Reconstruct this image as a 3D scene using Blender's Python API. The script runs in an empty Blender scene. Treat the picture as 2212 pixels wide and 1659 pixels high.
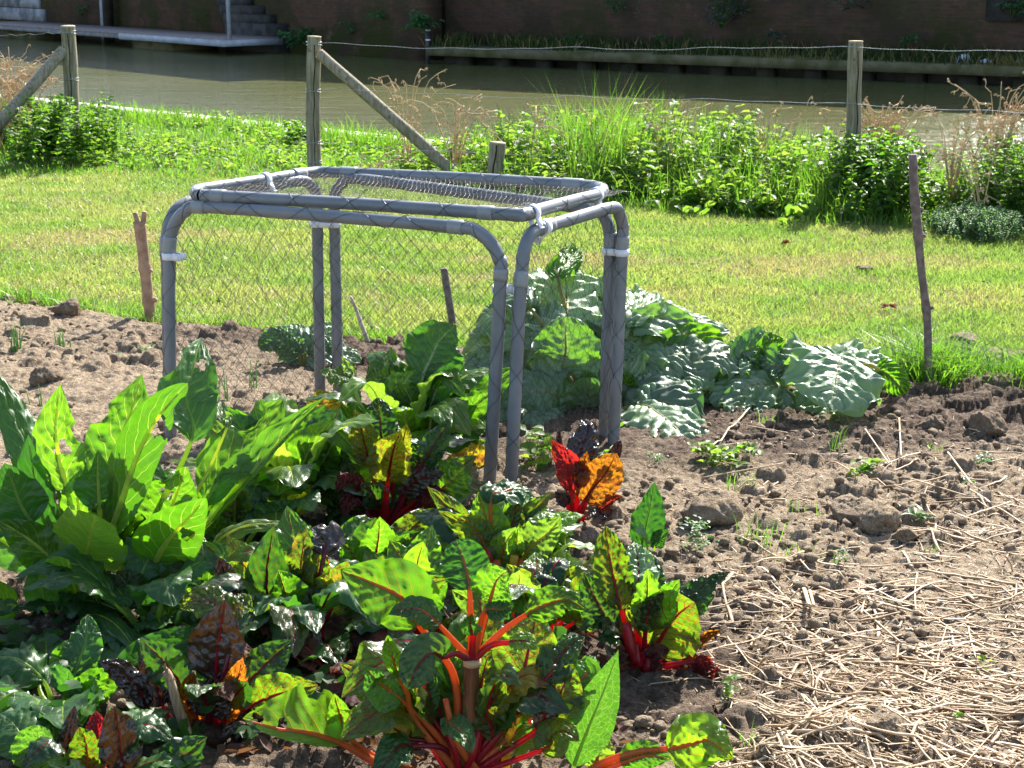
import bpy, math, random
import numpy as np
from mathutils import Vector, Matrix

random.seed(7)
rng = np.random.default_rng(7)
scene = bpy.context.scene

# ------------------------------------------------------------------ camera, sky, sun, exposure
CAM_H = 1.6
FPX = 3735.0                 # focal length in units of the 2212 x 1659 measuring grid
PITCH = math.radians(13.98)
cam_d = bpy.data.cameras.new('camera')
cam = bpy.data.objects.new('camera', cam_d)
scene.collection.objects.link(cam)
cam.location = (0, 0, CAM_H)
cam.rotation_euler = (math.pi / 2 - PITCH, 0, 0)
cam_d.sensor_width = 36
cam_d.lens = FPX / 2212 * 36
cam_d.clip_end = 500
cam_d.dof.use_dof = True
cam_d.dof.focus_distance = 4.6
cam_d.dof.aperture_fstop = 20.0
scene.camera = cam

SUN_AZ = math.radians(26)    # to the right of the view axis, beyond the canal
SUN_EL = math.radians(40)
world = bpy.data.worlds.new("World")
scene.world = world
world.use_nodes = True
wn = world.node_tree.nodes
wn.clear()
wo = wn.new('ShaderNodeOutputWorld')
wb = wn.new('ShaderNodeBackground')
ws = wn.new('ShaderNodeTexSky')
ws.sky_type = 'NISHITA'
ws.sun_disc = False
ws.sun_elevation = SUN_EL
ws.sun_rotation = SUN_AZ
ws.dust_density = 1.6
wb.inputs['Strength'].default_value = 0.11
world.node_tree.links.new(ws.outputs[0], wb.inputs[0])
world.node_tree.links.new(wb.outputs[0], wo.inputs[0])
sun_d = bpy.data.lights.new('sun', 'SUN')
sun_d.energy = 4.8
sun_d.angle = math.radians(0.5)
sun_d.color = (1.0, 0.955, 0.88)
sun = bpy.data.objects.new('sun', sun_d)
scene.collection.objects.link(sun)
sun_dir = Vector((math.cos(SUN_EL) * math.sin(SUN_AZ), math.cos(SUN_EL) * math.cos(SUN_AZ), math.sin(SUN_EL)))
sun.rotation_euler = sun_dir.to_track_quat('Z', 'Y').to_euler()
sun.location = (13, 26, 25)
scene.view_settings.view_transform = 'Standard'
scene.view_settings.look = 'None'
scene.view_settings.exposure = 1.62
scene.view_settings.gamma = 1
scene.render.engine = 'CYCLES'
scene.cycles.use_denoising = True
scene.cycles.max_bounces = 8
scene.cycles.transparent_max_bounces = 8
scene.cycles.transmission_bounces = 6
scene.cycles.sample_clamp_indirect = 6

# ------------------------------------------------------------------ pixel grid -> place
cp, sp_ = math.cos(PITCH), math.sin(PITCH)

def ray(px, py):
    x = (px - 1106.0) / FPX
    y = (829.5 - py) / FPX
    return np.array([x, y * sp_ + cp, y * cp - sp_])

def G(px, py, z=0.0):
    d = ray(px, py)
    t = (z - CAM_H) / d[2]
    return np.array([0, 0, CAM_H]) + d * t

def P(px, py, Y):
    d = ray(px, py)
    return np.array([0, 0, CAM_H]) + d * (Y / d[1])

def U(Y):                    # metres per grid unit at distance Y
    return Y / FPX

# ------------------------------------------------------------------ mesh helpers
def link(o, parent=None):
    scene.collection.objects.link(o)
    if parent is not None:
        o.parent = parent
    return o

def tag(o, label=None, cat=None, group=None, kind=None):
    if label: o['label'] = label
    if cat: o['category'] = cat
    if group: o['group'] = group
    if kind: o['kind'] = kind
    return o

def mk(name, V, F, mat=None, parent=None, origin=None, uv=None, col=None, smooth=True):
    """V (n,3); F list of index arrays (each (m,k)); uv per vertex (n,2); col per vertex (n,4)."""
    V = np.asarray(V, dtype=np.float64).reshape(-1, 3)
    if origin is not None:
        V = V - np.asarray(origin)
    if not isinstance(F, (list, tuple)): F = [F]
    F = [np.asarray(f, dtype=np.int32) for f in F if len(f)]
    me = bpy.data.meshes.new(name)
    me.vertices.add(len(V))
    me.vertices.foreach_set('co', V.astype(np.float32).ravel())
    loops = np.concatenate([f.ravel() for f in F])
    counts = np.concatenate([np.full(len(f), f.shape[1], dtype=np.int32) for f in F])
    starts = np.concatenate([[0], np.cumsum(counts)[:-1]]).astype(np.int32)
    me.loops.add(len(loops))
    me.loops.foreach_set('vertex_index', loops)
    me.polygons.add(len(counts))
    me.polygons.foreach_set('loop_start', starts)
    me.update(calc_edges=True)
    if smooth:
        me.polygons.foreach_set('use_smooth', np.ones(len(counts), dtype=bool))
    if uv is not None:
        l = me.uv_layers.new(name='UVMap')
        l.data.foreach_set('uv', np.asarray(uv, dtype=np.float32)[loops].ravel())
    if col is not None:
        a = me.color_attributes.new('Col', 'FLOAT_COLOR', 'POINT')
        a.data.foreach_set('color', np.asarray(col, dtype=np.float32).ravel())
    me.validate()
    if mat is not None:
        me.materials.append(mat)
    o = bpy.data.objects.new(name, me)
    return link(o, parent)

def empty(name, loc):
    o = bpy.data.objects.new(name, None)
    o.empty_display_size = 0.05
    o.location = tuple(float(c) for c in loc)
    return link(o)

class Acc:
    """collects pieces of ONE mesh"""
    def __init__(s): s.V = []; s.F = []; s.n = 0; s.C = []
    def add(s, V, F, c=None):
        V = np.asarray(V, float)
        for f in (F if isinstance(F, list) else [F]):
            s.F.append(np.asarray(f, int) + s.n)
        s.V.append(V); s.n += len(V)
        if c is not None: s.C.append(np.tile(np.asarray(c, float), (len(V), 1)))
    def build(s, name, mat, parent=None, origin=None, smooth=True):
        by = {}
        for f in s.F:
            if len(f): by.setdefault(f.shape[1], []).append(f)
        return mk(name, np.concatenate(s.V), [np.concatenate(v) for v in by.values()], mat, parent, origin,
                  col=np.concatenate(s.C) if s.C else None, smooth=smooth)

def nrm(v):
    v = np.asarray(v, float)
    n = np.linalg.norm(v, axis=-1, keepdims=True)
    return v / np.maximum(n, 1e-9)

def spline(pts, n):
    """Catmull-Rom through pts, n samples evenly spaced by length"""
    pts = np.asarray(pts, float)
    if len(pts) == 2:
        t = np.linspace(0, 1, n)[:, None]
        return pts[0] * (1 - t) + pts[1] * t
    p = np.vstack([2 * pts[0] - pts[1], pts, 2 * pts[-1] - pts[-2]])
    out = []
    for i in range(1, len(p) - 2):
        t = np.linspace(0, 1, 24, endpoint=False)[:, None]
        a, b, c, d = p[i - 1], p[i], p[i + 1], p[i + 2]
        out.append(0.5 * ((2 * b) + (c - a) * t + (2 * a - 5 * b + 4 * c - d) * t ** 2 + (3 * b - a - 3 * c + d) * t ** 3))
    out.append(pts[-1:])
    q = np.vstack(out)
    s = np.concatenate([[0], np.cumsum(np.linalg.norm(np.diff(q, axis=0), axis=1))])
    ss = np.linspace(0, s[-1], n)
    return np.stack([np.interp(ss, s, q[:, k]) for k in range(3)], 1)

def frames(C, hint):
    T = nrm(np.gradient(C, axis=0))
    hint = np.asarray(hint, float)
    S = np.cross(T, np.broadcast_to(hint, T.shape))
    S = nrm(S)
    N = np.cross(S, T)
    return T, S, N

def tube_vf(C, r, n=8, cap=True, flat=1.0, hint=None):
    C = np.asarray(C, float); m = len(C)
    r = np.broadcast_to(np.asarray(r, float), (m,))
    T = nrm(np.gradient(C, axis=0))
    if hint is None:
        hint = np.array([0.13, 0.21, 1.0]) if abs(T[:, 2]).mean() < 0.8 else np.array([0.1, 1.0, 0.1])
    S = np.zeros_like(T); N = np.zeros_like(T)
    s = nrm(np.cross(T[0], hint))
    for i in range(m):
        s = nrm(s - T[i] * np.dot(s, T[i])); S[i] = s; N[i] = np.cross(s, T[i])
    a = np.linspace(0, 2 * math.pi, n, endpoint=False)
    V = C[:, None, :] + r[:, None, None] * (np.cos(a)[None, :, None] * S[:, None, :] + flat * np.sin(a)[None, :, None] * N[:, None, :])
    V = V.reshape(-1, 3)
    i = np.arange(m - 1)[:, None] * n; j = np.arange(n)[None, :]; k = (j + 1) % n
    F = np.stack([i + j, i + k, i + n + k, i + n + j], -1).reshape(-1, 4)
    if not cap: return V, [F]
    V = np.vstack([V, C[0], C[-1]])
    jj = np.arange(n); kk = (jj + 1) % n
    c0 = np.stack([kk, jj, np.full(n, m * n)], 1)
    c1 = np.stack([(m - 1) * n + jj, (m - 1) * n + kk, np.full(n, m * n + 1)], 1)
    return V, [F, np.vstack([c0, c1])]

def box_vf(x0, x1, y0, y1, z0, z1):
    V = np.array([[x, y, z] for z in (z0, z1) for y in (y0, y1) for x in (x0, x1)], float)
    F = np.array([[0, 2, 3, 1], [4, 5, 7, 6], [0, 1, 5, 4], [2, 6, 7, 3], [0, 4, 6, 2], [1, 3, 7, 5]])
    return V, [F]

def hash2(ix, iy, seed):
    h = (ix * 374761393 + iy * 668265263 + seed * 1442695041) & 0xFFFFFFFF
    h = ((h ^ (h >> 13)) * 1274126177) & 0xFFFFFFFF
    return ((h ^ (h >> 16)) & 0xFFFF) / 65535.0

def vnoise(x, y, seed=0):
    x = np.asarray(x, float); y = np.asarray(y, float)
    ix = np.floor(x).astype(np.int64); iy = np.floor(y).astype(np.int64)
    fx = x - ix; fy = y - iy
    fx = fx * fx * (3 - 2 * fx); fy = fy * fy * (3 - 2 * fy)
    a = hash2(ix, iy, seed); b = hash2(ix + 1, iy, seed); c = hash2(ix, iy + 1, seed); d = hash2(ix + 1, iy + 1, seed)
    return (a * (1 - fx) + b * fx) * (1 - fy) + (c * (1 - fx) + d * fx) * fy

def fbm(x, y, seed=0, oct=4):
    s = 0; a = 0.5; t = 0
    for o in range(oct):
        s = s + a * vnoise(x * 2 ** o, y * 2 ** o, seed + o * 17); t += a; a *= 0.5
    return s / t

# ------------------------------------------------------------------ node helpers
class NB:
    def __init__(s, name):
        s.mat = bpy.data.materials.new(name); s.mat.use_nodes = True
        s.nt = s.mat.node_tree; s.nt.nodes.clear()
        s.out = s.nt.nodes.new('ShaderNodeOutputMaterial')
    def put(s, sock, v):
        if v is None: return
        if isinstance(v, bpy.types.NodeSocket): s.nt.links.new(v, sock)
        else:
            if isinstance(v, (tuple, list)) and len(v) == 3 and sock.type == 'RGBA': v = (*v, 1)
            sock.default_value = v
    def n(s, t, props=None, **ins):
        nd = s.nt.nodes.new(t)
        for k, v in (props or {}).items(): setattr(nd, k, v)
        for k, v in ins.items(): s.put(nd.inputs[k.replace('_', ' ')], v)
        return nd
    def m(s, op, a, b=None, c=None, clamp=False):
        nd = s.nt.nodes.new('ShaderNodeMath'); nd.operation = op; nd.use_clamp = clamp
        for i, v in enumerate((a, b, c)):
            if v is not None: s.put(nd.inputs[i], v)
        return nd.outputs[0]
    def ss(s, v, a, b, t0=0.0, t1=1.0):
        nd = s.nt.nodes.new('ShaderNodeMapRange'); nd.interpolation_type = 'SMOOTHSTEP'
        for i, x in enumerate((v, a, b, t0, t1)): s.put(nd.inputs[i], x)
        return nd.outputs[0]
    def mix(s, f, a, b, blend='MIX'):
        nd = s.nt.nodes.new('ShaderNodeMix'); nd.data_type = 'RGBA'; nd.blend_type = blend
        s.put(nd.inputs[0], f); s.put(nd.inputs[6], a); s.put(nd.inputs[7], b)
        return nd.outputs[2]
    def obj(s): return s.n('ShaderNodeTexCoord').outputs['Object']
    def noise(s, vec, scale, detail=3, rough=0.55):
        nd = s.n('ShaderNodeTexNoise', None, Vector=vec, Scale=scale, Detail=detail, Roughness=rough)
        return nd.outputs[0]
    def bump(s, h, strength=0.5, dist=0.01, normal=None):
        nd = s.n('ShaderNodeBump', None, Height=h, Strength=strength, Distance=dist)
        if normal is not None: s.put(nd.inputs['Normal'], normal)
        return nd.outputs[0]
    def pbsdf(s, **ins): return s.n('ShaderNodeBsdfPrincipled', None, **ins)
    def surf(s, sh):
        s.nt.links.new(sh.outputs[0] if hasattr(sh, 'outputs') else sh, s.out.inputs[0]); return s.mat

def simple_mat(name, c1, c2, scale=20, rough=0.6, spec=0.4, bump=0.2, dist=0.002, stretch=None, metallic=0.0):
    b = NB(name)
    v = b.obj()
    if stretch:
        mp = b.n('ShaderNodeMapping', None, Vector=v); mp.inputs['Scale'].default_value = stretch; v = mp.outputs[0]
    f = b.noise(v, scale, 4)
    f2 = b.ss(f, 0.35, 0.65)
    p = b.pbsdf(Base_Color=b.mix(f2, c1, c2), Roughness=rough, Metallic=metallic)
    p.inputs['Specular IOR Level'].default_value = spec
    if bump: b.put(p.inputs['Normal'], b.bump(b.noise(v, scale * 3, 4), bump, dist))
    return b.surf(p)

def foliage_mat(name, ca, cb, ta, tb, tl=0.45, rough=0.42, spec=0.45, dry=(0.33, 0.25, 0.11), dryt=(0.4, 0.3, 0.1), patch=None):
    """small leaves / blades: Col.r picks the hue, Col.g the dryness of each blade"""
    b = NB(name)
    at = b.n('ShaderNodeAttribute', {'attribute_name': 'Col'})
    sp = b.n('ShaderNodeSeparateColor', None, Color=at.outputs[0])
    r, g = sp.outputs[0], sp.outputs[1]
    base = b.mix(g, b.mix(r, ca, cb), dry)
    tr = b.mix(g, b.mix(r, ta, tb), dryt)
    p = b.pbsdf(Base_Color=base, Roughness=rough)
    p.inputs['Specular IOR Level'].default_value = spec
    t = b.n('ShaderNodeBsdfTranslucent', None, Color=tr)
    mx = b.n('ShaderNodeMixShader', None, Fac=tl)
    b.nt.links.new(p.outputs[0], mx.inputs[1]); b.nt.links.new(t.outputs[0], mx.inputs[2])
    return b.surf(mx)

def leaf_mat(name, top, top2, tr, vein, vtr, N=8, vw=0.16, net=0.4, nscale=55, rough=0.36, spec=0.5, tl=0.5,
             blot=None, blot_t=None, blot_amt=0.5, blot_scale=14, slope=0.32, bump=0.35):
    """big leaves: side veins and a fine net from the leaf's own UV, thin tissue lit from behind"""
    b = NB(name)
    uv = b.n('ShaderNodeUVMap', {'uv_map': 'UVMap'})
    sx = b.n('ShaderNodeSeparateXYZ', None, Vector=uv.outputs[0])
    ob = b.obj()
    oi = b.n('ShaderNodeObjectInfo')
    rnd = oi.outputs['Random']
    u = sx.outputs[0]
    v = b.m('MULTIPLY_ADD', sx.outputs[1], 2.0, -1.0)
    a = b.m('ABSOLUTE', v); sg = b.m('SIGN', v)
    n1 = b.noise(ob, 16, 2)
    s = b.m('SUBTRACT', u, b.m('MULTIPLY', a, slope))
    s = b.m('MULTIPLY', s, float(N))
    s = b.m('ADD', s, b.m('MULTIPLY', sg, 0.22))
    s = b.m('ADD', s, b.m('MULTIPLY', n1, 0.9))
    d = b.m('MULTIPLY', b.m('ABSOLUTE', b.m('SUBTRACT', b.m('FRACT', s), 0.5)), 2.0)
    wv = b.m('MULTIPLY', b.m('SUBTRACT', 1.15, a), vw)
    vm = b.m('SUBTRACT', 1.0, b.ss(d, b.m('MULTIPLY', wv, 0.35), wv))
    rm = b.m('SUBTRACT', 1.0, b.ss(a, 0.015, 0.09))
    vo = b.n('ShaderNodeTexVoronoi', {'feature': 'DISTANCE_TO_EDGE'}, Vector=ob, Scale=nscale)
    nm = b.m('MULTIPLY', b.m('SUBTRACT', 1.0, b.ss(vo.outputs['Distance'], 0.01, 0.10)), net)
    V = b.m('MAXIMUM', vm, b.m('MAXIMUM', b.m('MULTIPLY', rm, 0.8), nm))
    big = b.ss(b.noise(ob, 7, 3), 0.35, 0.68)
    tc = b.mix(big, top, top2)
    tc = b.mix(b.m('MULTIPLY', V, 0.75), tc, vein)
    br = b.m('MULTIPLY_ADD', rnd, 0.5, 0.75)
    trc = b.mix(b.m('MULTIPLY', big, 0.5), tr, tuple(c * 0.62 for c in tr))
    trc = b.mix(b.m('MULTIPLY', V, 0.9), trc, vtr)
    if blot:
        bm = b.ss(b.noise(ob, blot_scale, 4, 0.65), 0.62 - 0.25 * blot_amt, 0.70 - 0.2 * blot_amt)
        tc = b.mix(bm, tc, blot); trc = b.mix(bm, trc, blot_t or blot)
    hs = b.n('ShaderNodeHueSaturation', None, Color=trc, Value=br)
    hs.inputs['Hue'].default_value = 0.5
    b.put(hs.inputs['Hue'], b.m('MULTIPLY_ADD', rnd, -0.02, 0.512))
    hb = b.n('ShaderNodeHueSaturation', None, Color=tc, Value=br)
    h = b.m('SUBTRACT', b.m('MULTIPLY', b.noise(ob, 90, 3), 0.25), b.m('MULTIPLY', V, 0.5))
    nor = b.bump(h, bump, 0.004)
    rg = b.m('MULTIPLY_ADD', b.noise(ob, 30, 3), 0.16, rough - 0.08)
    p = b.pbsdf(Base_Color=hb.outputs[0], Roughness=rg, Normal=nor)
    p.inputs['Specular IOR Level'].default_value = spec
    t = b.n('ShaderNodeBsdfTranslucent', None, Color=hs.outputs[0], Normal=nor)
    mx = b.n('ShaderNodeMixShader', None, Fac=tl)
    b.nt.links.new(p.outputs[0], mx.inputs[1]); b.nt.links.new(t.outputs[0], mx.inputs[2])
    return b.surf(mx)

def stalk_mat(name, c, t, tl=0.4, rough=0.3, streak=0.5):
    b = NB(name)
    mp = b.n('ShaderNodeMapping', None, Vector=b.obj()); mp.inputs['Scale'].default_value = (1, 1, 0.12)
    f = b.ss(b.noise(mp.outputs[0], 160, 3), 0.3, 0.75)
    cc = b.mix(b.m('MULTIPLY', f, streak), c, tuple(x * 0.55 for x in c))
    p = b.pbsdf(Base_Color=cc, Roughness=rough, Normal=b.bump(f, 0.25, 0.002))
    tn = b.n('ShaderNodeBsdfTranslucent', None, Color=t)
    mx = b.n('ShaderNodeMixShader', None, Fac=tl)
    b.nt.links.new(p.outputs[0], mx.inputs[1]); b.nt.links.new(tn.outputs[0], mx.inputs[2])
    return b.surf(mx)

# ================================================================== GROUND
# edge of the dug bed towards the lawn
_eb = np.array([G(*p) for p in [(-900, 600), (-300, 630), (0, 655), (100, 664), (330, 705), (560, 722), (860, 748), (1200, 772),
                                (1520, 784), (1930, 812), (2212, 842), (2700, 890), (3300, 960)]])
def Yb(x): return np.interp(x, _eb[:, 0], _eb[:, 1])

E0, E1 = G(265, 240), G(680, 285)            # near edge of the canal
ed = nrm((E1 - E0)[:2]); en = np.array([-ed[1], ed[0]])
if en[1] < 0: en = -en
def edge_dist(x, y):                          # >0 : on the land, metres from the concrete edge
    return -((x - E0[0]) * en[0] + (y - E0[1]) * en[1])

# soil height field
SX0, SX1, SY0, SY1, SST = -2.75, 2.75, 2.7, 8.7, 0.0075
gx = np.arange(SX0, SX1, SST); gy = np.arange(SY0, SY1, SST)
GXm, GYm = np.meshgrid(gx, gy)
wx_ = GXm + 0.02 * (fbm(GXm * 18, GYm * 18, 71, 2) - .5); wy_ = GYm + 0.02 * (fbm(GXm * 18, GYm * 18, 73, 2) - .5)
def billow(f, s): return 1 - 2 * np.abs(vnoise(wx_ * f, wy_ * f, s) - .5)
H = 0.04 * fbm(GXm * 1.6, GYm * 1.6, 3, 3) + 0.024 * fbm(GXm * 6, GYm * 6, 5, 3)
H += 0.016 * np.abs(fbm(wx_ * 14, wy_ * 14, 9, 2) - .5) * 2 + 0.008 * billow(30, 11) * vnoise(GXm * 5, GYm * 5, 12) + 0.010 * vnoise(wx_ * 52, wy_ * 52, 13) + 0.006 * vnoise(wx_ * 95, wy_ * 95, 14) + .004 * rng.random(GXm.shape)
Hb = H.copy()
def embed(cx, cy, r, k, sink=.35, rough=.5):
    """a lump pressed into the surface: never stacks, only tops what is already there"""
    i0 = int((cx - r - SX0) / SST); i1 = int((cx + r - SX0) / SST) + 2; j0 = int((cy - r - SY0) / SST); j1 = int((cy + r - SY0) / SST) + 2
    if i0 < 0 or j0 < 0 or i1 >= len(gx) or j1 >= len(gy): return
    X, Y_ = gx[i0:i1][None, :] - cx, gy[j0:j1][:, None] - cy
    d2 = (X ** 2 + Y_ ** 2) / (r * r)
    if rough: d2 = d2 * (1 + rough * (2 * vnoise((X + cx) * 1.1 / r + cx * 37, (Y_ + cy) * 1.1 / r, 23) - 1))
    top = np.minimum(np.sqrt(np.clip(1 - d2, 0, 1)), .88) * k - sink
    if rough and r > .018: top = top + .45 * (fbm((X + cx) * 70, (Y_ + cy) * 70, 29, 2) - .5)
    base = Hb[(j0 + j1) // 2, (i0 + i1) // 2]
    H[j0:j1, i0:i1] = np.where(d2 < 1, np.maximum(H[j0:j1, i0:i1], base + top * r), H[j0:j1, i0:i1])
for _ in range(2600):
    cy = SY0 + 6.0 * rng.random(); cx = rng.uniform(-.37, .37) * cy
    if vnoise(cx * 2.2, cy * 2.2, 31) < 0.38: continue
    embed(cx, cy, 0.016 + 0.042 * rng.random() ** 3, rng.uniform(.75, 1.25), .30, 1.1)
Hb = H.copy()
for _ in range(60000):                     # fine crumb structure
    cy = SY0 + 4.8 * rng.random() ** 1.1; cx = rng.uniform(-.36, .36) * cy
    if fbm(cx * 4, cy * 4, 33, 2) < .36: continue
    r_ = 0.006 + 0.013 * rng.random() ** 3.5; embed(cx, cy, r_, rng.uniform(.6, 1.2), rng.uniform(.2, .5), .9 if r_ > .0095 else 0)
H += 0.004 * vnoise(GXm * 130, GYm * 130, 15) + 0.003 * rng.random(GXm.shape)
H -= H.mean()
# smoother trodden strip where the straw lies
gs = G(1900, 1330)
tro = np.exp(-(((GXm - gs[0]) / 0.55) ** 2 + ((GYm - gs[1]) / 0.5) ** 2))
H *= (1 - 0.35 * tro)
sd = Yb(GXm) - GYm + 0.10 * (fbm(GXm * 5, GYm * 5, 41, 3) - 0.5)   # inside the bed > 0
msk = np.clip(sd / 0.14, -0.6, 1)
SOIL = H + 0.03 * msk + 0.012
SOIL = np.where(sd < 0, SOIL * 0.4 - 0.03 + sd * 0.1, SOIL)
def soilz(x, y):
    fx = np.clip((np.asarray(x) - SX0) / SST, 0, len(gx) - 2); fy = np.clip((np.asarray(y) - SY0) / SST, 0, len(gy) - 2)
    return SOIL[np.round(fy).astype(int), np.round(fx).astype(int)]
nx, ny = len(gx), len(gy)
ii = np.arange(ny - 1)[:, None] * nx; jj = np.arange(nx - 1)[None, :]
quad = np.stack([ii + jj, ii + jj + 1, ii + nx + jj + 1, ii + nx + jj], -1).reshape(-1, 4)
# moist, freshly turned patches; those among the chards paint leaf shade into the soil
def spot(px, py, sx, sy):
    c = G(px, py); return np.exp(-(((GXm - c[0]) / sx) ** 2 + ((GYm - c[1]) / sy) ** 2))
damp_shade = np.clip(1.3 * spot(1800, 895, .55, .28) + 1.1 * spot(2150, 905, .45, .25) + 1.2 * spot(600, 745, .55, .28) + 1.2 * spot(850, 800, .4, .35)
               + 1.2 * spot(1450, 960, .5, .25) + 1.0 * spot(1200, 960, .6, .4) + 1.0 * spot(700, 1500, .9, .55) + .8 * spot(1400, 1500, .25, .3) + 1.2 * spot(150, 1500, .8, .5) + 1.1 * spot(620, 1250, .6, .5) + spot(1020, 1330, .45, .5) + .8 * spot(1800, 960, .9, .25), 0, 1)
damp_shade = np.clip(damp_shade * (0.35 + 1.3 * fbm(GXm * 7, GYm * 7, 55, 4)), 0, 1)
sc = np.zeros((nx * ny, 4)); sc[:, 0] = damp_shade.ravel(); sc[:, 3] = 1
b = NB('dry_soil')
ob = b.obj()
at = b.n('ShaderNodeAttribute', {'attribute_name': 'Col'})
dm = b.n('ShaderNodeSeparateColor', None, Color=at.outputs[0]).outputs[0]
n1 = b.noise(ob, 9, 5, 0.6); n2 = b.noise(ob, 70, 4, 0.65); n3 = b.noise(ob, 260, 3, 0.6)
c = b.mix(b.ss(n1, 0.35, 0.65), (0.215, 0.152, 0.092), (0.29, 0.218, 0.14))
c = b.mix(b.ss(n2, 0.40, 0.70), c, (0.37, 0.292, 0.205))
c = b.mix(b.ss(n3, 0.55, 0.68, 0, .75), c, (0.125, 0.088, 0.056))
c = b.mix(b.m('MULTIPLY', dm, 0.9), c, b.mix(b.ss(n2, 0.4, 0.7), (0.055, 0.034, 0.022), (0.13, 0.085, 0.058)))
p = b.pbsdf(Base_Color=c, Roughness=0.92)
p.inputs['Specular IOR Level'].default_value = 0.25
hh = b.m('ADD', b.m('MULTIPLY', n2, 0.6), b.m('MULTIPLY', n3, 0.4))
b.put(p.inputs['Normal'], b.bump(hh, 1.0, 0.022))
M_soil = b.surf(p)
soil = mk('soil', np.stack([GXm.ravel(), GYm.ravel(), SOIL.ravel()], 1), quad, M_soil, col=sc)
tag(soil, 'grey brown crumbly soil of the dug garden bed', kind='structure')

# the bed goes on outside the finely modelled part
cx_ = np.arange(-7, 7.01, .05); cy_ = np.arange(-2.5, 9.01, .05)
CX, CY = np.meshgrid(cx_, cy_)
CZ = 0.012 + 0.04 * (fbm(CX * 6, CY * 6, 5, 3) - .5) + .03 * (fbm(CX * 14, CY * 14, 9, 2) - .5)
sdc = Yb(CX) - CY
CZ = np.where(sdc < .05, -.06, CZ)
ins = (CX > SX0 + .06) & (CX < SX1 - .06) & (CY > SY0 + .06) & (CY < SY1 - .06)
CZ = np.where(ins, -.12, CZ)
n1_, n2_ = CX.shape
i_ = np.arange(n1_ - 1)[:, None] * n2_; j_ = np.arange(n2_ - 1)[None, :]
Fq = np.stack([i_ + j_, i_ + j_ + 1, i_ + n2_ + j_ + 1, i_ + n2_ + j_], -1).reshape(-1, 4)
cc_ = np.zeros((CX.size, 4)); cc_[:, 3] = 1
tag(mk('soil_outer', np.stack([CX.ravel(), CY.ravel(), CZ.ravel()], 1), Fq, M_soil, col=cc_), 'dug soil of the bed beyond the picture', kind='structure')

# loose clods lying on the bed
def rock(cx, cy, cz, r, seed, sub=2, squash=0.7):
    """broken lump: a faceted body roughened by crumbs"""
    n1_, n2_ = (5, 7) if sub == 1 else (32, 46)
    rs_ = np.random.default_rng(int(seed) + 5)
    th = np.linspace(0, math.pi, n1_ + 1)[1:-1]; ph = np.linspace(0, 2 * math.pi, n2_, endpoint=False)
    d = np.array([[math.sin(t) * math.cos(p_), math.sin(t) * math.sin(p_), math.cos(t)] for t in th for p_ in ph] + [[0, 0, 1], [0, 0, -1]])
    pn = nrm(rs_.normal(0, 1, (11, 3))); ph_ = rs_.uniform(.62, 1.0, 11)
    dot = d @ pn.T
    rr = np.min(np.where(dot > .05, ph_ / np.maximum(dot, .05), 9), axis=1)
    rr = np.minimum(rr, 1.15)
    if sub > 1:
        rr = rr * (0.80 + 0.34 * fbm(d[:, 0] * 2.3 + seed + d[:, 2] * 1.3, d[:, 1] * 2.3 + d[:, 2], 67, 4) + .40 * np.abs(fbm(d[:, 0] * 5 + d[:, 2] * 2, d[:, 1] * 4 + seed, 69, 3) - .5) + .05 * (rs_.random(len(d)) - .5))
    if sub > 1:
        ck = np.abs(fbm(d[:, 0] * 2.1 + seed * .3, d[:, 1] * 2.1 + d[:, 2] * 1.7, 75, 2) - .5)
        rr = rr - .16 * np.clip(1 - ck / .035, 0, 1)
    V = d * rr[:, None] * r * np.array([1, 1, squash]) + np.array([cx, cy, cz])
    m = n1_ - 1; F = []
    for i in range(m - 1):
        for j in range(n2_):
            F.append([i * n2_ + j, (i + 1) * n2_ + j, (i + 1) * n2_ + (j + 1) % n2_, i * n2_ + (j + 1) % n2_])
    T = [[len(V) - 2, j, (j + 1) % n2_] for j in range(n2_)] + [[len(V) - 1, (m - 1) * n2_ + (j + 1) % n2_, (m - 1) * n2_ + j] for j in range(n2_)]
    return V, [np.array(F), np.array(T)]
A = Acc()
for k in range(9000):
    px = rng.uniform(-100, 2320); py = 665 + 1000 * rng.random() ** 1.1
    q = G(px, py)
    if q[1] > Yb(q[0]) - 0.05: continue
    if vnoise(q[0] * 2.5, q[1] * 2.5, 77) < 0.42: continue
    r = 0.004 + 0.017 * rng.random() ** 3
    V, F = rock(q[0], q[1], float(soilz(q[0], q[1])) + r * 0.25, r, k, 1)
    A.add(V, F, (0.15 * rng.random(), 0, 0, 1))
tag(A.build('soil_crumbs', M_soil, smooth=False), 'loose crumbs of dry soil scattered over the bed', 'soil', kind='stuff')
BIG = [(1530, 1150, 62, 'big rounded grey clod left of the straw, biggest lump on the bed'), (1845, 1150, 45, 'cracked clod of dry earth above the straw mulch'),
       (1905, 1180, 42, 'cracked clod leaning on its neighbour above the straw'), (1955, 1200, 26, 'small lump of earth right of the cracked clods'),
       (1925, 1755 - 120, 0, ''), (1735, 1130, 28, 'small dry clod between the two large lumps'),
       (1905, 1640, 34, 'crumbly clod at the bottom edge among straw ends'), (1810, 1600, 24, 'small crumbly clod near the orange stalked leaf'),
       (2010, 950, 24, 'round clod on dark moist soil near the tall stick'), (2130, 965, 36, 'wide clod on moist soil at the right border'),
       (100, 870 - 20, 30, 'grey clod behind the big green chard leaves'), (150, 700, 28, 'clod near the grass edge beside the onions')]
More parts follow.
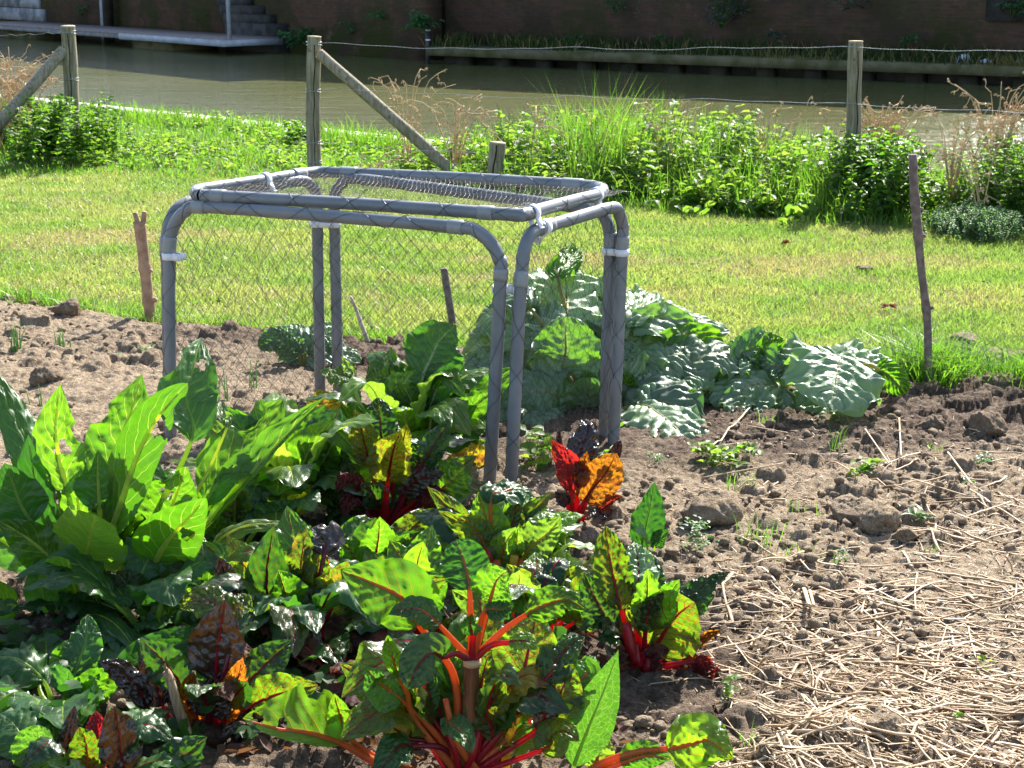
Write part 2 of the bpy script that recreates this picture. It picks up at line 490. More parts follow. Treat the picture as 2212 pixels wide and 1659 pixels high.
for k, (px, py, rpx, lab) in enumerate(BIG):
    if not rpx: continue
    q = G(px, py); r = rpx * U(q[1])
    V, F = rock(q[0], q[1], float(soilz(q[0], q[1])) + r * 0.22, r * 1.15, 100 + k, 2, 0.78)
    o = mk('soil_clod', V, F, M_soil, origin=q, col=np.tile([0.05 if py > 1000 else .3, 0, 0, 1], (len(V), 1)))
    o.location = q
    tag(o, lab, 'clod', 'lumps of earth on the bed')

# lawn sheet up to the concrete canal edge
far_l = E0[:2] - ed * 40; far_r = E0[:2] + ed * 30
lawn_b = NB('lawn_ground')
ob = lawn_b.obj()
c = lawn_b.mix(lawn_b.ss(lawn_b.noise(ob, 3, 4), 0.4, 0.65), (0.055, 0.085, 0.018), (0.11, 0.115, 0.03))
c = lawn_b.mix(lawn_b.ss(lawn_b.noise(ob, 45, 3), 0.52, 0.7), c, (0.15, 0.12, 0.055))
lp = lawn_b.pbsdf(Base_Color=c, Roughness=0.9, Normal=lawn_b.bump(lawn_b.noise(ob, 120, 3), 0.8, 0.01))
M_lawn = lawn_b.surf(lp)
V = np.array([[-40, -6, 0], [20, -6, 0], [far_r[0], far_r[1], 0], [far_l[0], far_l[1], 0]])
V[:, 2] = -0.004
lawn = mk('lawn_ground', V, np.array([[0, 1, 2, 3]]), M_lawn)
tag(lawn, 'mown lawn ground between bed and canal', kind='structure')

# ------------------------------------------------------------------ grass
def blades(x, y, z, h, w, lean, az, col, curve=0.5):
    n = len(x)
    ra = rng.uniform(0, math.pi, n)
    sx, sy = np.cos(ra) * w / 2, np.sin(ra) * w / 2
    lx, ly = np.cos(az) * lean * h, np.sin(az) * lean * h
    V = np.zeros((n, 5, 3))
    V[:, 0] = np.stack([x - sx, y - sy, z], 1); V[:, 1] = np.stack([x + sx, y + sy, z], 1)
    mx, my, mz = x + lx * (0.5 - 0.22 * curve), y + ly * (0.5 - 0.22 * curve), z + h * 0.58
    V[:, 2] = np.stack([mx - sx * .85, my - sy * .85, mz], 1); V[:, 3] = np.stack([mx + sx * .85, my + sy * .85, mz], 1)
    V[:, 4] = np.stack([x + lx, y + ly, z + h * (1 - 0.25 * curve * np.minimum(lean, 1.2))], 1)
    k = np.arange(n)[:, None] * 5
    Q = np.hstack([k, k + 1, k + 3, k + 2]); T = np.hstack([k + 2, k + 3, k + 4])
    return V.reshape(-1, 3), [Q, T], np.repeat(col, 5, axis=0)

M_grass = foliage_mat('lawn_grass', (0.095, 0.15, 0.03), (0.17, 0.20, 0.058), (0.24, 0.42, 0.05), (0.42, 0.50, 0.10), tl=0.5, rough=0.4, spec=0.5,
                      dry=(0.42, 0.34, 0.17), dryt=(0.45, 0.36, 0.14))
M_long = foliage_mat('long_grass', (0.045, 0.11, 0.018), (0.08, 0.15, 0.02), (0.14, 0.38, 0.02), (0.24, 0.46, 0.03), tl=0.5, rough=0.4, spec=0.45)

# where the mown lawn ends and the rough bank begins
_vb = np.array([G(*p) for p in [(-600, 380), (0, 380), (210, 378), (420, 384), (660, 388), (900, 400), (1050, 412), (1350, 452), (1750, 482), (2212, 498), (2800, 520)]])
def Yv(x): return np.interp(x, _vb[:, 0], _vb[:, 1])

N = 600000
y = 6.0 + 8.2 * rng.random(N) ** 0.9
x = (rng.random(N) - 0.5) * 2 * 0.42 * y
keep = (y > Yb(x) - 0.02) & (y < Yv(x) + 0.3)
x, y = x[keep], y[keep]; n = len(x)
dryp = fbm(x * 1.3, y * 2.4, 91, 3)
dry = np.clip((dryp - 0.47) * 3.0, 0, 0.6)
for px, py, s1, s2, k in [(160, 520, .55, .30, .75), (430, 505, .3, .2, .5), (1180, 560, .7, .25, .5), (1000, 610, .5, .25, .4), (1700, 570, .9, .25, .35), (2050, 640, .5, .2, .3), (150, 440, .4, .2, .4), (1480, 640, .5, .2, .4)]:
    c = G(px, py); dry = dry + 1.7 * k * np.exp(-(((x - c[0]) / s1) ** 2 + ((y - c[1]) / s2) ** 2))
isdry = (rng.random(n) < np.clip(dry, 0.04, 0.9)).astype(float)
col = np.zeros((n, 4)); col[:, 3] = 1
col[:, 0] = np.clip((fbm(x * 2.4, y * 4, 95, 4) - .5) * 2.6 + .5 + 0.35 * (rng.random(n) - .5), 0, 1)
col[:, 1] = isdry * rng.uniform(0.5, 1, n)
near = np.clip(1 - (y - Yb(x)) / 0.25, 0, 1)
clump = fbm(x * 4, y * 4, 99, 3)
stripe = .5 + .5 * np.sin((x * .45 + y) * 2 * math.pi / .55 + 1.5 * fbm(x, y, 97, 2))
col[:, 0] = np.clip(col[:, 0] + .22 * (stripe - .5), 0, 1)
h = (0.018 + 0.022 * rng.random(n) + 0.06 * np.clip(clump - 0.5, 0, 1)) * (1 + 1.3 * near * rng.random(n)) * (1 - .35 * isdry)
V, F, C = blades(x, y, np.zeros(n) - 0.004, h, 0.0026 + 0.0022 * rng.random(n), 0.25 + 0.9 * rng.random(n), rng.uniform(0, 2 * math.pi, n), col)
tag(mk('lawn_grass', V, F, M_grass, col=C, smooth=False), 'short mown yellow green grass of the lawn', 'grass', kind='stuff')
LAWN_XY = (x.copy(), y.copy())

# longer grass on the bank and along the bed
def longgrass(cx, cy, n, sp, h0, h1, w=0.005, lean=(0.1, 0.7), dryf=0.05, squeeze=1.0):
    x = cx + sp * np.clip(rng.normal(0, 1, n), -1.6, 1.6); y = cy + sp * squeeze * np.clip(rng.normal(0, 1, n), -1.6, 1.6)
    col = np.zeros((n, 4)); col[:, 0] = rng.random(n); col[:, 1] = (rng.random(n) < dryf) * rng.uniform(.4, 1, n); col[:, 3] = 1
    return blades(x, y, np.full(n, -0.01), h0 + (h1 - h0) * rng.random(n), w * rng.uniform(.6, 1.2, n), rng.uniform(*lean, n), rng.uniform(0, 2 * math.pi, n), col, 0.8)

N = 170000
x = rng.uniform(-7.5, 7.5, N); y = rng.uniform(8.5, 21, N)
ed_ = edge_dist(x, y)
keep = (y > Yv(x) - 0.1 + 0.25 * (fbm(x * 3, y * 3, 111) - .5)) & (ed_ > 0.12) & (np.abs(x) < 0.42 * y)
x, y, ed_ = x[keep], y[keep], ed_[keep]; n = len(x)
cl = fbm(x * 2.2, y * 2.2, 113, 3)
h = 0.05 + 0.12 * rng.random(n) * np.clip(cl * 2 - 0.5, 0.15, 1.2)
h = np.where(ed_ < 0.5, h * (0.7 + 1.1 * np.clip(fbm(x * 4, y * 4, 117, 2) * 3 - 1.2, 0, 1)), h)
h = np.where(y - Yv(x) < 0.25, np.minimum(h, 0.10), h)
col = np.zeros((n, 4)); col[:, 0] = np.clip(cl * 1.2 - .1 + .3 * (rng.random(n) - .5), 0, 1); col[:, 1] = (rng.random(n) < 0.04) * .8; col[:, 3] = 1
V, F, C = blades(x, y, np.full(n, -0.01), h, 0.006 + 0.003 * rng.random(n), 0.2 + 0.7 * rng.random(n), rng.uniform(0, 2 * math.pi, n), col, .7)
tag(mk('bank_grass', V, F, M_long, col=C, smooth=False), 'longer bright green grass on the canal bank', 'grass', kind='stuff')

AV = Acc(); CC = []
for k in range(560):                      # ragged fringe along the bed
    px = rng.uniform(-150, 2350)
    q = np.array([np.interp(px, np.linspace(-150, 2350, 400), np.interp(np.linspace(-150, 2350, 400), [-150, 0, 330, 860, 1520, 2212, 2350], [0, 0, 0, 0, 0, 0, 0]))])
    qx = (px - 1106) / FPX * 7.4
    qy = Yb(qx) + rng.normal(0.03, 0.05)
    big = (px > 1930) * 1.0 + (px < 120) * .5
    V, F, C = longgrass(qx, qy, int(10 + 14 * big), 0.03 + .01 * big, 0.03, 0.08 + 0.06 * rng.random() + .07 * big * rng.random(), 0.004, (0.2, 1.3), .06)
    AV.add(V, F); CC.append(C)
by = {}
for f in AV.F: by.setdefault(f.shape[1], []).append(f)
tag(mk('fringe_grass', np.concatenate(AV.V), [np.concatenate(v) for v in by.values()], M_long, col=np.concatenate(CC), smooth=False),
    'ragged grass fringe hanging over the soil edge', 'grass', kind='stuff')

# ------------------------------------------------------------------ canal
WZ = -0.6
b = NB('canal_water')
ob = b.obj()
mp = b.n('ShaderNodeMapping', None, Vector=ob); mp.inputs['Rotation'].default_value = (0, 0, math.radians(25)); mp.inputs['Scale'].default_value = (0.55, 1.8, 1)
w1 = b.noise(mp.outputs[0], 1.6, 4, 0.6); w2 = b.noise(mp.outputs[0], 9, 4, 0.65)
hh = b.m('ADD', b.m('MULTIPLY', w1, 0.75), b.m('MULTIPLY', w2, 0.25))
murk = b.mix(b.ss(b.noise(ob, 0.25, 2), 0.3, 0.7), (0.092, 0.098, 0.034), (0.112, 0.116, 0.046))
p = b.pbsdf(Base_Color=murk, Roughness=0.10, IOR=1.33, Normal=b.bump(hh, 0.8, 0.085))
M_water = b.surf(p)
V = np.array([[-90, 6, WZ], [70, 6, WZ], [70, 90, WZ], [-90, 90, WZ]])
tag(mk('canal_water', V, np.array([[0, 1, 2, 3]]), M_water), 'murky olive green canal water with small ripples', kind='structure')

M_conc = simple_mat('pale_concrete', (0.42, 0.40, 0.36), (0.52, 0.50, 0.45), 14, 0.85, 0.3, 0.4, 0.01)
A = Acc()
c0 = E0[:2] - ed * 40; c1 = E0[:2] + ed * 60
q = []
for zz in (-0.9, 0.012):
    for off in (-0.10, 0.22):
        for c in (c0, c1):
            q.append([c[0] + en[0] * off, c[1] + en[1] * off, zz])
q = np.array(q)
F = np.array([[4, 5, 7, 6], [0, 1, 5, 4], [2, 6, 7, 3], [0, 4, 6, 2], [1, 3, 7, 5], [0, 2, 3, 1]])
tag(mk('canal_kerb', q, F, M_conc, smooth=False), 'pale concrete kerb along the near canal edge', kind='structure')

# ================================================================== FAR BANK
B0, B1 = G(925, 138, WZ), G(2141, 186, WZ)
bd = nrm((B1 - B0)[:2]); bn = np.array([-bd[1], bd[0]])
BANG = math.atan2(bd[1], bd[0])
def far_w(lx, ly, z): return np.array([B0[0] + bd[0] * lx + bn[0] * ly, B0[1] + bd[1] * lx + bn[1] * ly, z])
def far_at(px, py, ly):
    """local (x, z) on the vertical plane ly metres behind the quay front"""
    d = ray(px, py)
    o = np.array([0, 0, CAM_H])
    c = B0[:2] + bn * ly
    t = np.dot(c - o[:2], bn) / np.dot(d[:2], bn)
    q = o + d * t
    return float(np.dot(q[:2] - B0[:2], bd)), float(q[2])
def far_place(o):
    o.matrix_world = Matrix.Translation((B0[0], B0[1], 0)) @ Matrix.Rotation(BANG, 4, 'Z')
    return o

b = NB('old_brick')
ob = b.obj()
sep = b.n('ShaderNodeSeparateXYZ', None, Vector=ob)
cmb = b.n('ShaderNodeCombineXYZ', None, X=sep.outputs[0], Y=sep.outputs[2], Z=0.0)
bk = b.n('ShaderNodeTexBrick', None, Vector=cmb.outputs[0], Color1=(0.17, 0.082, 0.055), Color2=(0.105, 0.062, 0.044), Mortar=(0.105, 0.085, 0.068), Scale=1.0)
bk.inputs['Mortar Size'].default_value = 0.012; bk.inputs['Brick Width'].default_value = 0.22; bk.inputs['Row Height'].default_value = 0.07
st = b.ss(b.noise(cmb.outputs[0], 0.9, 5, 0.62), 0.42, 0.62)
c = b.mix(st, bk.outputs[0], (0.075, 0.056, 0.042))
lite = b.ss(b.noise(cmb.outputs[0], 1.3, 6, 0.75), 0.58, 0.70)
c = b.mix(b.m('MULTIPLY', lite, .6), c, (0.24, 0.19, 0.15))
moss = b.ss(b.noise(cmb.outputs[0], 0.55, 7, 0.72), 0.46, 0.58)
low = b.ss(sep.outputs[2], 0.9, -0.3)
c = b.mix(b.m('MULTIPLY', moss, b.m('MULTIPLY_ADD', low, 0.45, 0.5)), c, (0.055, 0.065, 0.022))
p = b.pbsdf(Base_Color=c, Roughness=0.95, Normal=b.bump(b.m('ADD', bk.outputs['Fac'], b.noise(cmb.outputs[0], 8, 4)), 0.6, 0.03))
p.inputs['Specular IOR Level'].default_value = 0.15
M_brick = b.surf(p)
M_moss = simple_mat('mossy_concrete', (0.075, 0.075, 0.03), (0.15, 0.135, 0.08), 2.5, 0.95, 0.1, 0.6, 0.03)
M_dark = simple_mat('dark_stone', (0.02, 0.018, 0.012), (0.04, 0.036, 0.022), 3, 0.8, 0.2, 0.5, 0.03)  # near black, so the recess under the ledge carries its shade in the colour

LX0, LX1 = -60, 60
lip, ltop, lbot = 1.5, -0.26, -0.43
# quay : mossy beam over a dark recess with short piers
A = Acc()
A.add(*box_vf(0, LX1, 0, lip + .05, lbot, ltop))
q = far_place(A.build('quay_ledge', M_moss, smooth=False))
tag(q, 'mossy concrete quay ledge above the far waterline', kind='structure')
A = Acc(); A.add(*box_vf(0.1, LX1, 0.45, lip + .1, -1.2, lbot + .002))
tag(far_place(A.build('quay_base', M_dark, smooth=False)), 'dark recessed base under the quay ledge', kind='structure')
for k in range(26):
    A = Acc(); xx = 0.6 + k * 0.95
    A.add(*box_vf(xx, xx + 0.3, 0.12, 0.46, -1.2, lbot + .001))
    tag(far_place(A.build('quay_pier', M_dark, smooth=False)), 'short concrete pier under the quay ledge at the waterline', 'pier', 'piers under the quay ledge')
# walls
A = Acc(); A.add(*box_vf(-2.2, LX1, lip, lip + 0.6, -1.0, 5.2))
t = far_place(A.build('brick_wall', M_brick, smooth=False)); tag(t, 'tall dark red brick wall behind the quay ledge', 'wall')
# the wall behind the jetty stands at another angle
J1 = G(482, 85, -0.24); J0 = G(-60, 48, -0.24)
jd = nrm((J1 - J0)[:2]); jn = np.array([-jd[1], jd[0]]); JL = np.linalg.norm((J1 - J0)[:2]); JW = 1.55; ja = math.atan2(jd[1], jd[0])
LO = J1[:2] + jn * 2.1
def lw_at(px, py, ly=0.0):
    d = ray(px, py); o = np.array([0, 0, CAM_H]); c = LO + jn * ly
    t = np.dot(c, jn) / np.dot(d[:2], jn); q = o + d * t
    return float(np.dot(q[:2] - LO, jd)), float(q[2])
def lw_w(lx, ly, z): return np.array([LO[0] + jd[0] * lx + jn[0] * ly, LO[1] + jd[1] * lx + jn[1] * ly, z])
def lw_place(o):
    o.matrix_world = Matrix.Translation((LO[0], LO[1], 0)) @ Matrix.Rotation(ja, 4, 'Z'); return o
wl = 0.0
A = Acc(); A.add(*box_vf(-50, 4.25, 0, .7, -1.0, 5.2))
t = lw_place(A.build('brick_wall', M_brick, smooth=False)); tag(t, 'stained brick wall rising from the water behind the jetty', 'wall')
# pale stone facing left
M_stone = simple_mat('pale_stone_block', (0.14, 0.14, 0.15), (0.36, 0.36, 0.38), 2.0, 0.9, 0.2, 0.4, 0.02)
sx1, _ = lw_at(100, 20, wl)
root = empty('stone_facing', (0, 0, 0)); lw_place(root)
tag(root, 'pale grey stone block facing at the left end of the canal wall', 'wall')
x = sx1
for k in range(9):
    for r_ in range(4):
        wdt = rng.uniform(0.5, 0.7)
        A = Acc(); z0 = lw_at(60, 44, wl)[1] + r_ * 0.36
        xx = sx1 - k * 0.66 - (0.3 if r_ % 2 else 0)
        A.add(*box_vf(xx - 0.64, xx - 0.02, wl - 0.06 - rng.random() * .02, wl + 0.02, z0, z0 + 0.34))
        A.build('stone_block', M_stone, root, smooth=False)

# steel column and steps on the wall
M_steel = simple_mat('galvanised_steel', (0.30, 0.33, 0.38), (0.40, 0.43, 0.49), 6, 0.5, 0.4, 0.1, 0.002)
M_deck = simple_mat('grey_deck_boards', (0.20, 0.165, 0.155), (0.29, 0.25, 0.235), 9, 0.8, 0.2, 0.3, 0.01, stretch=(1, 12, 1))
cx0, cz0 = lw_at(229, 56, -.35)
root = empty('steel_column', lw_w(cx0, -.35, -0.3)); root.rotation_euler = (0, 0, ja)
tag(root, 'square grey steel column standing behind the jetty', 'column')
for nm_, bx in (('flange', (-.09, .06, -.11, -.09)), ('flange', (-.09, .06, .09, .11)), ('web', (-.03, .0, -.09, .09))):
    A = Acc(); A.add(*box_vf(bx[0], bx[1], bx[2], bx[3], -0.6, 3.0)); A.build(nm_, M_steel, root, smooth=False)
A = Acc(); A.add(*box_vf(.075, .26, -.12, .10, -0.6, 3.0)); A.build('timber_fender', M_dark, root, smooth=False)
# steps
M_step = simple_mat('dark_step_stone', (0.03, 0.029, 0.027), (0.06, 0.058, 0.054), 4, 0.9, 0.2, 0.4, 0.02)
root = empty('stone_steps', (0, 0, 0)); lw_place(root); tag(root, 'worn grey stone steps built against the canal wall', 'steps')
for k, (xa, xb, ya, yb) in enumerate([(486, 578, 53, 71), (482, 560, 33, 52), (474, 545, 13, 32), (468, 530, -6, 12), (462, 516, -24, -7)]):
    x0, z0 = lw_at(xa, yb, wl - .6 + k * 0.12); x1, z1 = lw_at(xb, ya, wl - .6 + k * 0.12)
    A = Acc(); A.add(*box_vf(x0, x1, wl - .6 + k * 0.12, wl + .05, z0 - .02 if k else -1.0, z1)); A.build('step', M_step, root, smooth=False)

# jetty
root = empty('jetty', (J0[0], J0[1], 0)); root.rotation_euler = (0, 0, ja)
tag(root, 'long low jetty with grey boards and a pale steel edge over the water', 'jetty')
A = Acc()
nb = int(JL / 0.145)
for k in range(nb):
    A.add(*box_vf(JL - (k + 1) * .145 + .006, JL - k * .145, 0.0, JW, -0.29, -0.24))
A.build('deck', M_deck, root, smooth=False)
A = Acc(); A.add(*box_vf(JL * .64, JL + .012, -0.03, -0.003, -0.40, -0.262)); A.add(*box_vf(JL + .003, JL + .03, -.03, JW, -0.40, -0.262)); A.build('edge_beam', M_steel, root, smooth=False)
M_grime = simple_mat('grimy_beam', (0.20, 0.19, 0.185), (0.30, 0.29, 0.29), 5, 0.8, 0.2, 0.3, 0.01)
A = Acc(); A.add(*box_vf(-20, JL * .64 - .004, -0.02, 0.02, -0.38, -0.292)); A.build('edge_beam', M_grime, root, smooth=False)
for fx in (0.18, 0.72):
    A = Acc(); A.add(*box_vf(JL * fx - .9, JL * fx + .9, 0.25, JW, -1.2, -0.296)); A.build('support', M_moss, root, smooth=False)
A = Acc()
A.add(*tube_vf(np.array([[JL - .03, JW * .12, -.24], [JL - .06, JW * .12, 2.2]]), .05, 8)); A.build('mooring_pole', M_steel, root)

# drain pipe on the wall
M_pipe = simple_mat('black_pipe', (0.012, 0.012, 0.014), (0.03, 0.03, 0.034), 9, 0.4, 0.5, 0.1)
M_white = simple_mat('white_plastic', (0.74, 0.75, 0.76), (0.80, 0.80, 0.80), 30, 0.4, 0.5, 0.05)
fx, fz = far_at(925, 138, 0.15)
root = empty('drain_pipe', far_w(fx, 0.15, WZ)); root.rotation_euler = (0, 0, BANG)
tag(root, 'black upright drain pipe with two white bands at the far quay', 'pipe')
_, ztop = far_at(925, 40, 0.15)
A = Acc(); A.add(*tube_vf(np.array([[0, 0, -.4], [0, 0, ztop - WZ]]), .05, 10)); A.build('pipe', M_pipe, root)
for py in (65, 86):
    _, zz = far_at(925, py, 0.15)
    A = Acc(); A.add(*tube_vf(np.array([[0, 0, zz - WZ - .015], [0, 0, zz - WZ + .015]]), .054, 10)); A.build('band', M_white, root)

# plaque at the right end
px0, pz0 = far_at(2130, 45, lip - .03)
root = empty('wall_plaque', far_w(px0, lip - .03, pz0)); root.rotation_euler = (0, 0, BANG)
tag(root, 'dark stone plaque with an oval ring emblem on the brick wall', 'plaque')
A = Acc(); A.add(*box_vf(0, 1.2, -.06, .02, 0, 1.1)); A.build('panel', M_step, root, smooth=False)
th = np.linspace(0, 2 * math.pi, 33)
A = Acc(); A.add(*tube_vf(np.stack([.42 + .17 * np.cos(th), np.full(33, -.07), .24 + .11 * np.sin(th)], 1), .012, 6, cap=False)); A.build('ring_emblem', M_dark, root)
A = Acc(); A.add(*box_vf(.29, .55, -.075, -.058, .215, .265)); A.build('emblem_bar', M_dark, root, smooth=False)

# ------------------------------------------------------------------ leafy growth helpers
def leafcloud(pos, d, nor, L, W, col, fold=0.25, droop=0.25):
    """pos,d,nor (n,3): folded, drooping eight point leaves"""
    n = len(pos); d = nrm(d); s = nrm(np.cross(d, nor)); nn = np.cross(s, d)
    L = np.asarray(L)[:, None]; W = np.asarray(W)[:, None]
    def pt(a, b, up): return pos + d * L * a + s * W * b + nn * (W * up) - np.array([0, 0, 1.0]) * (L * droop * a * a)
    V = np.stack([pt(0, 0, 0), pt(.38, 0, 0), pt(.70, 0, 0), pt(1, 0, 0), pt(.25, -.5, fold), pt(.62, -.42, fold), pt(.25, .5, fold), pt(.62, .42, fold)], 1)
    k = np.arange(n)[:, None] * 8
    T = np.vstack([np.hstack([k, k + 1, k + 4]), np.hstack([k + 2, k + 3, k + 5]), np.hstack([k + 1, k, k + 6]), np.hstack([k + 3, k + 2, k + 7])])
    Q = np.vstack([np.hstack([k + 1, k + 2, k + 5, k + 4]), np.hstack([k + 2, k + 1, k + 6, k + 7])])
    return V.reshape(-1, 3), [Q, T], np.repeat(col, 8, axis=0)

def rc(n, dry=0.0, lo=0.0, hi=1.0):
    c = np.zeros((n, 4)); c[:, 0] = rng.uniform(lo, hi, n); c[:, 1] = (rng.random(n) < dry) * rng.uniform(.4, 1, n); c[:, 3] = 1
    return c

def plant_leaves(base, h, nodes, L, lean, leaves, stems, jitter=0.3, per=2, wf=0.6, up=0.25, sr=0.0025, taper=0.55, cr=(0, 1)):
    """one upright stem with leaf pairs at its nodes"""
    az = rng.uniform(0, 2 * math.pi)
    top = np.array([math.cos(az) * lean * h, math.sin(az) * lean * h, h])
    C = base + np.array([[0, 0, 0], top * [.35, .35, .5], top])
    C = spline(C, 5)
    stems.append((C, sr))
    ph = rng.uniform(0, math.pi)
    for k in range(nodes):
        t = 0.18 + 0.80 * (k + rng.random() * .4) / nodes
        p_ = C[0] + (C[-1] - C[0]) * 0
        i = min(int(t * 4), 3); f = t * 4 - i
        p_ = C[i] * (1 - f) + C[i + 1] * f
        for q in range(per):
            aa = ph + k * (math.pi / 2 if per == 2 else 2.4) + q * 2 * math.pi / per + rng.normal(0, jitter)
            dv = np.array([math.cos(aa), math.sin(aa), up + rng.normal(0, .3)])
            l = L * (1 - taper * t) * rng.uniform(.7, 1.2)
            leaves.append((p_, dv, l, l * wf))

def build_leaves(leaves, name, mat, parent=None, origin=None, dry=0.0, cr=(0, 1), fold=.25, droop=.25):
    pos = np.array([l[0] for l in leaves]); d = np.array([l[1] for l in leaves])
    nor = nrm(np.array([0, 0, 1.0]) + rng.normal(0, .45, (len(pos), 3)))
    V, F, C = leafcloud(pos, d, nor, [l[2] for l in leaves], [l[3] for l in leaves], rc(len(pos), dry, *cr), fold, droop)
    return mk(name, V, F, mat, parent, origin, col=C, smooth=False)

def build_stems(stems, name, mat, parent=None, origin=None, n=4):
    A = Acc()
    for C, r in stems: A.add(*tube_vf(C, np.linspace(r, r * .5, len(C)), n, cap=False))
    return A.build(name, mat, parent, origin)

M_nettle = foliage_mat('bank_foliage', (0.06, 0.12, 0.02), (0.12, 0.18, 0.035), (0.18, 0.42, 0.025), (0.36, 0.52, 0.05), tl=0.5, rough=0.5, spec=0.35)
M_bush = foliage_mat('bush_foliage', (0.03, 0.08, 0.015), (0.065, 0.13, 0.022), (0.13, 0.36, 0.015), (0.26, 0.46, 0.03), tl=0.45, rough=0.48, spec=0.35)
M_wallp = foliage_mat('wall_plant_foliage', (0.03, 0.10, 0.03), (0.05, 0.14, 0.04), (0.05, 0.2, 0.04), (0.08, 0.26, 0.05), tl=0.3, rough=0.5, spec=0.3)
M_wallb = foliage_mat('bluish_wall_foliage', (0.045, 0.075, 0.06), (0.07, 0.105, 0.08), (0.05, 0.1, 0.06), (0.06, 0.12, 0.07), tl=0.2, rough=0.6, spec=0.3)
M_feather = foliage_mat('feathery_foliage', (0.075, 0.13, 0.065), (0.11, 0.17, 0.085), (0.15, 0.32, 0.08), (0.2, 0.38, 0.1), tl=0.4, rough=0.5, spec=0.4)
M_gstem = stalk_mat('green_stem', (0.09, 0.15, 0.04), (0.2, 0.35, 0.05))
M_dead = simple_mat('dead_stalk', (0.44, 0.29, 0.15), (0.62, 0.45, 0.26), 30, 0.8, 0.3, 0.2)
M_straw = None

# plants on the far wall
def wall_plant(px, py, wpx, hpx, ly, n, mat, label, ll=0.14, nm='wall_plant', left=False):
    x0, z0 = (lw_at if left else far_at)(px, py, ly); u = U(34)
    root = empty(nm, (lw_w if left else far_w)(x0, ly, z0 - hpx * u)); org = np.array(root.location)
    tag(root, label, 'plant', 'plants growing on the far wall')
    L = []; S = []
    nb_ = max(4, n // 14)
    for k in range(nb_):
        e = org + np.array([rng.normal(0, wpx * u * .5), -abs(rng.normal(.15, .15)), hpx * u * rng.uniform(.5, 1.9)])
        C = spline(np.array([org + [0, .1, 0], (org + e) / 2 + [0, 0, .1], e]), 6); S.append((C, .012))
        for j in range(n // nb_):
            c = e + rng.normal(0, 1, 3) * [wpx * u * .24, .12, hpx * u * .22]
            a = rng.uniform(0, 2 * math.pi)
            L.append((c, np.array([math.cos(a), math.sin(a) - .4, -.1]), ll * rng.uniform(.6, 1.2), ll * .45))
    build_leaves(L, 'leaves', mat, root, org, cr=(.1, 1)); build_stems(S, 'stem', M_gstem, root, org)
wall_plant(905, 42, 30, 26, 0.1, 170, M_wallp, 'bright green fig like plant hanging over the drain pipe')
wall_plant(640, 82, 34, 22, -.3, 150, M_wallp, 'green leafy plant at the foot of the wall by the jetty end', left=True)
wall_plant(1560, 18, 60, 44, lip - .2, 300, M_wallb, 'bluish grey bush growing high on the brick wall', .10)
wall_plant(1830, 6, 40, 14, lip - .2, 90, M_wallb, 'small bluish shrub on the wall right of the larger bluish bush', .09)
wall_plant(1418, 80, 16, 12, lip - .3, 50, M_wallp, 'small weed at the wall foot below the brick face', .08)
wall_plant(175, 22, 14, 18, wl - .15, 40, M_wallp, 'small creeping plant on the stained wall beside the steel column', .09, left=True)
for _px, _py, _n, _l in ((1010, 88, 40, 'dark weed tuft on the quay right of the drain pipe'), (1250, 84, 60, 'weedy clump under the brick wall left of the small wall weed'), (1330, 12, 60, 'creeper patch high on the brick wall'), (760, 60, 60, 'creeper hanging down the wall right of the free standing post'), (830, 30, 50, 'creeper patch on the wall left of the drain pipe'), (1960, 88, 60, 'weed clump on the quay beside the pale plastic bag'), (1680, 70, 60, 'bluish weed below the large wall bush')):
    wall_plant(_px, _py, 26, 16, (-.1 if _px < 900 else lip - .2), _n, M_wallp if _px != 1680 else M_wallb, _l, .085, left=_px < 900)
wall_plant(2190, 20, 20, 16, lip - .2, 60, M_wallp, 'dark weed hanging beside the stone plaque', .1)
# grass strip along the foot of the wall
n = 26000
lx = rng.uniform(-.2, 18, n); ly = rng.uniform(-.02, 1.5, n)
ok = (fbm(lx * 1.3, ly * 1.3, 131, 3) > 0.36) & (rng.random(n) < np.clip(.3 + .5 * (ly - .4), .1, 1)); lx, ly = lx[ok], ly[ok]; n = len(lx)
wx = B0[0] + bd[0] * lx + bn[0] * ly; wy = B0[1] + bd[1] * lx + bn[1] * ly
M_quayg = foliage_mat('shaded_quay_grass', (0.025, 0.05, 0.014), (0.055, 0.075, 0.025), (0.04, 0.10, 0.012), (0.08, 0.14, 0.02), tl=.3, rough=.7, spec=.1)  # blade colour darkened, the wall's shade put into it
V, F, C = blades(wx, wy, np.full(n, ltop - .01), .06 + .30 * rng.random(n) ** 2, np.full(n, .02), rng.uniform(.1, .8, n), rng.uniform(0, 6.28, n), rc(n, .18))
tag(mk('quay_grass', V, F, M_quayg, col=C, smooth=False), 'weedy grass along the foot of the brick wall', 'grass', kind='stuff')
# dry hanging grass on the ledge
for px, w_, lab in ((1730, 1.3, 'dry brown grass hanging over the quay ledge left of the right fence post'), (2185, .5, 'dry grass clump on the quay ledge at the right border')):
    x0, z0 = far_at(px, 130, 0.1)
    n = 260; lx = x0 + rng.normal(0, w_ * .5, n)
    wx = B0[0] + bd[0] * lx + bn[0] * .06; wy = B0[1] + bd[1] * lx + bn[1] * .06
    c = rc(n); c[:, 1] = rng.uniform(.5, 1, n)
    V, F, C = blades(wx, wy, np.full(n, ltop - .02), rng.uniform(-.25, .3, n), np.full(n, .012), rng.uniform(.2, 1, n), rng.uniform(3.2, 6.2, n), c)
    o = mk('dry_grass_clump', V, F, M_long, col=C, smooth=False); tag(o, lab, 'dry grass')
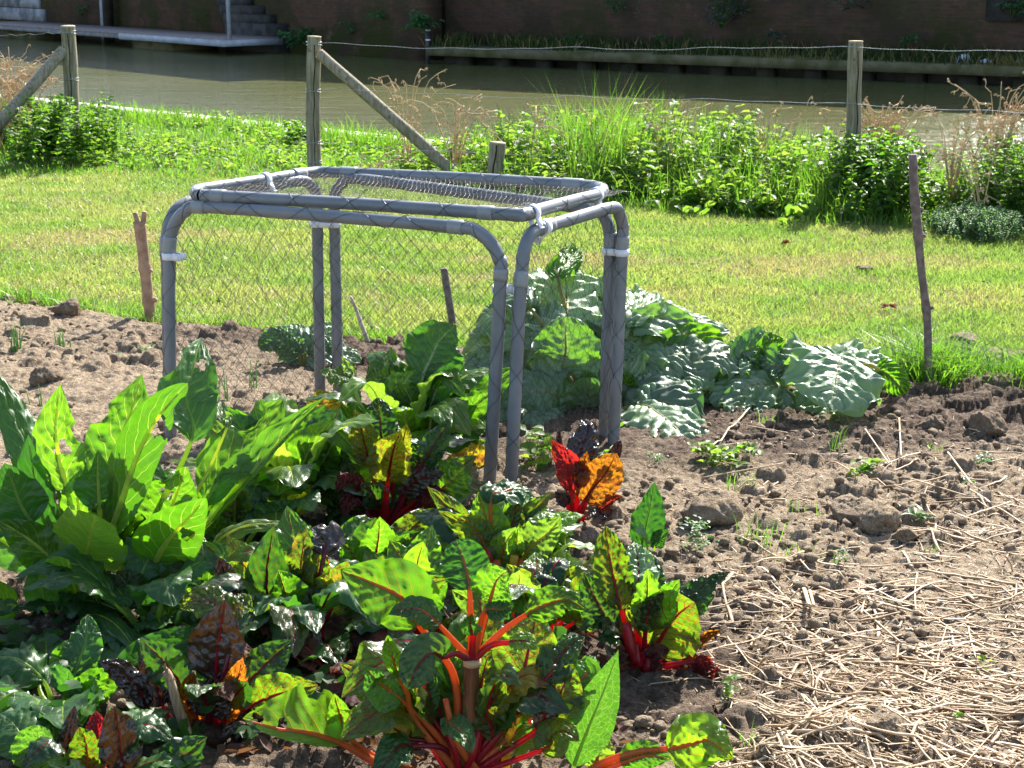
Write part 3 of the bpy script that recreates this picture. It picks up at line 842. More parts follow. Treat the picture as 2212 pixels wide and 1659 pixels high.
# litter on the quay
M_bag = simple_mat('white_plastic_bag', (0.55, 0.60, 0.68), (0.72, 0.76, 0.82), 12, 0.4, 0.5, 0.3, 0.02)
for px, py, r, lab in ((2085, 122, .16, 'crumpled pale plastic bag on the far quay'), (2130, 121, .09, 'small pale plastic scrap beside the crumpled bag'), (2400 * .9217 - 8, 134, .1, 'pale plastic scrap on the quay at the right border')):
    x0, z0 = far_at(px, py, 0.7)
    q = far_w(x0, .7, ltop + r * .3)
    V, F = rock(q[0], q[1], q[2], r, px, 2, .55)
    o = mk('plastic_litter', V, F, M_bag, origin=q, smooth=False); o.location = q; tag(o, lab, 'litter', 'plastic litter on the far quay')

# ================================================================== FENCE, STICKS, BANK PLANTS
b = NB('weathered_wood')
ob = b.obj()
mp = b.n('ShaderNodeMapping', None, Vector=ob); mp.inputs['Scale'].default_value = (1, 1, 0.07)
f = b.noise(mp.outputs[0], 60, 4, 0.6)
c = b.mix(b.ss(f, 0.3, 0.7), (0.16, 0.135, 0.085), (0.33, 0.29, 0.21))
c = b.mix(b.ss(b.noise(ob, 5, 4), 0.48, 0.68, 0, .55), c, (0.15, 0.16, 0.07))
c = b.mix(b.ss(b.noise(ob, 17, 3), 0.62, 0.7, 0, .6), c, (0.07, 0.055, 0.035))
p = b.pbsdf(Base_Color=c, Roughness=0.85, Normal=b.bump(f, 0.6, 0.006)); p.inputs['Specular IOR Level'].default_value = .25
M_wood = b.surf(p)
M_endgrain = simple_mat('sawn_end_grain', (0.34, 0.28, 0.18), (0.48, 0.40, 0.27), 60, 0.9, 0.2, 0.2)
M_crack = simple_mat('dark_crack', (0.02, 0.016, 0.01), (0.035, 0.028, 0.02), 30, 1, 0.0, 0)
M_wire = simple_mat('galvanised_wire', (0.25, 0.27, 0.28), (0.38, 0.40, 0.41), 60, 0.5, 0.5, 0.0, metallic=0.5)

def pole(parent, org, p0, p1, r0, r1, name='shaft', seed=0, wob=0.012):
    C = spline(np.array([p0, p1]), 16)
    t = np.linspace(0, 1, 16)
    ax = nrm(np.asarray(p1) - p0)
    o1 = nrm(np.cross(ax, [0.3, 1, .2])); o2 = np.cross(ax, o1)
    C = C + o1 * (wob * np.sin(t * 3.1 + seed))[:, None] + o2 * (wob * np.sin(t * 4.3 + seed * 2))[:, None]
    C[0] = p0
    V, F = tube_vf(C, np.linspace(r0, r1, 16) * (1 + .03 * np.sin(t * 17 + seed)), 14, cap=False)
    o = mk(name, V, F, M_wood, parent, org)
    return o, C

def post(name, bpx, Y, tpx, r, label, bands, lean_y=0.0, crack=True):
    base = P(bpx[0], bpx[1], Y); base[2] = -0.05
    top = P(tpx[0], tpx[1], Y + lean_y)
    root = empty(name, (base[0], base[1], 0)); org = np.array(root.location)
    tag(root, label, 'post', 'wooden posts of the wire fence')
    sh, C = pole(root, org, base, top, r * 1.03, r * .98, 'shaft', Y)
    ax = nrm(C[-1] - C[-2])
    V, F = tube_vf(np.array([C[-1] - ax * .004, C[-1] + ax * .006]), r * .985, 14)
    mk('sawn_top', V, F, M_endgrain, root, org, smooth=False)
    if crack:
        k = np.linspace(.1, .95, 14); q = np.stack([np.interp(k * 15, np.arange(16), C[:, j]) for j in range(3)], 1)
        q = q + np.array([0.012, -r * .985, 0]) + np.stack([.004 * np.sin(k * 25), 0 * k, 0 * k], 1)
        V, F = tube_vf(q, .0035, 4); mk('crack', V, F, M_crack, root, org)
    for py in bands:
        z = P(bpx[0], py, Y)[2]
        t = (z - C[0][2]) / (C[-1][2] - C[0][2]); cc = C[0] + (C[-1] - C[0]) * t
        i = min(int(t * 15), 14); cc = C[i] + (C[i + 1] - C[i]) * (t * 15 - i)
        A = Acc()
        for dz in (-.006, .006):
            th = np.linspace(0, 2 * math.pi, 25)
            q = cc + np.stack([(r + .003) * np.cos(th), (r + .003) * np.sin(th), dz + .006 * np.sin(th * 2 + dz * 300)], 1)
            A.add(*tube_vf(q, .002, 5, cap=False))
        A.build('wire_band', M_wire, root, org)
    return root, org, C

YL, YM, YR = 14.0, 12.7, 11.25
def base_px(px, Y):
    """grid row of the ground at distance Y"""
    q = np.array([0, Y]); z = -CAM_H
    # solve along the column
    lo, hi = -50.0, 3000.0
    for _ in range(50):
        m_ = (lo + hi) / 2
        if G(px, m_)[1] > Y: lo = m_
        else: hi = m_
    return m_
rL, oL, CL = post('fence_post', (161, base_px(161, YL)), YL, (145, 57), 15.5 * U(YL), 'leaning wooden fence post wrapped by a leafy bush at its foot', (69, 171, 271))
rM, oM, CM = post('fence_post', (683, base_px(683, YM)), YM, (677, 80), 15.5 * U(YM), 'wooden fence post standing free on the grass with a long brace to its right', (94, 196, 307, 349))
rR, oR, CR = post('fence_post', (1838, base_px(1838, YR)), YR, (1853, 90), 15.5 * U(YR), 'grey wooden fence post rising out of the round green bush', (), crack=True)
# braces
def brace(root, org, a, ya, b_, yb, r, nm='brace'):
    p0 = P(a[0], a[1], ya); p1 = P(b_[0], b_[1], yb)
    o, C = pole(root, org, p1, p0, r * 1.05, r * .95, nm, 2.0, 0.008)
    ax = nrm(C[-1] - C[-2])
    V, F = tube_vf(np.array([C[-1] - ax * .002, C[-1] + ax * .006]), r * .94, 14); mk('brace_end', V, F, M_endgrain, o, org, smooth=False)
yb = G(1005, 395)[1]
brace(rM, oM, (690, 118), YM - .03, (1010, 398), yb, 12.5 * U(YM))
brace(rL, oL, (134, 110), YL - .03, (-30, 300), 13.4, 12.5 * U(YL))
# stump post
YS = G(1068, 408)[1]
base = P(1066, 408, YS); top = P(1076, 309, YS)
root = empty('stump_post', (base[0], base[1], 0)); org = np.array(root.location)
tag(root, 'short sawn off round post standing in the weeds', 'post')
sh, C = pole(root, org, base + [0, 0, -.05], top, 17.5 * U(YS), 17.5 * U(YS), 'shaft', 5, .002)
ax = nrm(C[-1] - C[-2])
V, F = tube_vf(np.array([C[-1] - ax * .004, C[-1] + ax * .006]), 17.3 * U(YS), 16); mk('sawn_top', V, F, M_endgrain, root, org, smooth=False)
k = np.linspace(.05, .97, 10)
q = C[0] + (C[-1] - C[0]) * k[:, None] + np.array([-.012, -17.4 * U(YS), 0]) + np.stack([.006 * np.sin(k * 9), 0 * k, 0 * k], 1)
V, F = tube_vf(q, .005, 4); mk('crack', V, F, M_crack, root, org)

# wires
def fy(px):
    return np.interp(px, [-200, 150, 680, 1848, 2600], [14.4, YL - .06, YM - .07, YR - .07, 9.9])
def wire(pts, label, r=.0017, seed=0):
    q = np.array([P(a, b_, fy(a)) for a, b_ in pts])
    C = spline(q, 80); t = np.linspace(0, 1, 80)
    C[:, 2] += .004 * np.sin(t * 37 + seed) + .003 * np.sin(t * 71 + seed)
    V, F = tube_vf(C, r, 5)
    o = mk('fence_wire', V, F, M_wire, origin=C[0]); o.location = C[0]
    tag(o, label, 'wire', 'strands of the wire fence')
wire([(690, 93), (800, 98), (1000, 106), (1200, 103), (1400, 107), (1600, 103), (1848, 103), (2000, 108), (2120, 111), (2300, 105)], 'top strand of fence wire from the free standing post to the right')
wire([(690, 195), (720, 193), (800, 196), (950, 203), (1120, 211), (1220, 208), (1340, 213), (1600, 217), (1848, 226), (2050, 237), (2300, 246)], 'middle strand of fence wire crossing in front of the water')
wire([(690, 307), (800, 317), (1000, 329), (1200, 337), (1474, 340), (1700, 343), (1848, 352), (2000, 365), (2300, 372)], 'bottom strand of fence wire in front of the green weeds')
wire([(150, 69), (90, 73), (0, 77), (-80, 80)], 'top strand of fence wire left of the leaning post')
wire([(158, 171), (90, 166), (0, 170), (-80, 172)], 'middle strand of fence wire left of the leaning post')
wire([(165, 271), (90, 273), (0, 279), (-80, 284)], 'bottom strand of fence wire left of the leaning post')

# sticks in the bed
M_bark = simple_mat('grey_brown_bark', (0.13, 0.10, 0.085), (0.22, 0.17, 0.15), 40, 0.9, 0.2, 0.6, 0.004)
M_peel = simple_mat('orange_brown_wood', (0.27, 0.16, 0.095), (0.40, 0.26, 0.17), 22, 0.8, 0.25, 0.4, 0.004)
M_pale = simple_mat('pale_cane', (0.42, 0.34, 0.28), (0.55, 0.46, 0.38), 30, 0.8, 0.25, 0.2, 0.003)
def stick(name, pts, Y, rad, mat, label, knots=(), forks=(), part='shaft'):
    q = np.array([P(a, b_, Y) for a, b_ in pts])
    root = empty(name, (q[0][0], q[0][1], 0)); org = np.array(root.location)
    tag(root, label, 'stick')
    q = np.vstack([q[0] + [0, 0, -.08], q])
    C = spline(q, 30); t = np.linspace(0, 1, 30)
    R = np.interp(t, np.linspace(0, 1, len(rad)), rad) * U(Y)
    for kt in knots: R = R * (1 + .25 * np.exp(-((t - kt) / .025) ** 2))
    V, F = tube_vf(C, R, 12); mk(part, V, F, mat, root, org)
    for a, b_, r_ in forks:
        c = spline(np.array([P(*p_, Y) for p_ in (a, ((a[0] + b_[0]) / 2 + 1, (a[1] + b_[1]) / 2), b_)]), 8)
        V, F = tube_vf(c, np.linspace(r_, r_ * .75, 8) * U(Y), 9); mk('stub', V, F, mat, root, org)
    for kt in knots:
        i = int(kt * 29); V, F = tube_vf(np.array([C[i], C[i] + np.array([.9, -.6, .3]) * R[i] * 1.4]), np.array([R[i] * .5, R[i] * .35]), 7); mk('knot', V, F, mat, root, org)
stick('garden_stick', [(327, 702), (320, 640), (312, 570), (304, 500), (301, 478)], G(327, 702)[1], [14, 12.5, 12.5, 13.5], M_peel,
      'thick orange brown stick with a forked broken top beside the grass', (.35, .62), (((299, 490), (291, 459), 7), ((307, 490), (312, 457), 7)))
stick('garden_stick', [(978, 705), (970, 650), (962, 600), (959, 580)], G(978, 706)[1], [8.5, 8.5, 8], M_bark, 'short straight brown stick behind the net at the lawn edge')
stick('thin_cane', [(796, 745), (780, 700), (766, 660), (757, 640)], G(796, 750)[1], [5.5, 5, 3], M_pale, 'thin pale cane leaning at the lawn edge')
stick('garden_stick', [(2008, 850), (2005, 780), (2003, 690), (1990, 580), (1980, 470), (1974, 400), (1972, 334)], G(2008, 852)[1], [9, 9, 8.5, 9.5, 9.5], M_bark,
      'tall bent grey brown stick in the grass at the right of the rhubarb', (.42, .7, .82))

# ------------------------------------------------------------------ bank vegetation
def dead_plant(px, py, hpx, spread, n, label, curl=.5, Y=None, name='dried_weed'):
    Y = Y or G(px, py)[1]; q = P(px, py, Y); org = np.array([q[0], q[1], 0.0])
    root = empty(name, org); tag(root, label, 'dead plant', 'dry dead stalks on the bank')
    u = U(Y)
    for k in range(n):
        h = hpx * u * rng.uniform(.55, 1.0) + q[2]; a = rng.normal(0, spread * u)
        pts = np.array([[rng.normal(0, .02), rng.normal(0, .03), 0], [a * .3, rng.normal(0, .03), h * .45], [a * .8, rng.normal(0, .04), h * .85], [a * (1.1 + curl), rng.normal(0, .05), h * rng.uniform(.85, 1.02)]]) + org
        C = spline(pts, 12)
        A = Acc(); A.add(*tube_vf(C, np.linspace(.0050, .0024, 12), 5))
        for j in range(8):
            i = rng.integers(3, 12); e = C[i] + rng.normal(0, 1, 3) * [.05, .03, .035] + [0, 0, -.01]
            m_ = (C[i] + e) / 2 + rng.normal(0, .012, 3)
            A.add(*tube_vf(spline(np.array([C[i], m_, e]), 5), np.linspace(.0026, .0015, 5), 4))
            V, F, _ = leafcloud(np.array([e] * 3), rng.normal(0, 1, (3, 3)) - [0, 0, .6], np.array([[.2, -1, .3]] * 3), np.full(3, .022), np.full(3, .010), rc(3)); A.add(V, F)
        A.build('dead_stem', M_dead, root, org)
dead_plant(880, 262, 130, 24, 8, 'tall curled dry weed beside the slanting brace', .4, 12.9)
dead_plant(985, 290, 95, 36, 10, 'brown dry weed with hanging seed heads over the water', .4, 12.6)
dead_plant(1140, 300, 90, 55, 4, 'sparse dry stalks above the green weeds', -.2, 12.3)
dead_plant(1440, 270, 55, 30, 5, 'low tangle of dry stalks beside the tall grass tuft', .5, 11.8)
dead_plant(1830, 340, 150, 58, 1, 'single long dry bramble shoot curving left of the grey post', .2, 11.3)
dead_plant(1905, 330, 130, 42, 26, 'dense brown dry weeds behind the bush at the grey post', .3, 11.6)
dead_plant(2150, 340, 185, 50, 22, 'large clump of reddish dry stalks in the right bush', .5, 10.9)
dead_plant(2120, 470, 210, 60, 4, 'pale arching dead brambles in front of the right bush', .6, 10.3)
dead_plant(25, 215, 115, 36, 26, 'straw coloured dry stalks left of the leaning post', .4, 14.6)
dead_plant(1640, 290, 70, 80, 5, 'scattered thin brown stalks between grass tuft and grey post', .2, 11.6)
dead_plant(-10, 235, 110, 50, 20, 'thick clump of pale dry stalks at the left border behind the brace', .4, 14.3)
dead_plant(60, 250, 90, 45, 14, 'dry stalks leaning between brace and left post', .3, 14.2)
dead_plant(2060, 330, 120, 45, 9, 'thin dry stalks over the water left of the right border bush', .4, 10.8)
dead_plant(1300, 300, 85, 90, 6, 'few dry stalks sticking out of the tall grass tuft', .1, 11.8)
dead_plant(810, 380, 55, 30, 3, 'bleached broken stalks lying at the foot of the brace', 1.0, 12.0)

# nettles and low weeds along the fence
N = 26000                                  # rank grass growing through the weeds
px = rng.uniform(880, 2300, N); y = rng.uniform(9.3, 13.4, N); x = (px - 1106) / FPX * y
k_ = (y > Yv(x) + .05) & (edge_dist(x, y) > 0) & (fbm(x * 3, y * 3, 151, 3) > .45)
x, y, px = x[k_], y[k_], px[k_]; n = len(x)
hm = np.interp(px, [880, 1000, 1150, 1300, 1500, 1750, 1950, 2050, 2350], [.2, .34, .46, .56, .52, .42, .3, .3, .4]) * np.minimum(1, .4 + (y - Yv(x)) * .7)
V, F, C = blades(x, y, np.full(n, -.01), hm * rng.uniform(.5, 1.25, n), rng.uniform(.005, .009, n), rng.uniform(.05, .6, n), rng.uniform(0, 6.28, n), rc(n, .05), .8)
tag(mk('rank_grass', V, F, M_long, col=C, smooth=False), 'rank tall grass growing through the bank weeds', 'grass', kind='stuff')
L = []; S = []
for k in range(2600):
    px = rng.uniform(880, 2350); q0 = (px - 1106) / FPX
    Y = rng.uniform(9.3, 13.2); x = q0 * Y
    yv = float(Yv(x)); dist = Y - yv
    if dist < 0.06 or edge_dist(x, Y) < 0.05: continue
    hm = np.interp(px, [880, 1000, 1150, 1300, 1500, 1750, 1950, 2050, 2350], [.24, .40, .52, .58, .56, .46, .30, .28, .40])
    h = hm * min(1, .35 + dist * .75) * (rng.uniform(.5, 1.0) + .25 * (rng.random() < .12))
    if px < 1050 and dist < .5: h *= .6
    plant_leaves(np.array([x, Y, 0]), h, 6, rng.choice([.05, .07, .11, .14]) * rng.uniform(.8, 1.1), .3, L, S, per=2, wf=rng.uniform(.35, .7), up=.25)
o = build_leaves(L, 'undergrowth', M_nettle, dry=.015)
tag(o, 'mass of bright green nettles and weeds along the fence', 'undergrowth', kind='stuff')
o = build_stems(S, 'undergrowth_stems', M_gstem, n=3); tag(o, 'thin green stems inside the bank weeds', 'undergrowth', kind='stuff')
# low weeds in the gap between the posts
L = []; S = []
for k in range(900):
    px = rng.uniform(150, 950); Y = rng.uniform(11.6, 17.5); x = (px - 1106) / FPX * Y
    dist = Y - float(Yv(x))
    if dist < 0.1 or edge_dist(x, Y) < 0.1 or fbm(x * 1.7, Y * 1.7, 141, 2) < .48: continue
    plant_leaves(np.array([x, Y, 0]), rng.uniform(.06, .17), 3, rng.uniform(.05, .09), .3, L, S, per=3, wf=.55, up=.4)
tag(build_leaves(L, 'low_weeds', M_nettle), 'low leafy weeds in the long grass between the posts', 'weeds', kind='stuff')

def bush(px, Y, wpx, hpx, n, label, mat=M_bush, LL=.062, nodes=9, name='bush', cat='bush', depth=.22, lean=.35, per=3, dry=0.0):
    q = P(px, base_px(px, Y), Y); org = np.array([q[0], q[1], 0]); u = U(Y)
    root = empty(name, org); tag(root, label, cat)
    L = []; S = []
    for k in range(n):
        a = rng.normal(0, .42); dx = np.clip(a, -1, 1) * wpx * u
        h = hpx * u * (1 - .45 * min(1, abs(a)) ** 1.6) * rng.uniform(.62, 1.02)
        plant_leaves(org + [dx, rng.normal(0, depth), 0], h, nodes, LL * rng.uniform(.8, 1.2), lean, L, S, per=per, wf=.6, up=.3, taper=.3)
    build_leaves(L, 'foliage', mat, root, org, dry); build_stems(S, 'stem', M_gstem, root, org)
    return root
bush(112, 13.5, 62, 165, 90, 'dense dark green bush in front of the leaning left post')
bush(215, 13.7, 40, 160, 40, 'narrow leafy bush just right of the leaning left post', LL=.055)
bush(1890, 11.0, 100, 195, 150, 'round dark green bush growing round the grey right post')
bush(2190, 10.6, 110, 215, 150, 'large green bush with dry stalks at the right border', LL=.045)
bush(0, 14.4, 60, 110, 40, 'green bush at the left border behind the slanting brace')
bush(645, 14.9, 40, 55, 40, 'small dark leafy plant beside the free standing post', LL=.06, nodes=4)
bush(2115, 10.05, 120, 70, 260, 'low feathery grey green herb at the lawn edge on the right', M_feather, .022, 12, 'feathery_plant', 'plant', .16, .4, 4)
bush(1590, 11.9, 60, 205, 26, 'tall nettle clump in the middle of the bank weeds', M_nettle, .08, 8, 'nettle_plant', 'plant', .1, .2, 2)
bush(1105, 12.6, 26, 185, 7, 'single tall nettle standing above the weeds near the stump', M_nettle, .09, 8, 'nettle_plant', 'plant', .05, .15, 2)
# docks : upright broad leaves
def dock(px, Y, n, hpx, label, mat=None):
    q = P(px, base_px(px, Y), Y); org = np.array([q[0], q[1], 0]); u = U(Y) * .66
    root = empty('dock_plant', org); tag(root, label, 'plant', 'broad leaved docks on the bank')
    L = []
    for k in range(int(n * 1.5)):
        a = rng.uniform(0, 2 * math.pi); l = hpx * u * rng.uniform(.6, 1.0)
        L.append((org + [rng.normal(0, .05), rng.normal(0, .05), .03], np.array([math.cos(a) * .55, math.sin(a) * .55, .9]), l, l * .32))
    build_leaves(L, 'leaves', M_nettle, root, org, fold=.15, droop=.5, cr=(0, .6))
for px, Y, n, h, lab in ((1640, 10.75, 14, 125, 'broad leaved dock with glossy upright leaves left of the grey post'), (1720, 10.6, 12, 120, 'broad leaved dock beside the round bush'),
                      (1560, 10.9, 12, 90, 'broad leaved dock at the lawn edge below the nettles'), (1500, 10.7, 9, 70, 'small dock low at the lawn edge'),
                      (1020, 12.2, 9, 110, 'dock behind the lower end of the brace'), (1420, 11.0, 8, 70, 'small dock in front of the nettle mass'),
                      (255, 13.6, 14, 70, 'flat dark dock in the long grass right of the left bush'), (1700, 10.3, 10, 60, 'low dock with pale leaves at the lawn edge')):
    dock(px, Y, n, h, lab)
# grass tufts
def tuft(px, Y, n, sp, h0, h1, label, lean=(.05, .5), w=.007, mat=None, name='grass_tuft', z=0.0, py=None):
    q = P(px, base_px(px, Y) if py is None else py, Y); org = np.array([q[0], q[1], z])
    V, F, C = longgrass(0, 0, n, sp, h0, h1, w, lean)
    o = mk(name, V, F, mat or M_long, col=C, smooth=False); o.location = org
    tag(o, label, 'grass')
tuft(1290, 11.7, 130, .10, .35, .95, 'tall bright grass tuft rising above the bank weeds')
tuft(1330, 11.9, 60, .08, .3, .7, 'shorter grass tuft right of the tallest tuft')
for px, Y, lab in ((700, 15.25, 'low grass tuft on the kerb right beside the free standing post'), (735, 15.05, 'grass tuft on the kerb under the middle wire strand'), (790, 14.75, 'bushy grass tuft on the kerb under the brace'), (830, 14.5, 'grass tuft on the kerb below the curled dry weed'), (870, 14.35, 'grass tuft at the kerb where the weeds begin'), (915, 14.1, 'last grass tuft at the kerb behind the brace'), (190, 17.75, 'grass tuft hiding the left end of the kerb'), (262, 17.4, 'dense grass tuft where the pale kerb starts'), (320, 17.0, 'grass tuft on the kerb, first right of the left bush'), (375, 16.7, 'grass tuft on the kerb, wide and low'), (425, 16.5, 'small grass tuft at the kerb by the water'),
                (540, 16.0, 'round grass tuft on the kerb in the middle of the gap'), (600, 15.7, 'grass tuft on the kerb near the free standing post'), (760, 14.6, 'grass tuft at the kerb right of the free standing post'), (228, 15.5, 'tall dark grass tuft at the right side of the left bush')):
    tuft(px, Y, 110, .13, .08, .24, lab, (.1, .7), .009)

# clover and small weeds in the lawn
LX, LY = LAWN_XY
pick = rng.choice(len(LX), 2200, replace=False); pick = pick[fbm(LX[pick] * 2.3, LY[pick] * 2.3, 161, 3) > .52]
L = [((LX[i], LY[i], .02 + .02 * rng.random()), np.append(rng.normal(0, 1, 2), .25), rng.uniform(.015, .028), rng.uniform(.010, .02)) for i in pick]
L = [(np.array(a), b_, c_, d_) for a, b_, c_, d_ in L]
M_lclover = foliage_mat('lawn_clover_leaf', (0.05, 0.11, 0.02), (0.08, 0.15, 0.03), (0.16, 0.36, 0.03), (0.22, 0.42, 0.04), tl=.45, rough=.75, spec=.1)
tag(build_leaves(L, 'lawn_clover', M_lclover, fold=.1, droop=.1, cr=(0, .7)), 'clover and small broad weeds mixed in the lawn', 'weeds', kind='stuff')

# ================================================================== PLANT CAGE
b = NB('grey_pipe_plastic')
ob = b.obj(); sz_ = b.n('ShaderNodeSeparateXYZ', None, Vector=ob).outputs[2]
c = b.mix(b.ss(b.noise(ob, 9, 4, .6), .35, .65), (0.132, 0.147, 0.162), (0.17, 0.185, 0.20))
mp = b.n('ShaderNodeMapping', None, Vector=ob); mp.inputs['Scale'].default_value = (1, 1, .25)
c = b.mix(b.ss(b.noise(mp.outputs[0], 130, 3, .7), .66, .74, 0, .5), c, (0.30, 0.31, 0.31))      # scuffs
dirt = b.m('MULTIPLY', b.ss(b.noise(ob, 60, 4, .7), .42, .62), b.ss(sz_, .38, .02))
c = b.mix(b.m('MULTIPLY', dirt, .8), c, (0.22, 0.165, 0.115))                                       # soil splashes low down
c = b.mix(b.ss(b.noise(ob, 24, 4, .7), .60, .72, 0, .35), c, (0.21, 0.19, 0.15))
p = b.pbsdf(Base_Color=c, Roughness=b.m('MULTIPLY_ADD', b.noise(ob, 40, 3), .3, .27)); p.inputs['Specular IOR Level'].default_value = .5
M_grey = b.surf(p)
M_coup = simple_mat('grey_coupling_plastic', (0.20, 0.215, 0.222), (0.235, 0.25, 0.256), 30, 0.42, 0.5, 0.06, 0.001)
M_clip = simple_mat('white_clip_plastic', (0.66, 0.70, 0.76), (0.72, 0.75, 0.80), 30, 0.4, 0.5, 0.05)
M_net = simple_mat('black_net_thread', (0.012, 0.013, 0.012), (0.03, 0.032, 0.028), 300, 0.35, 0.6, 0.0)
PR = 0.0198
YFL, YFR, YBR, YBL = 5.53, 5.02, 5.50, 6.08
def interpY(xa, ya, xb, yb): return lambda px: ya + (yb - ya) * (px - xa) / (xb - xa)
org_c = G(830, 960); org_c = np.array([org_c[0], org_c[1], 0])
cage = empty('plant_cage', org_c)
tag(cage, 'grey plastic pipe cage covered with black netting standing over the chard', 'plant cage')

def path(pts, fY):
    return np.array([P(a, b_, fY(a)) for a, b_ in pts])
def drop(p0, p1):
    """extend a leg from p0 (upper) through p1 down into the soil"""
    d = (p1 - p0) / abs(p1[2] - p0[2]); return p1 + d * (p1[2] + 0.06)
def pipe_frame(name, pts, fY, coup, closed=False, wraps=True, seed=0):
    q = path(pts, fY)
    if not closed:
        q = np.vstack([drop(q[1], q[0]), q, drop(q[-2], q[-1])])
    else:
        q = np.vstack([q, q[:1]])
    C = spline(q, 260 if closed else 240)
    o = mk(name, *tube_vf(C, PR, 16), M_grey, cage, org_c)
    for a, b_ in coup:                       # sleeves of the corner pieces, as (from,to) path points
        pa, pb = P(*a, fY(a[0])), P(*b_, fY(b_[0]))
        ia = int(np.argmin(np.linalg.norm(C - pa, axis=1))); ib = int(np.argmin(np.linalg.norm(C - pb, axis=1)))
        if ia > ib: ia, ib = ib, ia
        if ib - ia > 1:
            mk('coupling', *tube_vf(C[ia:ib + 1], PR + .0024, 18), M_coup, o, org_c)
    return o, C

def loops(C, pitch, r, parent, seed, both=True, amp=.25):
    """net threads looped round the pipe"""
    s = np.concatenate([[0], np.cumsum(np.linalg.norm(np.diff(C, axis=0), axis=1))])
    n = int(s[-1] / pitch * 18); ss = np.linspace(0, s[-1], n)
    q = np.stack([np.interp(ss, s, C[:, k]) for k in range(3)], 1)
    T = nrm(np.gradient(q, axis=0)); hint = np.array([.2, .97, .15]); S = nrm(np.cross(T, hint)); Nn = np.cross(S, T)
    A = Acc()
    for sg in ((1, -1) if both else (1,)):
        a = sg * (ss / pitch * 2 * math.pi + amp * 3 * np.sin(ss * 23 + seed)) + seed
        V, F = tube_vf(q + (PR + .0012) * (np.cos(a)[:, None] * S + np.sin(a)[:, None] * Nn), .00075, 4, cap=False); A.add(V, F)
    A.build('net_lashing', M_net, parent, org_c)

fF = interpY(367, YFL, 1082, YFR)
fE = interpY(1126, YFR + .01, 1342, YBR)
fB = interpY(722, YBL, 1318, YBR + .03)
fS = interpY(362, YFL + .05, 684, YBL - .02)
front, CF = pipe_frame('front_frame', [(368, 780), (366, 600), (366, 540), (370, 505), (382, 476), (402, 456), (440, 447), (700, 466), (985, 490), (1030, 500), (1062, 527), (1079, 565), (1081, 610), (1057, 1050)], fF,
                       [((366, 545), (366, 512)), ((448, 448), (420, 450)), ((968, 489), (1004, 493)), ((1081, 608), (1080, 578))])
end, CE = pipe_frame('end_frame', [(1104, 1040), (1123, 640), (1127, 590), (1131, 548), (1142, 514), (1166, 494), (1245, 470), (1322, 449), (1338, 462), (1345, 490), (1344, 530), (1325, 965)], fE,
                     [((1124, 620), (1127, 588)), ((1166, 494), (1190, 487)), ((1344, 510), (1343, 540))])
back, CB = pipe_frame('back_frame', [(730, 800), (723, 500), (722, 440), (726, 412), (742, 393), (772, 386), (1000, 415), (1240, 447), (1290, 455), (1309, 476), (1318, 512), (1318, 540), (1305, 950)], fB,
                      [((722, 470), (722, 440)), ((1318, 512), (1317, 540))])
side, CS = pipe_frame('side_frame', [(364, 780), (361, 600), (359, 540), (362, 500), (374, 462), (398, 440), (440, 428), (560, 405), (640, 391), (668, 397), (682, 420), (685, 460), (691, 810)], fS,
                      [((360, 545), (361, 512)), ((684, 470), (684, 440))])
fT = lambda px: 0
def pathT(pts, z=.853): return np.array([G(a, b_, z) for a, b_ in pts])
tp = [(436, 422), (780, 441), (1100, 463), (1132, 463), (1160, 455), (1230, 436), (1290, 421), (1302, 412), (1288, 404), (1240, 399), (980, 383), (740, 373), (700, 371), (662, 374), (560, 390), (440, 408), (424, 413), (424, 419)]
q = pathT(tp); q = np.vstack([q, q[:1]])
CT = spline(q, 300)
top = mk('top_frame', *tube_vf(CT, PR, 16, cap=False), M_grey, cage, org_c)
for a, b_ in (((455, 423), (485, 425)), ((1030, 459), (1062, 461)), ((1215, 402 - 4), (1255, 401)), ((735, 373), (770, 374)), ((655, 375), (630, 379))):
    pa, pb = G(*a, .853), G(*b_, .853)
    ia = int(np.argmin(np.linalg.norm(CT - pa, axis=1))); ib = int(np.argmin(np.linalg.norm(CT - pb, axis=1)))
    ia, ib = min(ia, ib), max(ia, ib)
    if 1 < ib - ia < 60: mk('coupling', *tube_vf(CT[ia:ib + 1], PR + .0024, 18), M_coup, top, org_c)
for k, (o, C) in enumerate(((front, CF), (end, CE), (back, CB), (side, CS), (top, CT))):
    loops(C, .17 if k else .19, .001, o, k * 1.3)

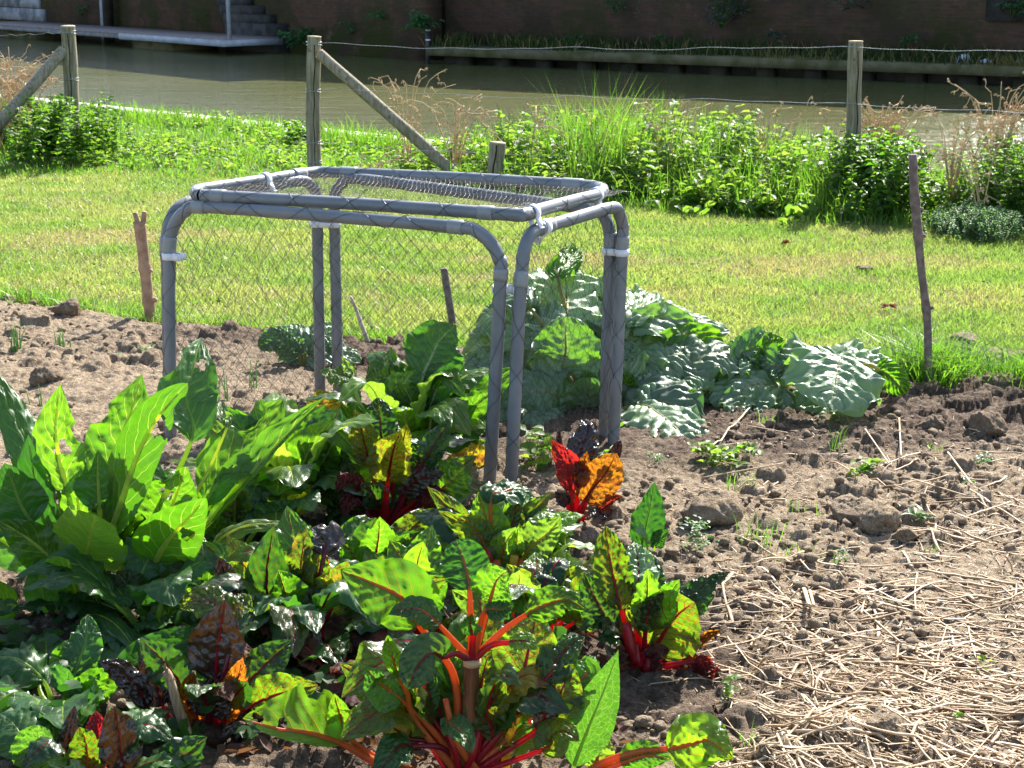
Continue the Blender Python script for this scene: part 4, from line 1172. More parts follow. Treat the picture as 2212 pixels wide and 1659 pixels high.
# white clips
def clip(p, ax, tab, w=.022, half_open=None):
    ax = nrm(ax); tab = nrm(tab - ax * np.dot(ax, tab))
    A = Acc(); o2 = np.cross(ax, tab)
    th = np.linspace(.35, 2 * math.pi - .35, 22) if half_open is None else np.linspace(-math.pi + half_open, math.pi - half_open, 22)
    ro, ri = PR + .0045, PR + .001
    ring = []
    for t in th:
        d = math.cos(t) * tab + math.sin(t) * o2
        ring.append([p + d * ri - ax * w / 2, p + d * ro - ax * w / 2, p + d * ro + ax * w / 2, p + d * ri + ax * w / 2])
    R = np.array(ring).reshape(-1, 3); m = len(th)
    i = np.arange(m - 1)[:, None] * 4; j = np.arange(4)[None, :]
    F = np.stack([i + j, i + (j + 1) % 4, i + 4 + (j + 1) % 4, i + 4 + j], -1).reshape(-1, 4)
    A.add(R, [F, np.array([[0, 1, 2, 3], [4 * m - 1, 4 * m - 2, 4 * m - 3, 4 * m - 4]])])
    B = np.stack([tab, o2, ax], 1)
    if half_open is not None:
        A.build('clip', M_clip, cage, org_c, smooth=False); return
    for s in (-1, 1):
        V, F = box_vf(PR * .86, PR + .030, s * .0145 - .002, s * .0145 + .002, -w / 2, w / 2); A.add(p + V @ B.T, F)
    V, F = box_vf(PR + .0225, PR + .0265, -.0125, .0125, -w / 2 + .001, w / 2 - .001); A.add(p + V @ B.T, F)
    V, F = box_vf(PR + .0305, PR + .0345, -.0185, .0185, -w / 2, w / 2); A.add(p + V @ B.T, F)
    A.build('clip', M_clip, cage, org_c, smooth=False)
UP = np.array([0, 0, 1.0])
dL = nrm(CF[150] - CF[90]); dE = nrm(CE[130] - CE[100])
clip(P(366, 553, fF(366)), UP, dL)
bk = nrm(np.array([0.1, 1.0, 0]))
pa_, pb_ = P(1080, 625, fF(1080)), P(1125, 626, fE(1125))
for p_ in (pa_, pb_): clip(p_, UP, bk, half_open=1.25)
A = Acc(); mid_ = (pa_ + pb_) / 2; d_ = nrm(pb_ - pa_); o_ = np.cross(UP, d_)
V, F = box_vf(-.011, .011, .004, .010, -.014, .014); A.add(mid_ + V @ np.stack([d_, o_, UP], 1).T, F)
V, F = box_vf(-.012, -.007, -.008, .0035, -.013, .013); A.add(mid_ + V @ np.stack([d_, o_, UP], 1).T, F)
V, F = box_vf(.007, .012, -.008, .0035, -.013, .013); A.add(mid_ + V @ np.stack([d_, o_, UP], 1).T, F)
A.build('clip', M_clip, cage, org_c, smooth=False)
clip(P(1317, 542, fB(1317)), UP, dL * .9); clip(P(1343, 545, fE(1343)), UP, -dL)
clip(P(684, 483, fS(684)), UP, dL); clip(P(722, 484, fB(722)), UP, -dL)
clip(G(572, 388, .853), dE, -UP + dL * .6); clip(G(1150, 459, .853), dE, -UP * .8 + dL * .3); clip(G(1287, 421, .853), dE, -UP)
clip(P(1175, 491, fE(1175)), dE, -dL * .4 - UP * .5)

# ------------------------------------------------------------------ netting: diamond mesh of single threads
def net_panel(o00, o10, h, parent, cell, ang, seed, bulge=0.01, name='netting', r=.00066, z0=.05, round_r=.10):
    """upright panel between two foot points"""
    o00 = np.array(o00); o10 = np.array(o10)
    W = np.linalg.norm((o10 - o00)[:2]); ux = (o10 - o00) / W; nx_ = np.array([-ux[1], ux[0], 0])
    A = Acc()
    tn = math.tan(ang)
    for sg in (1, -1):
        k0 = np.arange(-h / tn, W + h / tn, cell)
        for k in k0:
            k = k + rng.normal(0, cell * .07)
            t = np.linspace(0, 1, 34); zz = z0 + (h - z0) * t
            xx = k + sg * (zz) / tn + (0 if sg > 0 else 0)
            ph = rng.uniform(0, 6)
            xx = xx + .006 * np.sin(zz * 19 + ph + seed) + .010 * np.sin(zz * 7 + k * 3) + .0025 * np.sin(zz * 90 + ph)
            top = h - round_r + np.sqrt(np.clip(round_r ** 2 - np.clip(round_r - np.minimum(xx, W - xx), 0, None) ** 2, 0, None))
            ok = (xx > 0) & (xx < W) & (zz < top + .003)
            if ok.sum() < 3: continue
            i = np.where(ok)[0]; xx, zz = xx[i[0]:i[-1] + 1], zz[i[0]:i[-1] + 1]
            d = bulge * np.sin(np.clip(xx / W, 0, 1) * math.pi) * np.sin(zz / h * math.pi) * (1 + .5 * math.sin(k * 11))
            q = o00 + ux * xx[:, None] + nx_ * (d + .0008 * sg)[:, None] + np.array([0, 0, 1.0]) * zz[:, None]
            V, F = tube_vf(q, r, 3, cap=False); A.add(V, F)
    A.build(name, M_net, parent, org_c)
def foot(px, py, Y):
    q = P(px, py, Y); return np.array([q[0], q[1], 0])
pFL, pFR = foot(367, 600, YFL), foot(1075, 700, YFR)
pEF, pEB = foot(1122, 650, fE(1122)), foot(1342, 600, YBR)
pBL, pBR = foot(723, 600, YBL), foot(1316, 600, YBR + .03)
pSF, pSB = foot(362, 600, fS(362)), foot(684, 600, fS(684))
net_panel(pFL, pFR, .80, front, .062, math.radians(47), 0, .02)
net_panel(pEF, pEB, .80, end, .042, math.radians(66), 2, -.015)
net_panel(pBL, pBR, .79, back, .062, math.radians(45), 4, .02)
net_panel(pSF, pSB, .79, side, .05, math.radians(60), 6, .02)
# the sheet over the top, sagging a little
A = Acc()
cs = [G(424, 413, .853), G(1140, 463, .853), G(1302, 412, .853), G(690, 371, .853)]
ux = cs[1] - cs[0]; uy = cs[3] - cs[0]; Wx = np.linalg.norm(ux); Wy = np.linalg.norm(uy); ux /= Wx; uy /= Wy
def sag(a, c): return -.05 * np.sin(np.clip(a / Wx, 0, 1) * math.pi) * np.sin(np.clip(c / Wy, 0, 1) * math.pi)
for sg in (1, -1):
    for k in np.arange(-Wy * 1.2, Wx + Wy * 1.2, .017):
        t = np.linspace(0, Wy, 26); xx = k + sg * t * .55 + .004 * np.sin(t * 30 + k * 40) + .003 * np.sin(t * 75 + k * 9)
        ok = np.where((xx > 0) & (xx < Wx))[0]
        if len(ok) < 3: continue
        xx, tt = xx[ok[0]:ok[-1] + 1], t[ok[0]:ok[-1] + 1]
        q = cs[0] + ux * xx[:, None] + uy * tt[:, None] + np.array([0, 0, 1.0]) * (sag(xx, tt) + .002 * np.sin(xx * 90 + tt * 60))[:, None]
        V, F = tube_vf(q, .00065, 3, cap=False); A.add(V, F)
A.build('netting', M_net, top, org_c)

# ================================================================== BIG LEAVES
def prof(u, kind):
    u = np.clip(u, 0, 1)
    if kind == 'chard':  w = np.sin(math.pi * u ** 0.72) ** 0.75 * (1 - .12 * u)
    elif kind == 'spear': w = np.sin(math.pi * u ** 0.80) ** 0.85 * (1.05 - .25 * u)
    elif kind == 'round': w = np.sqrt(np.clip(1 - (2 * u ** .85 - 1) ** 2, 0, 1))
    elif kind == 'long':  w = np.sin(math.pi * u ** 0.9) ** .6 * .95
    elif kind == 'rhu':   w = np.clip(1 - ((u - .36) / .655) ** 2, 0, 1) ** .52 * np.clip((u + .02) / .10, 0, 1) ** .5
    else: w = np.sin(math.pi * u)
    return w

def leaf(root, org, spine, nblade, half, mat, smat, t_face, kind='chard', ruffle=.12, pucker=.004, curl=.5, nv=10, nu=56, N=8, slope=.32,
         stalk=(.009, .0035), wl=1.0, wr=1.0, bites=(), holes=(), twist=0.0, seed=0, fr=3.0, name='leaf', lobe=0.0, ragged=.05, rib=.92):
    """spine: world points from the ground up; the blade starts at point number nblade"""
    r_ = np.random.default_rng(seed + 1000)
    spine = np.asarray(spine, float)
    dense = spline(spine, 240)
    ib = int(np.argmin(np.linalg.norm(dense - spine[nblade], axis=1))) if nblade else 0
    L = np.linalg.norm(np.diff(dense[ib:], axis=0), axis=1).sum()
    C = spline(dense[ib:][::max(1, (240 - ib) // 30)] if ib < 200 else dense[ib:], nu)
    C[-1] = dense[-1]
    T, S, Nn = frames(C, t_face)
    if twist:
        a = twist * np.linspace(0, 1, nu)[:, None]
        S, Nn = S * np.cos(a) + Nn * np.sin(a), Nn * np.cos(a) - S * np.sin(a)
    u = np.linspace(0, 1, nu); v = np.linspace(-1, 1, 2 * nv + 1)
    W0 = half * prof(u, kind)
    Uu, Vv = np.meshgrid(u, v, indexing='ij')
    W = np.stack([W0 * (wl if x < 0 else wr) for x in v], 1)
    a = np.abs(Vv); sg = np.sign(Vv)
    # ragged margin and bites
    edge = 1 + ragged * (fbm(Uu * 9 + seed, sg * 3 + seed * .7, 201 + seed, 3) - .5) * 2.2 * a ** 2
    for (bu, bs, bd_, br_) in bites:
        edge = edge * (1 - np.where(sg == bs, bd_ * np.clip(1.25 - ((Uu - bu) / br_) ** 2, 0, 1) ** .6, 0) * np.clip(a * 1.2, 0, 1))
    W = W * edge
    th = curl * a
    xo = np.where(abs(curl) > 1e-3, np.sin(th) / (curl + 1e-9), a) * W * sg
    no = np.where(abs(curl) > 1e-3, (1 - np.cos(th)) / (curl + 1e-9), 0) * W
    ph1, ph2 = r_.uniform(0, 6.3, 2)
    ruf = np.where(sg > 0, np.sin(Uu * fr * 6.3 + ph1 + 1.2 * np.sin(Uu * 5 + ph2)), np.sin(Uu * fr * 5.6 + ph2 + 1.2 * np.sin(Uu * 6 + ph1)))
    ruf = ruf + .45 * np.sin(Uu * fr * 14 + ph2 * 2 + sg)
    no = no + ruffle * W * a ** 2.2 * ruf
    # quilted tissue between the veins
    s = (Uu - slope * a) * N + sg * .22 + .45
    q = np.abs(np.cos(math.pi * s)) ** .8
    s = s + (.7 if kind == 'rhu' else 1.3) * (fbm(Uu * 5 + seed, Vv * 2.5, 305 + seed, 2) - .5); q = np.abs(np.cos(math.pi * s)) ** .7 * (1.0 if kind == 'rhu' else .7)
    q = q * np.clip(a * 5, 0, 1) * (0.45 + 1.1 * vnoise(Uu * 11 + seed, Vv * 4 + seed, 301 + seed)) + (.35 if kind == 'rhu' else .7) * (vnoise(Uu * 18 + seed, Vv * 7, 303 + seed) - .5) + .45 * (vnoise(Uu * 36 + seed, Vv * 14, 307 + seed) - .5)
    env = np.clip(W / (half * .5 + 1e-9), 0, 1)
    no = no + pucker * q * env
    Pp = C[:, None, :] + S[:, None, :] * xo[..., None] + Nn[:, None, :] * no[..., None]
    if lobe:
        back = lobe * half * a ** 1.4 * np.clip(1 - Uu / .55, 0, 1) ** 1.5
        Pp = Pp - T[:1, None, :] * back[..., None]
    m = 2 * nv + 1
    V = Pp.reshape(-1, 3)
    uv = np.stack([Uu.ravel(), (Vv.ravel() + 1) / 2], 1)
    i = np.arange(nu - 1)[:, None] * m; j = np.arange(m - 1)[None, :]
    F = np.stack([i + j, i + j + 1, i + m + j + 1, i + m + j], -1).reshape(-1, 4)
    for (hu, hv, hr) in holes:                # eaten holes: drop faces, pull the rim round
        c = Pp[int(hu * (nu - 1)), int((hv + 1) / 2 * (m - 1))]
        d = V - c; dist = np.linalg.norm(d, axis=1)
        rr = hr * (1 + .35 * np.sin(np.arctan2(d @ S[nu // 2], d @ T[nu // 2]) * 3 + seed))
        ins = dist < rr
        F = F[~ins[F].any(axis=1)]
        rim = (dist < rr * 1.5) & ~ins
        V = np.where(rim[:, None], c + d * (np.where(dist > 0, rr * 1.08 / np.maximum(dist, 1e-6), 1) * .6 + .4)[:, None], V)
    o = mk(name, V, F, mat, root, org, uv=uv)
    # stalk and midrib in one tapering tube
    k = int(ib + (239 - ib) * rib)
    ctr = dense[:k + 1:max(1, k // 60)]
    base_n = np.linspace(0, 1, len(ctr)); tb = ib / max(k, 1)
    R = np.where(base_n < tb, stalk[0] + (stalk[1] - stalk[0]) * base_n / max(tb, 1e-6), stalk[1] * (1 - .82 * (base_n - tb) / max(1 - tb, 1e-6)))
    if len(ctr) > 2:
        mk('stalk', *tube_vf(ctr, R, 8, flat=.75, hint=t_face), smat, o, org)
    return o

# leaf skins --------------------------------------------------------
PALE, PALET = (0.24, 0.32, 0.08), (0.50, 0.66, 0.08)
RED, REDT = (0.22, 0.012, 0.016), (0.50, 0.015, 0.012)
ORG, ORGT = (0.50, 0.10, 0.02), (0.75, 0.16, 0.02)
LM = {}
LM['green'] = leaf_mat('chard_green', (0.045, 0.115, 0.016), (0.07, 0.15, 0.02), (0.15, 0.40, 0.008), PALE, PALET, 7, .13, .10, rough=.34, tl=.52)
LM['deep'] = leaf_mat('chard_deep_green', (0.032, 0.088, 0.022), (0.05, 0.12, 0.03), (0.08, 0.28, 0.015), (0.14, 0.22, 0.07), (0.25, 0.42, 0.05), 8, .10, .08, rough=.36, spec=.42, tl=.4)
LM['pale'] = leaf_mat('chard_light_green', (0.08, 0.15, 0.03), (0.11, 0.18, 0.04), (0.28, 0.52, 0.025), PALE, PALET, 8, .12, .14, rough=.38, tl=.5)
LM['orangev'] = leaf_mat('chard_orange_vein', (0.05, 0.12, 0.018), (0.075, 0.15, 0.022), (0.18, 0.44, 0.010), (0.20, 0.13, 0.03), (0.45, 0.25, 0.02), 8, .13, .16, rough=.33, tl=.55)
LM['redv'] = leaf_mat('chard_red_vein', (0.042, 0.09, 0.016), (0.055, 0.12, 0.02), (0.19, 0.42, 0.010), (0.14, 0.012, 0.012), (0.30, 0.03, 0.012), 9, .22, .65, 70, rough=.32, tl=.55, blot=(0.09, 0.07, 0.015), blot_t=(0.40, 0.28, 0.02), blot_amt=.08)
LM['redy'] = leaf_mat('chard_yellow_red_vein', (0.06, 0.10, 0.016), (0.085, 0.12, 0.02), (0.26, 0.43, 0.012), (0.14, 0.012, 0.012), (0.32, 0.03, 0.012), 9, .22, .7, 70, rough=.32, tl=.55, blot=(0.12, 0.05, 0.015), blot_t=(0.5, 0.18, 0.02), blot_amt=.08)
LM['redgreen'] = leaf_mat('chard_dark_red_vein', (0.022, 0.058, 0.018), (0.034, 0.085, 0.022), (0.07, 0.24, 0.012), (0.08, 0.012, 0.016), (0.18, 0.02, 0.012), 9, .14, .18, rough=.31, spec=.5, tl=.4)
LM['purple'] = leaf_mat('chard_purple', (0.036, 0.028, 0.022), (0.05, 0.04, 0.024), (0.10, 0.045, 0.010), (0.07, 0.010, 0.014), (0.25, 0.02, 0.01), 8, .14, .2, rough=.26, spec=.6, tl=.13, blot=(0.06, 0.032, 0.014), blot_t=(0.45, 0.18, 0.02), blot_amt=-.15)
LM['red'] = leaf_mat('chard_red_leaf', (0.13, 0.012, 0.016), (0.18, 0.02, 0.018), (0.48, 0.022, 0.016), (0.09, 0.008, 0.012), (0.36, 0.01, 0.01), 9, .16, .5, 75, rough=.34, tl=.55, blot=(0.10, 0.02, 0.015), blot_t=(0.45, 0.05, 0.012), blot_amt=.3)
LM['orange'] = leaf_mat('chard_orange_leaf', (0.20, 0.07, 0.012), (0.25, 0.10, 0.015), (0.55, 0.22, 0.012), (0.15, 0.015, 0.012), (0.28, 0.02, 0.01), 9, .22, .8, 70, rough=.34, tl=.58, blot=(0.15, 0.05, 0.012), blot_t=(0.6, 0.14, 0.012), blot_amt=.35)
LM['yellow'] = leaf_mat('chard_yellow_leaf', (0.17, 0.15, 0.022), (0.20, 0.18, 0.03), (0.60, 0.48, 0.02), (0.15, 0.10, 0.02), (0.40, 0.22, 0.02), 8, .12, .3, rough=.42, tl=.5, blot=(0.12, 0.06, 0.015), blot_t=(0.4, 0.18, 0.02), blot_amt=.3)
LM['dry'] = leaf_mat('withered_leaf', (0.10, 0.045, 0.028), (0.16, 0.08, 0.045), (0.3, 0.09, 0.03), (0.06, 0.02, 0.015), (0.12, 0.03, 0.02), 8, .14, .4, rough=.7, spec=.2, tl=.3, blot=(0.05, 0.018, 0.02), blot_t=(0.12, 0.03, 0.02))
LM['dock'] = leaf_mat('dock_leaf', (0.045, 0.11, 0.018), (0.065, 0.14, 0.022), (0.13, 0.36, 0.012), (0.16, 0.26, 0.06), (0.36, 0.62, 0.07), 12, .13, .45, 80, rough=.40, tl=.5, bump=.6)
LM['rhu'] = leaf_mat('rhubarb_leaf', (0.135, 0.215, 0.10), (0.175, 0.255, 0.135), (0.26, 0.54, 0.04), (0.29, 0.36, 0.21), (0.34, 0.5, 0.08), 6, .16, .10, 40, rough=.40, spec=.65, tl=.30, bump=.5)
LM['rhud'] = leaf_mat('rhubarb_shaded_leaf', (0.085, 0.145, 0.075), (0.115, 0.18, 0.10), (0.14, 0.40, 0.015), (0.18, 0.25, 0.13), (0.3, 0.45, 0.08), 7, .12, .12, 40, rough=.45, spec=.8, tl=.3, bump=.5)  # darker copy of the rhubarb skin, shade put into its colour
SM = {'pale': stalk_mat('pale_green_stalk', (0.38, 0.46, 0.12), (0.88, 0.95, 0.14), .68), 'green': stalk_mat('green_stalk', (0.22, 0.32, 0.08), (0.6, 0.8, 0.12), .6),
      'red': stalk_mat('red_stalk', (0.32, 0.014, 0.026), (0.8, 0.02, 0.03), .5), 'orange': stalk_mat('orange_stalk', (0.52, 0.13, 0.03), (0.85, 0.22, 0.03), .45),
      'purple': stalk_mat('dark_red_stalk', (0.18, 0.014, 0.03), (0.5, 0.02, 0.03), .4), 'yellow': stalk_mat('yellow_stalk', (0.6, 0.4, 0.05), (0.95, 0.65, 0.06), .58),
      'rhu': stalk_mat('rhubarb_stalk', (0.24, 0.24, 0.07), (0.5, 0.5, 0.08), .4), 'white': stalk_mat('white_green_rib', (0.48, 0.56, 0.30), (0.85, 0.95, 0.4), .6)}

_lseed = [0]
class Plant:
    def __init__(s, name, base, label, cat='chard plant', group=None, smat='red', Y=None):
        q = G(*base) if Y is None else P(base[0], base[1], Y)
        s.Y = q[1]; z = float(soilz(q[0], q[1])) - .012
        s.org = np.array([q[0], q[1], z]); s.root = empty(name, s.org); s.smat = smat; s.bpx = base; s.k = 1.42; s.front = -.4
        tag(s.root, label, cat, group)
    def L(s, pts, half, mat, dd=0.0, face=(0, -1, .45), pet=(), smat=None, from_=None, off=(0, 0), **kw):
        """pts: grid points of the blade from its base to its tip; half: half width in grid units; dd: how far the tip leans away (+) or near (-), metres"""
        _lseed[0] += 1
        b0 = s.org + np.array([off[0], off[1], 0.0]) + np.array([rng.normal(0, .008), rng.normal(0, .008), 0])
        if from_ is not None: b0 = from_
        allp = list(pet) + list(pts); n = len(allp)
        d0 = b0[1] - s.Y
        Ys = [s.Y + d0 + (dd - d0) * ((k + 1) / n) ** 1.3 for k in range(n)]
        q = [b0] + [P(a, b_, y) for (a, b_), y in zip(allp, Ys)]
        kw.setdefault('seed', _lseed[0] * 7)
        k_ = s.k
        return leaf(s.root, s.org, q, 1 + len(pet), half * k_ * U(s.Y + dd * .6), LM[mat], SM[smat or s.smat], np.array(face, float), **kw)

    def fill(s, n, mats, reach=(.12, .26), high=(.10, .24), half=(.03, .055), az=None, grow=1.22, smat=None, rad=.004, **kw):
        """more leaves of the same plant, arching out all round"""
        for k in range(n):
            _lseed[0] += 1
            a = rng.uniform(0, 6.283) if az is None else rng.uniform(*az)
            r, h = rng.uniform(*reach), rng.uniform(*high)
            o = np.array([math.cos(a), math.sin(a), 0]); w_ = np.array([-math.sin(a), math.cos(a), 0]) * rng.normal(0, .03)
            b0 = s.org + o * .02
            q = [b0, b0 + o * r * .25 + [0, 0, h * .5], b0 + o * r * .55 + w_ + [0, 0, h * .92], b0 + o * r + w_ * 2 + [0, 0, h * rng.uniform(.55, 1.05)]]
            kk = dict(kind='chard', curl=rng.uniform(-.7, .3), ruffle=.15, pucker=.007, stalk=(rad * 1.6, rad * .9), seed=_lseed[0] * 7, nu=40, nv=8); kk.update(kw)
            m = mats[rng.integers(len(mats))]
            leaf(s.root, s.org, q, 1, rng.uniform(*half) * grow, LM[m], SM[smat or s.smat], o * -.5 + np.array([0, -.15, 1]) , **kk)

    def stand(s, n, mats, wide=.18, high=(.18, .34), half=(.035, .06), deep=.16, smat=None, rad=.004, **kw):
        """upright leaves turned to the viewer's side, sun behind them"""
        for k in range(n):
            _lseed[0] += 1
            x = rng.uniform(-wide, wide); y = rng.uniform(deep * s.front, deep); h = rng.uniform(*high) * (1 - .35 * abs(x) / wide)
            b0 = s.org + [x * .15, y * .15, 0]
            q = [b0, b0 + [x * .3, y * .3, h * .42], b0 + [x * .65, y * .7, h * .75], b0 + [x * 1.05 + rng.normal(0, .02), y * 1.2, h]]
            kk = dict(kind='chard', curl=rng.uniform(-.3, .5), ruffle=.17, pucker=.008, stalk=(rad * 1.6, rad), seed=_lseed[0] * 7, nu=44, nv=8); kk.update(kw)
            m = mats[rng.integers(len(mats))]
            leaf(s.root, s.org, q, 1, rng.uniform(*half), LM[m], SM[smat or s.smat], np.array([rng.normal(0, .35), -1, .3]), **kk)

UPF = (.12, -.38, 1)      # blade lying flat, upper side to the sky
TILT = (.12, -.75, .8)

# ---- A : large pale ribbed chard on the left
A_ = Plant('chard_plant', (215, 1345), 'large green chard with thick pale yellow green ribs, tallest of the bed', group='chard plants', smat='pale')
A_.k = 1.22
big = dict(stalk=(.017, .0075), pucker=.009, ruffle=.07)
A_.L([(412, 955), (402, 860), (420, 785), (434, 728)], 60, 'deep', .28, kind='spear', pet=((300, 1170),), curl=.35, face=(.35, -1, .3), bites=((.62, -1, .35, .12),), holes=((.72, .35, .012),), smat='green', stalk=(.014, .005), pucker=.009, ruffle=.06)
A_.L([(150, 1065), (130, 1000), (121, 920), (131, 828)], 52, 'green', .05, kind='spear', pet=((180, 1180),), curl=-.25, bites=((.55, 1, .3, .1), (.45, -1, .18, .08)), holes=((.42, .25, .016),), **big)
A_.L([(225, 1045), (243, 985), (283, 890), (307, 806)], 62, 'green', .12, kind='spear', pet=((215, 1180),), curl=.3, bites=((.55, -1, .25, .1),), **big)
A_.L([(240, 1160), (262, 1085), (303, 970), (350, 890), (406, 828)], 50, 'green', -.08, kind='long', pet=((228, 1240),), curl=.25, face=(-.25, -1, .2), holes=((.72, .4, .022),), bites=((.88, 1, .5, .06), (.25, -1, .25, .08)), stalk=(.02, .011), pucker=.005, ruffle=.06)
A_.L([(440, 1090), (490, 1010), (555, 950), (612, 862)], 62, 'green', .22, kind='long', pet=((320, 1225),), curl=.5, face=(-.5, -1, .15), bites=((.75, -1, .6, .13),), **big)
A_.L([(430, 1150), (490, 1082), (590, 970), (703, 856)], 50, 'green', .12, kind='spear', pet=((310, 1255),), curl=.75, face=(-.7, -.7, .25), wr=.5, **big)
A_.L([(345, 1150), (372, 1090), (392, 1040), (402, 1008)], 66, 'green', -.02, kind='chard', pet=((285, 1230),), curl=.35, holes=((.55, -.3, .012),), bites=((.8, -1, .4, .1),), **big)
A_.L([(330, 1222), (355, 1178), (392, 1135), (446, 1076)], 66, 'green', -.16, kind='chard', pet=((285, 1285),), curl=.45, face=(.15, -1, .1), holes=((.58, .3, .016),), stalk=(.02, .010), pucker=.004, ruffle=.08)
A_.L([(186, 1222), (190, 1190), (197, 1150), (206, 1112)], 72, 'pale', -.20, kind='round', pet=((200, 1290),), curl=-.2, face=(.1, -1, .35), stalk=(.012, .006), pucker=.004, ruffle=.10)
A_.L([(168, 1300), (160, 1265), (150, 1240), (148, 1208)], 58, 'green', -.24, kind='round', pet=((190, 1330),), curl=.3, bites=((.92, 1, .7, .09),), stalk=(.011, .006), pucker=.004, ruffle=.12)
A_.L([(125, 1185), (95, 1120), (75, 1030), (61, 938)], 52, 'deep', .05, kind='spear', pet=((180, 1270),), curl=.5, face=(-.3, -1, .1), smat='green', stalk=(.014, .006), pucker=.005)
A_.L([(105, 1090), (70, 985), (30, 890), (-10, 800)], 44, 'deep', .30, kind='spear', pet=((170, 1220),), curl=-.5, face=(.3, -.6, .9), smat='green', stalk=(.014, .006), pucker=.008)
A_.L([(70, 1130), (45, 1090), (30, 1050), (10, 1000)], 60, 'deep', -.02, kind='chard', pet=((140, 1230),), curl=.4, smat='green', stalk=(.014, .006))
A_.L([(215, 1100), (212, 1040), (211, 1000), (212, 972)], 46, 'deep', -.02, kind='chard', pet=((215, 1200),), curl=.4, stalk=(.014, .006), bites=((.8, -1, .6, .2),))
A_.L([(440, 1200), (490, 1155), (550, 1133), (655, 1133)], 22, 'pale', .10, kind='spear', pet=((330, 1280),), curl=-.6, face=(.0, -.5, 1), stalk=(.014, .006))
A_.L([(20, 1150), (-60, 1085), (-140, 1040)], 60, 'deep', .05, kind='chard', pet=((110, 1245),), stalk=(.021, .014))
A_.L([(0, 1120), (-60, 1050), (-110, 1000)], 60, 'green', .12, kind='chard', pet=((105, 1205),), stalk=(.019, .012))
A_.L([(490, 925), (484, 900), (478, 866)], 14, 'pale', .3, kind='long', pet=((400, 1100),), curl=.8, stalk=(.008, .003))
A_.L([(320, 1290), (360, 1262), (405, 1256), (446, 1274)], 24, 'deep', -.25, kind='long', pet=((260, 1318),), curl=-.9, face=UPF, stalk=(.010, .005), pucker=.008)
A_.L([(160, 1345), (205, 1328), (250, 1350), (300, 1412)], 34, 'deep', -.40, kind='spear', curl=-.7, face=UPF, stalk=(.008, .004))
A_.L([(120, 1330), (95, 1290), (85, 1235), (75, 1205)], 36, 'deep', -.08, kind='chard', curl=.4, smat='green', stalk=(.008, .003))
A_.L([(40, 1325), (0, 1290), (-40, 1268)], 38, 'green', -.15, kind='spear', pet=((120, 1365),), curl=-.4, face=TILT, stalk=(.01, .005))
A_.L([(60, 1410), (20, 1425), (-30, 1450)], 62, 'deep', -.45, kind='chard', pet=((130, 1385),), curl=-.4, face=TILT, stalk=(.01, .005), holes=((.4, -.3, .008),))
A_.L([(370, 1110), (410, 1085), (455, 1060)], 30, 'green', .15, kind='chard', pet=((290, 1220),), face=TILT, stalk=(.012, .006))
for k, (x1, y1, r0, s_) in enumerate([(250, 1170, .024, 'pale'), (270, 1190, .022, 'pale'), (232, 1210, .022, 'pale'), (205, 1230, .018, 'pale'), (290, 1235, .018, 'green'), (262, 1250, .020, 'pale')]):
    c = spline(np.array([A_.org + [rng.normal(0, .02), -.03 + rng.normal(0, .02), 0], P((x1 + 225) / 2, (y1 + 1340) / 2, A_.Y - .06), P(x1, y1, A_.Y + .02)]), 12)
    mk('stalk', *tube_vf(c, np.linspace(r0, r0 * .55, 12), 10, flat=.55, hint=(0, -1, 0)), SM[s_], A_.root, A_.org)

A2_ = Plant('chard_plant', (610, 1150), 'pale leaved green chard filling the gap between the large chard and the red chard', group='chard plants', smat='pale')
A2_.fill(21, ['pale', 'green', 'pale', 'rhud', 'green'], (.12, .34), (.08, .34), (.045, .075), rad=.006, curl=-.2)
A2_.stand(14, ['green', 'pale', 'green', 'deep'], .26, (.16, .38), (.045, .07), rad=.006)
A3_ = Plant('chard_plant', (130, 1560), 'dark green chard leaves lying in deep shade at the left border', group='chard plants', smat='green')
A3_.fill(11, ['deep'], (.12, .36), (.03, .16), (.04, .07), rad=.005)
A3_.stand(6, ['deep', 'green'], .3, (.10, .2), (.04, .06), rad=.005)
A4_ = Plant('chard_plant', (330, 1400), 'low dark green chard in the shade in front of the large chard', group='chard plants', smat='green')
A4_.fill(14, ['deep', 'deep', 'redgreen'], (.10, .30), (.04, .20), (.04, .065), rad=.005)
A4_.stand(7, ['green', 'deep', 'redv'], .2, (.10, .24), (.04, .06), rad=.005)
A_.fill(12, ['deep', 'green', 'green'], (.12, .26), (.14, .40), (.035, .055), smat='green', rad=.006, curl=.2, az=(.1, 3.0))
A_.fill(4, ['deep'], (.12, .24), (.03, .10), (.035, .05), smat='green', rad=.005, az=(3.2, 6.2))
A_.stand(8, ['green', 'deep', 'green'], .36, (.22, .42), (.045, .065), rad=.007)
# ---- B : green chard inside the cage
B_ = Plant('chard_plant', (880, 1030), 'green chard with white ribs standing inside the cage behind the red chard', group='chard plants', smat='white')
bb = dict(stalk=(.012, .006), pucker=.011, ruffle=.14)
B_.L([(862, 905), (862, 870), (868, 835), (900, 795)], 62, 'green', .05, kind='chard', curl=.35, wl=.55, wr=1.15, bites=((.85, -1, .5, .1),), **bb)
B_.L([(912, 815), (930, 775), (950, 735), (985, 702)], 54, 'deep', .18, kind='chard', pet=((890, 900),), curl=.3, face=(.2, -1, .3), **bb)
B_.L([(775, 875), (757, 840), (745, 800), (738, 770)], 16, 'pale', .1, kind='long', pet=((830, 960),), curl=.9, face=(1, -.5, .2), **bb)
B_.L([(832, 868), (822, 838), (808, 812), (795, 790)], 28, 'pale', .1, kind='chard', pet=((850, 940),), curl=-.9, face=(-.4, -.3, 1), stalk=(.012, .007), pucker=.014, ruffle=.15)
B_.L([(760, 830), (730, 812), (690, 800)], 26, 'pale', .05, kind='chard', pet=((800, 920),), curl=-.4, face=UPF, **bb)
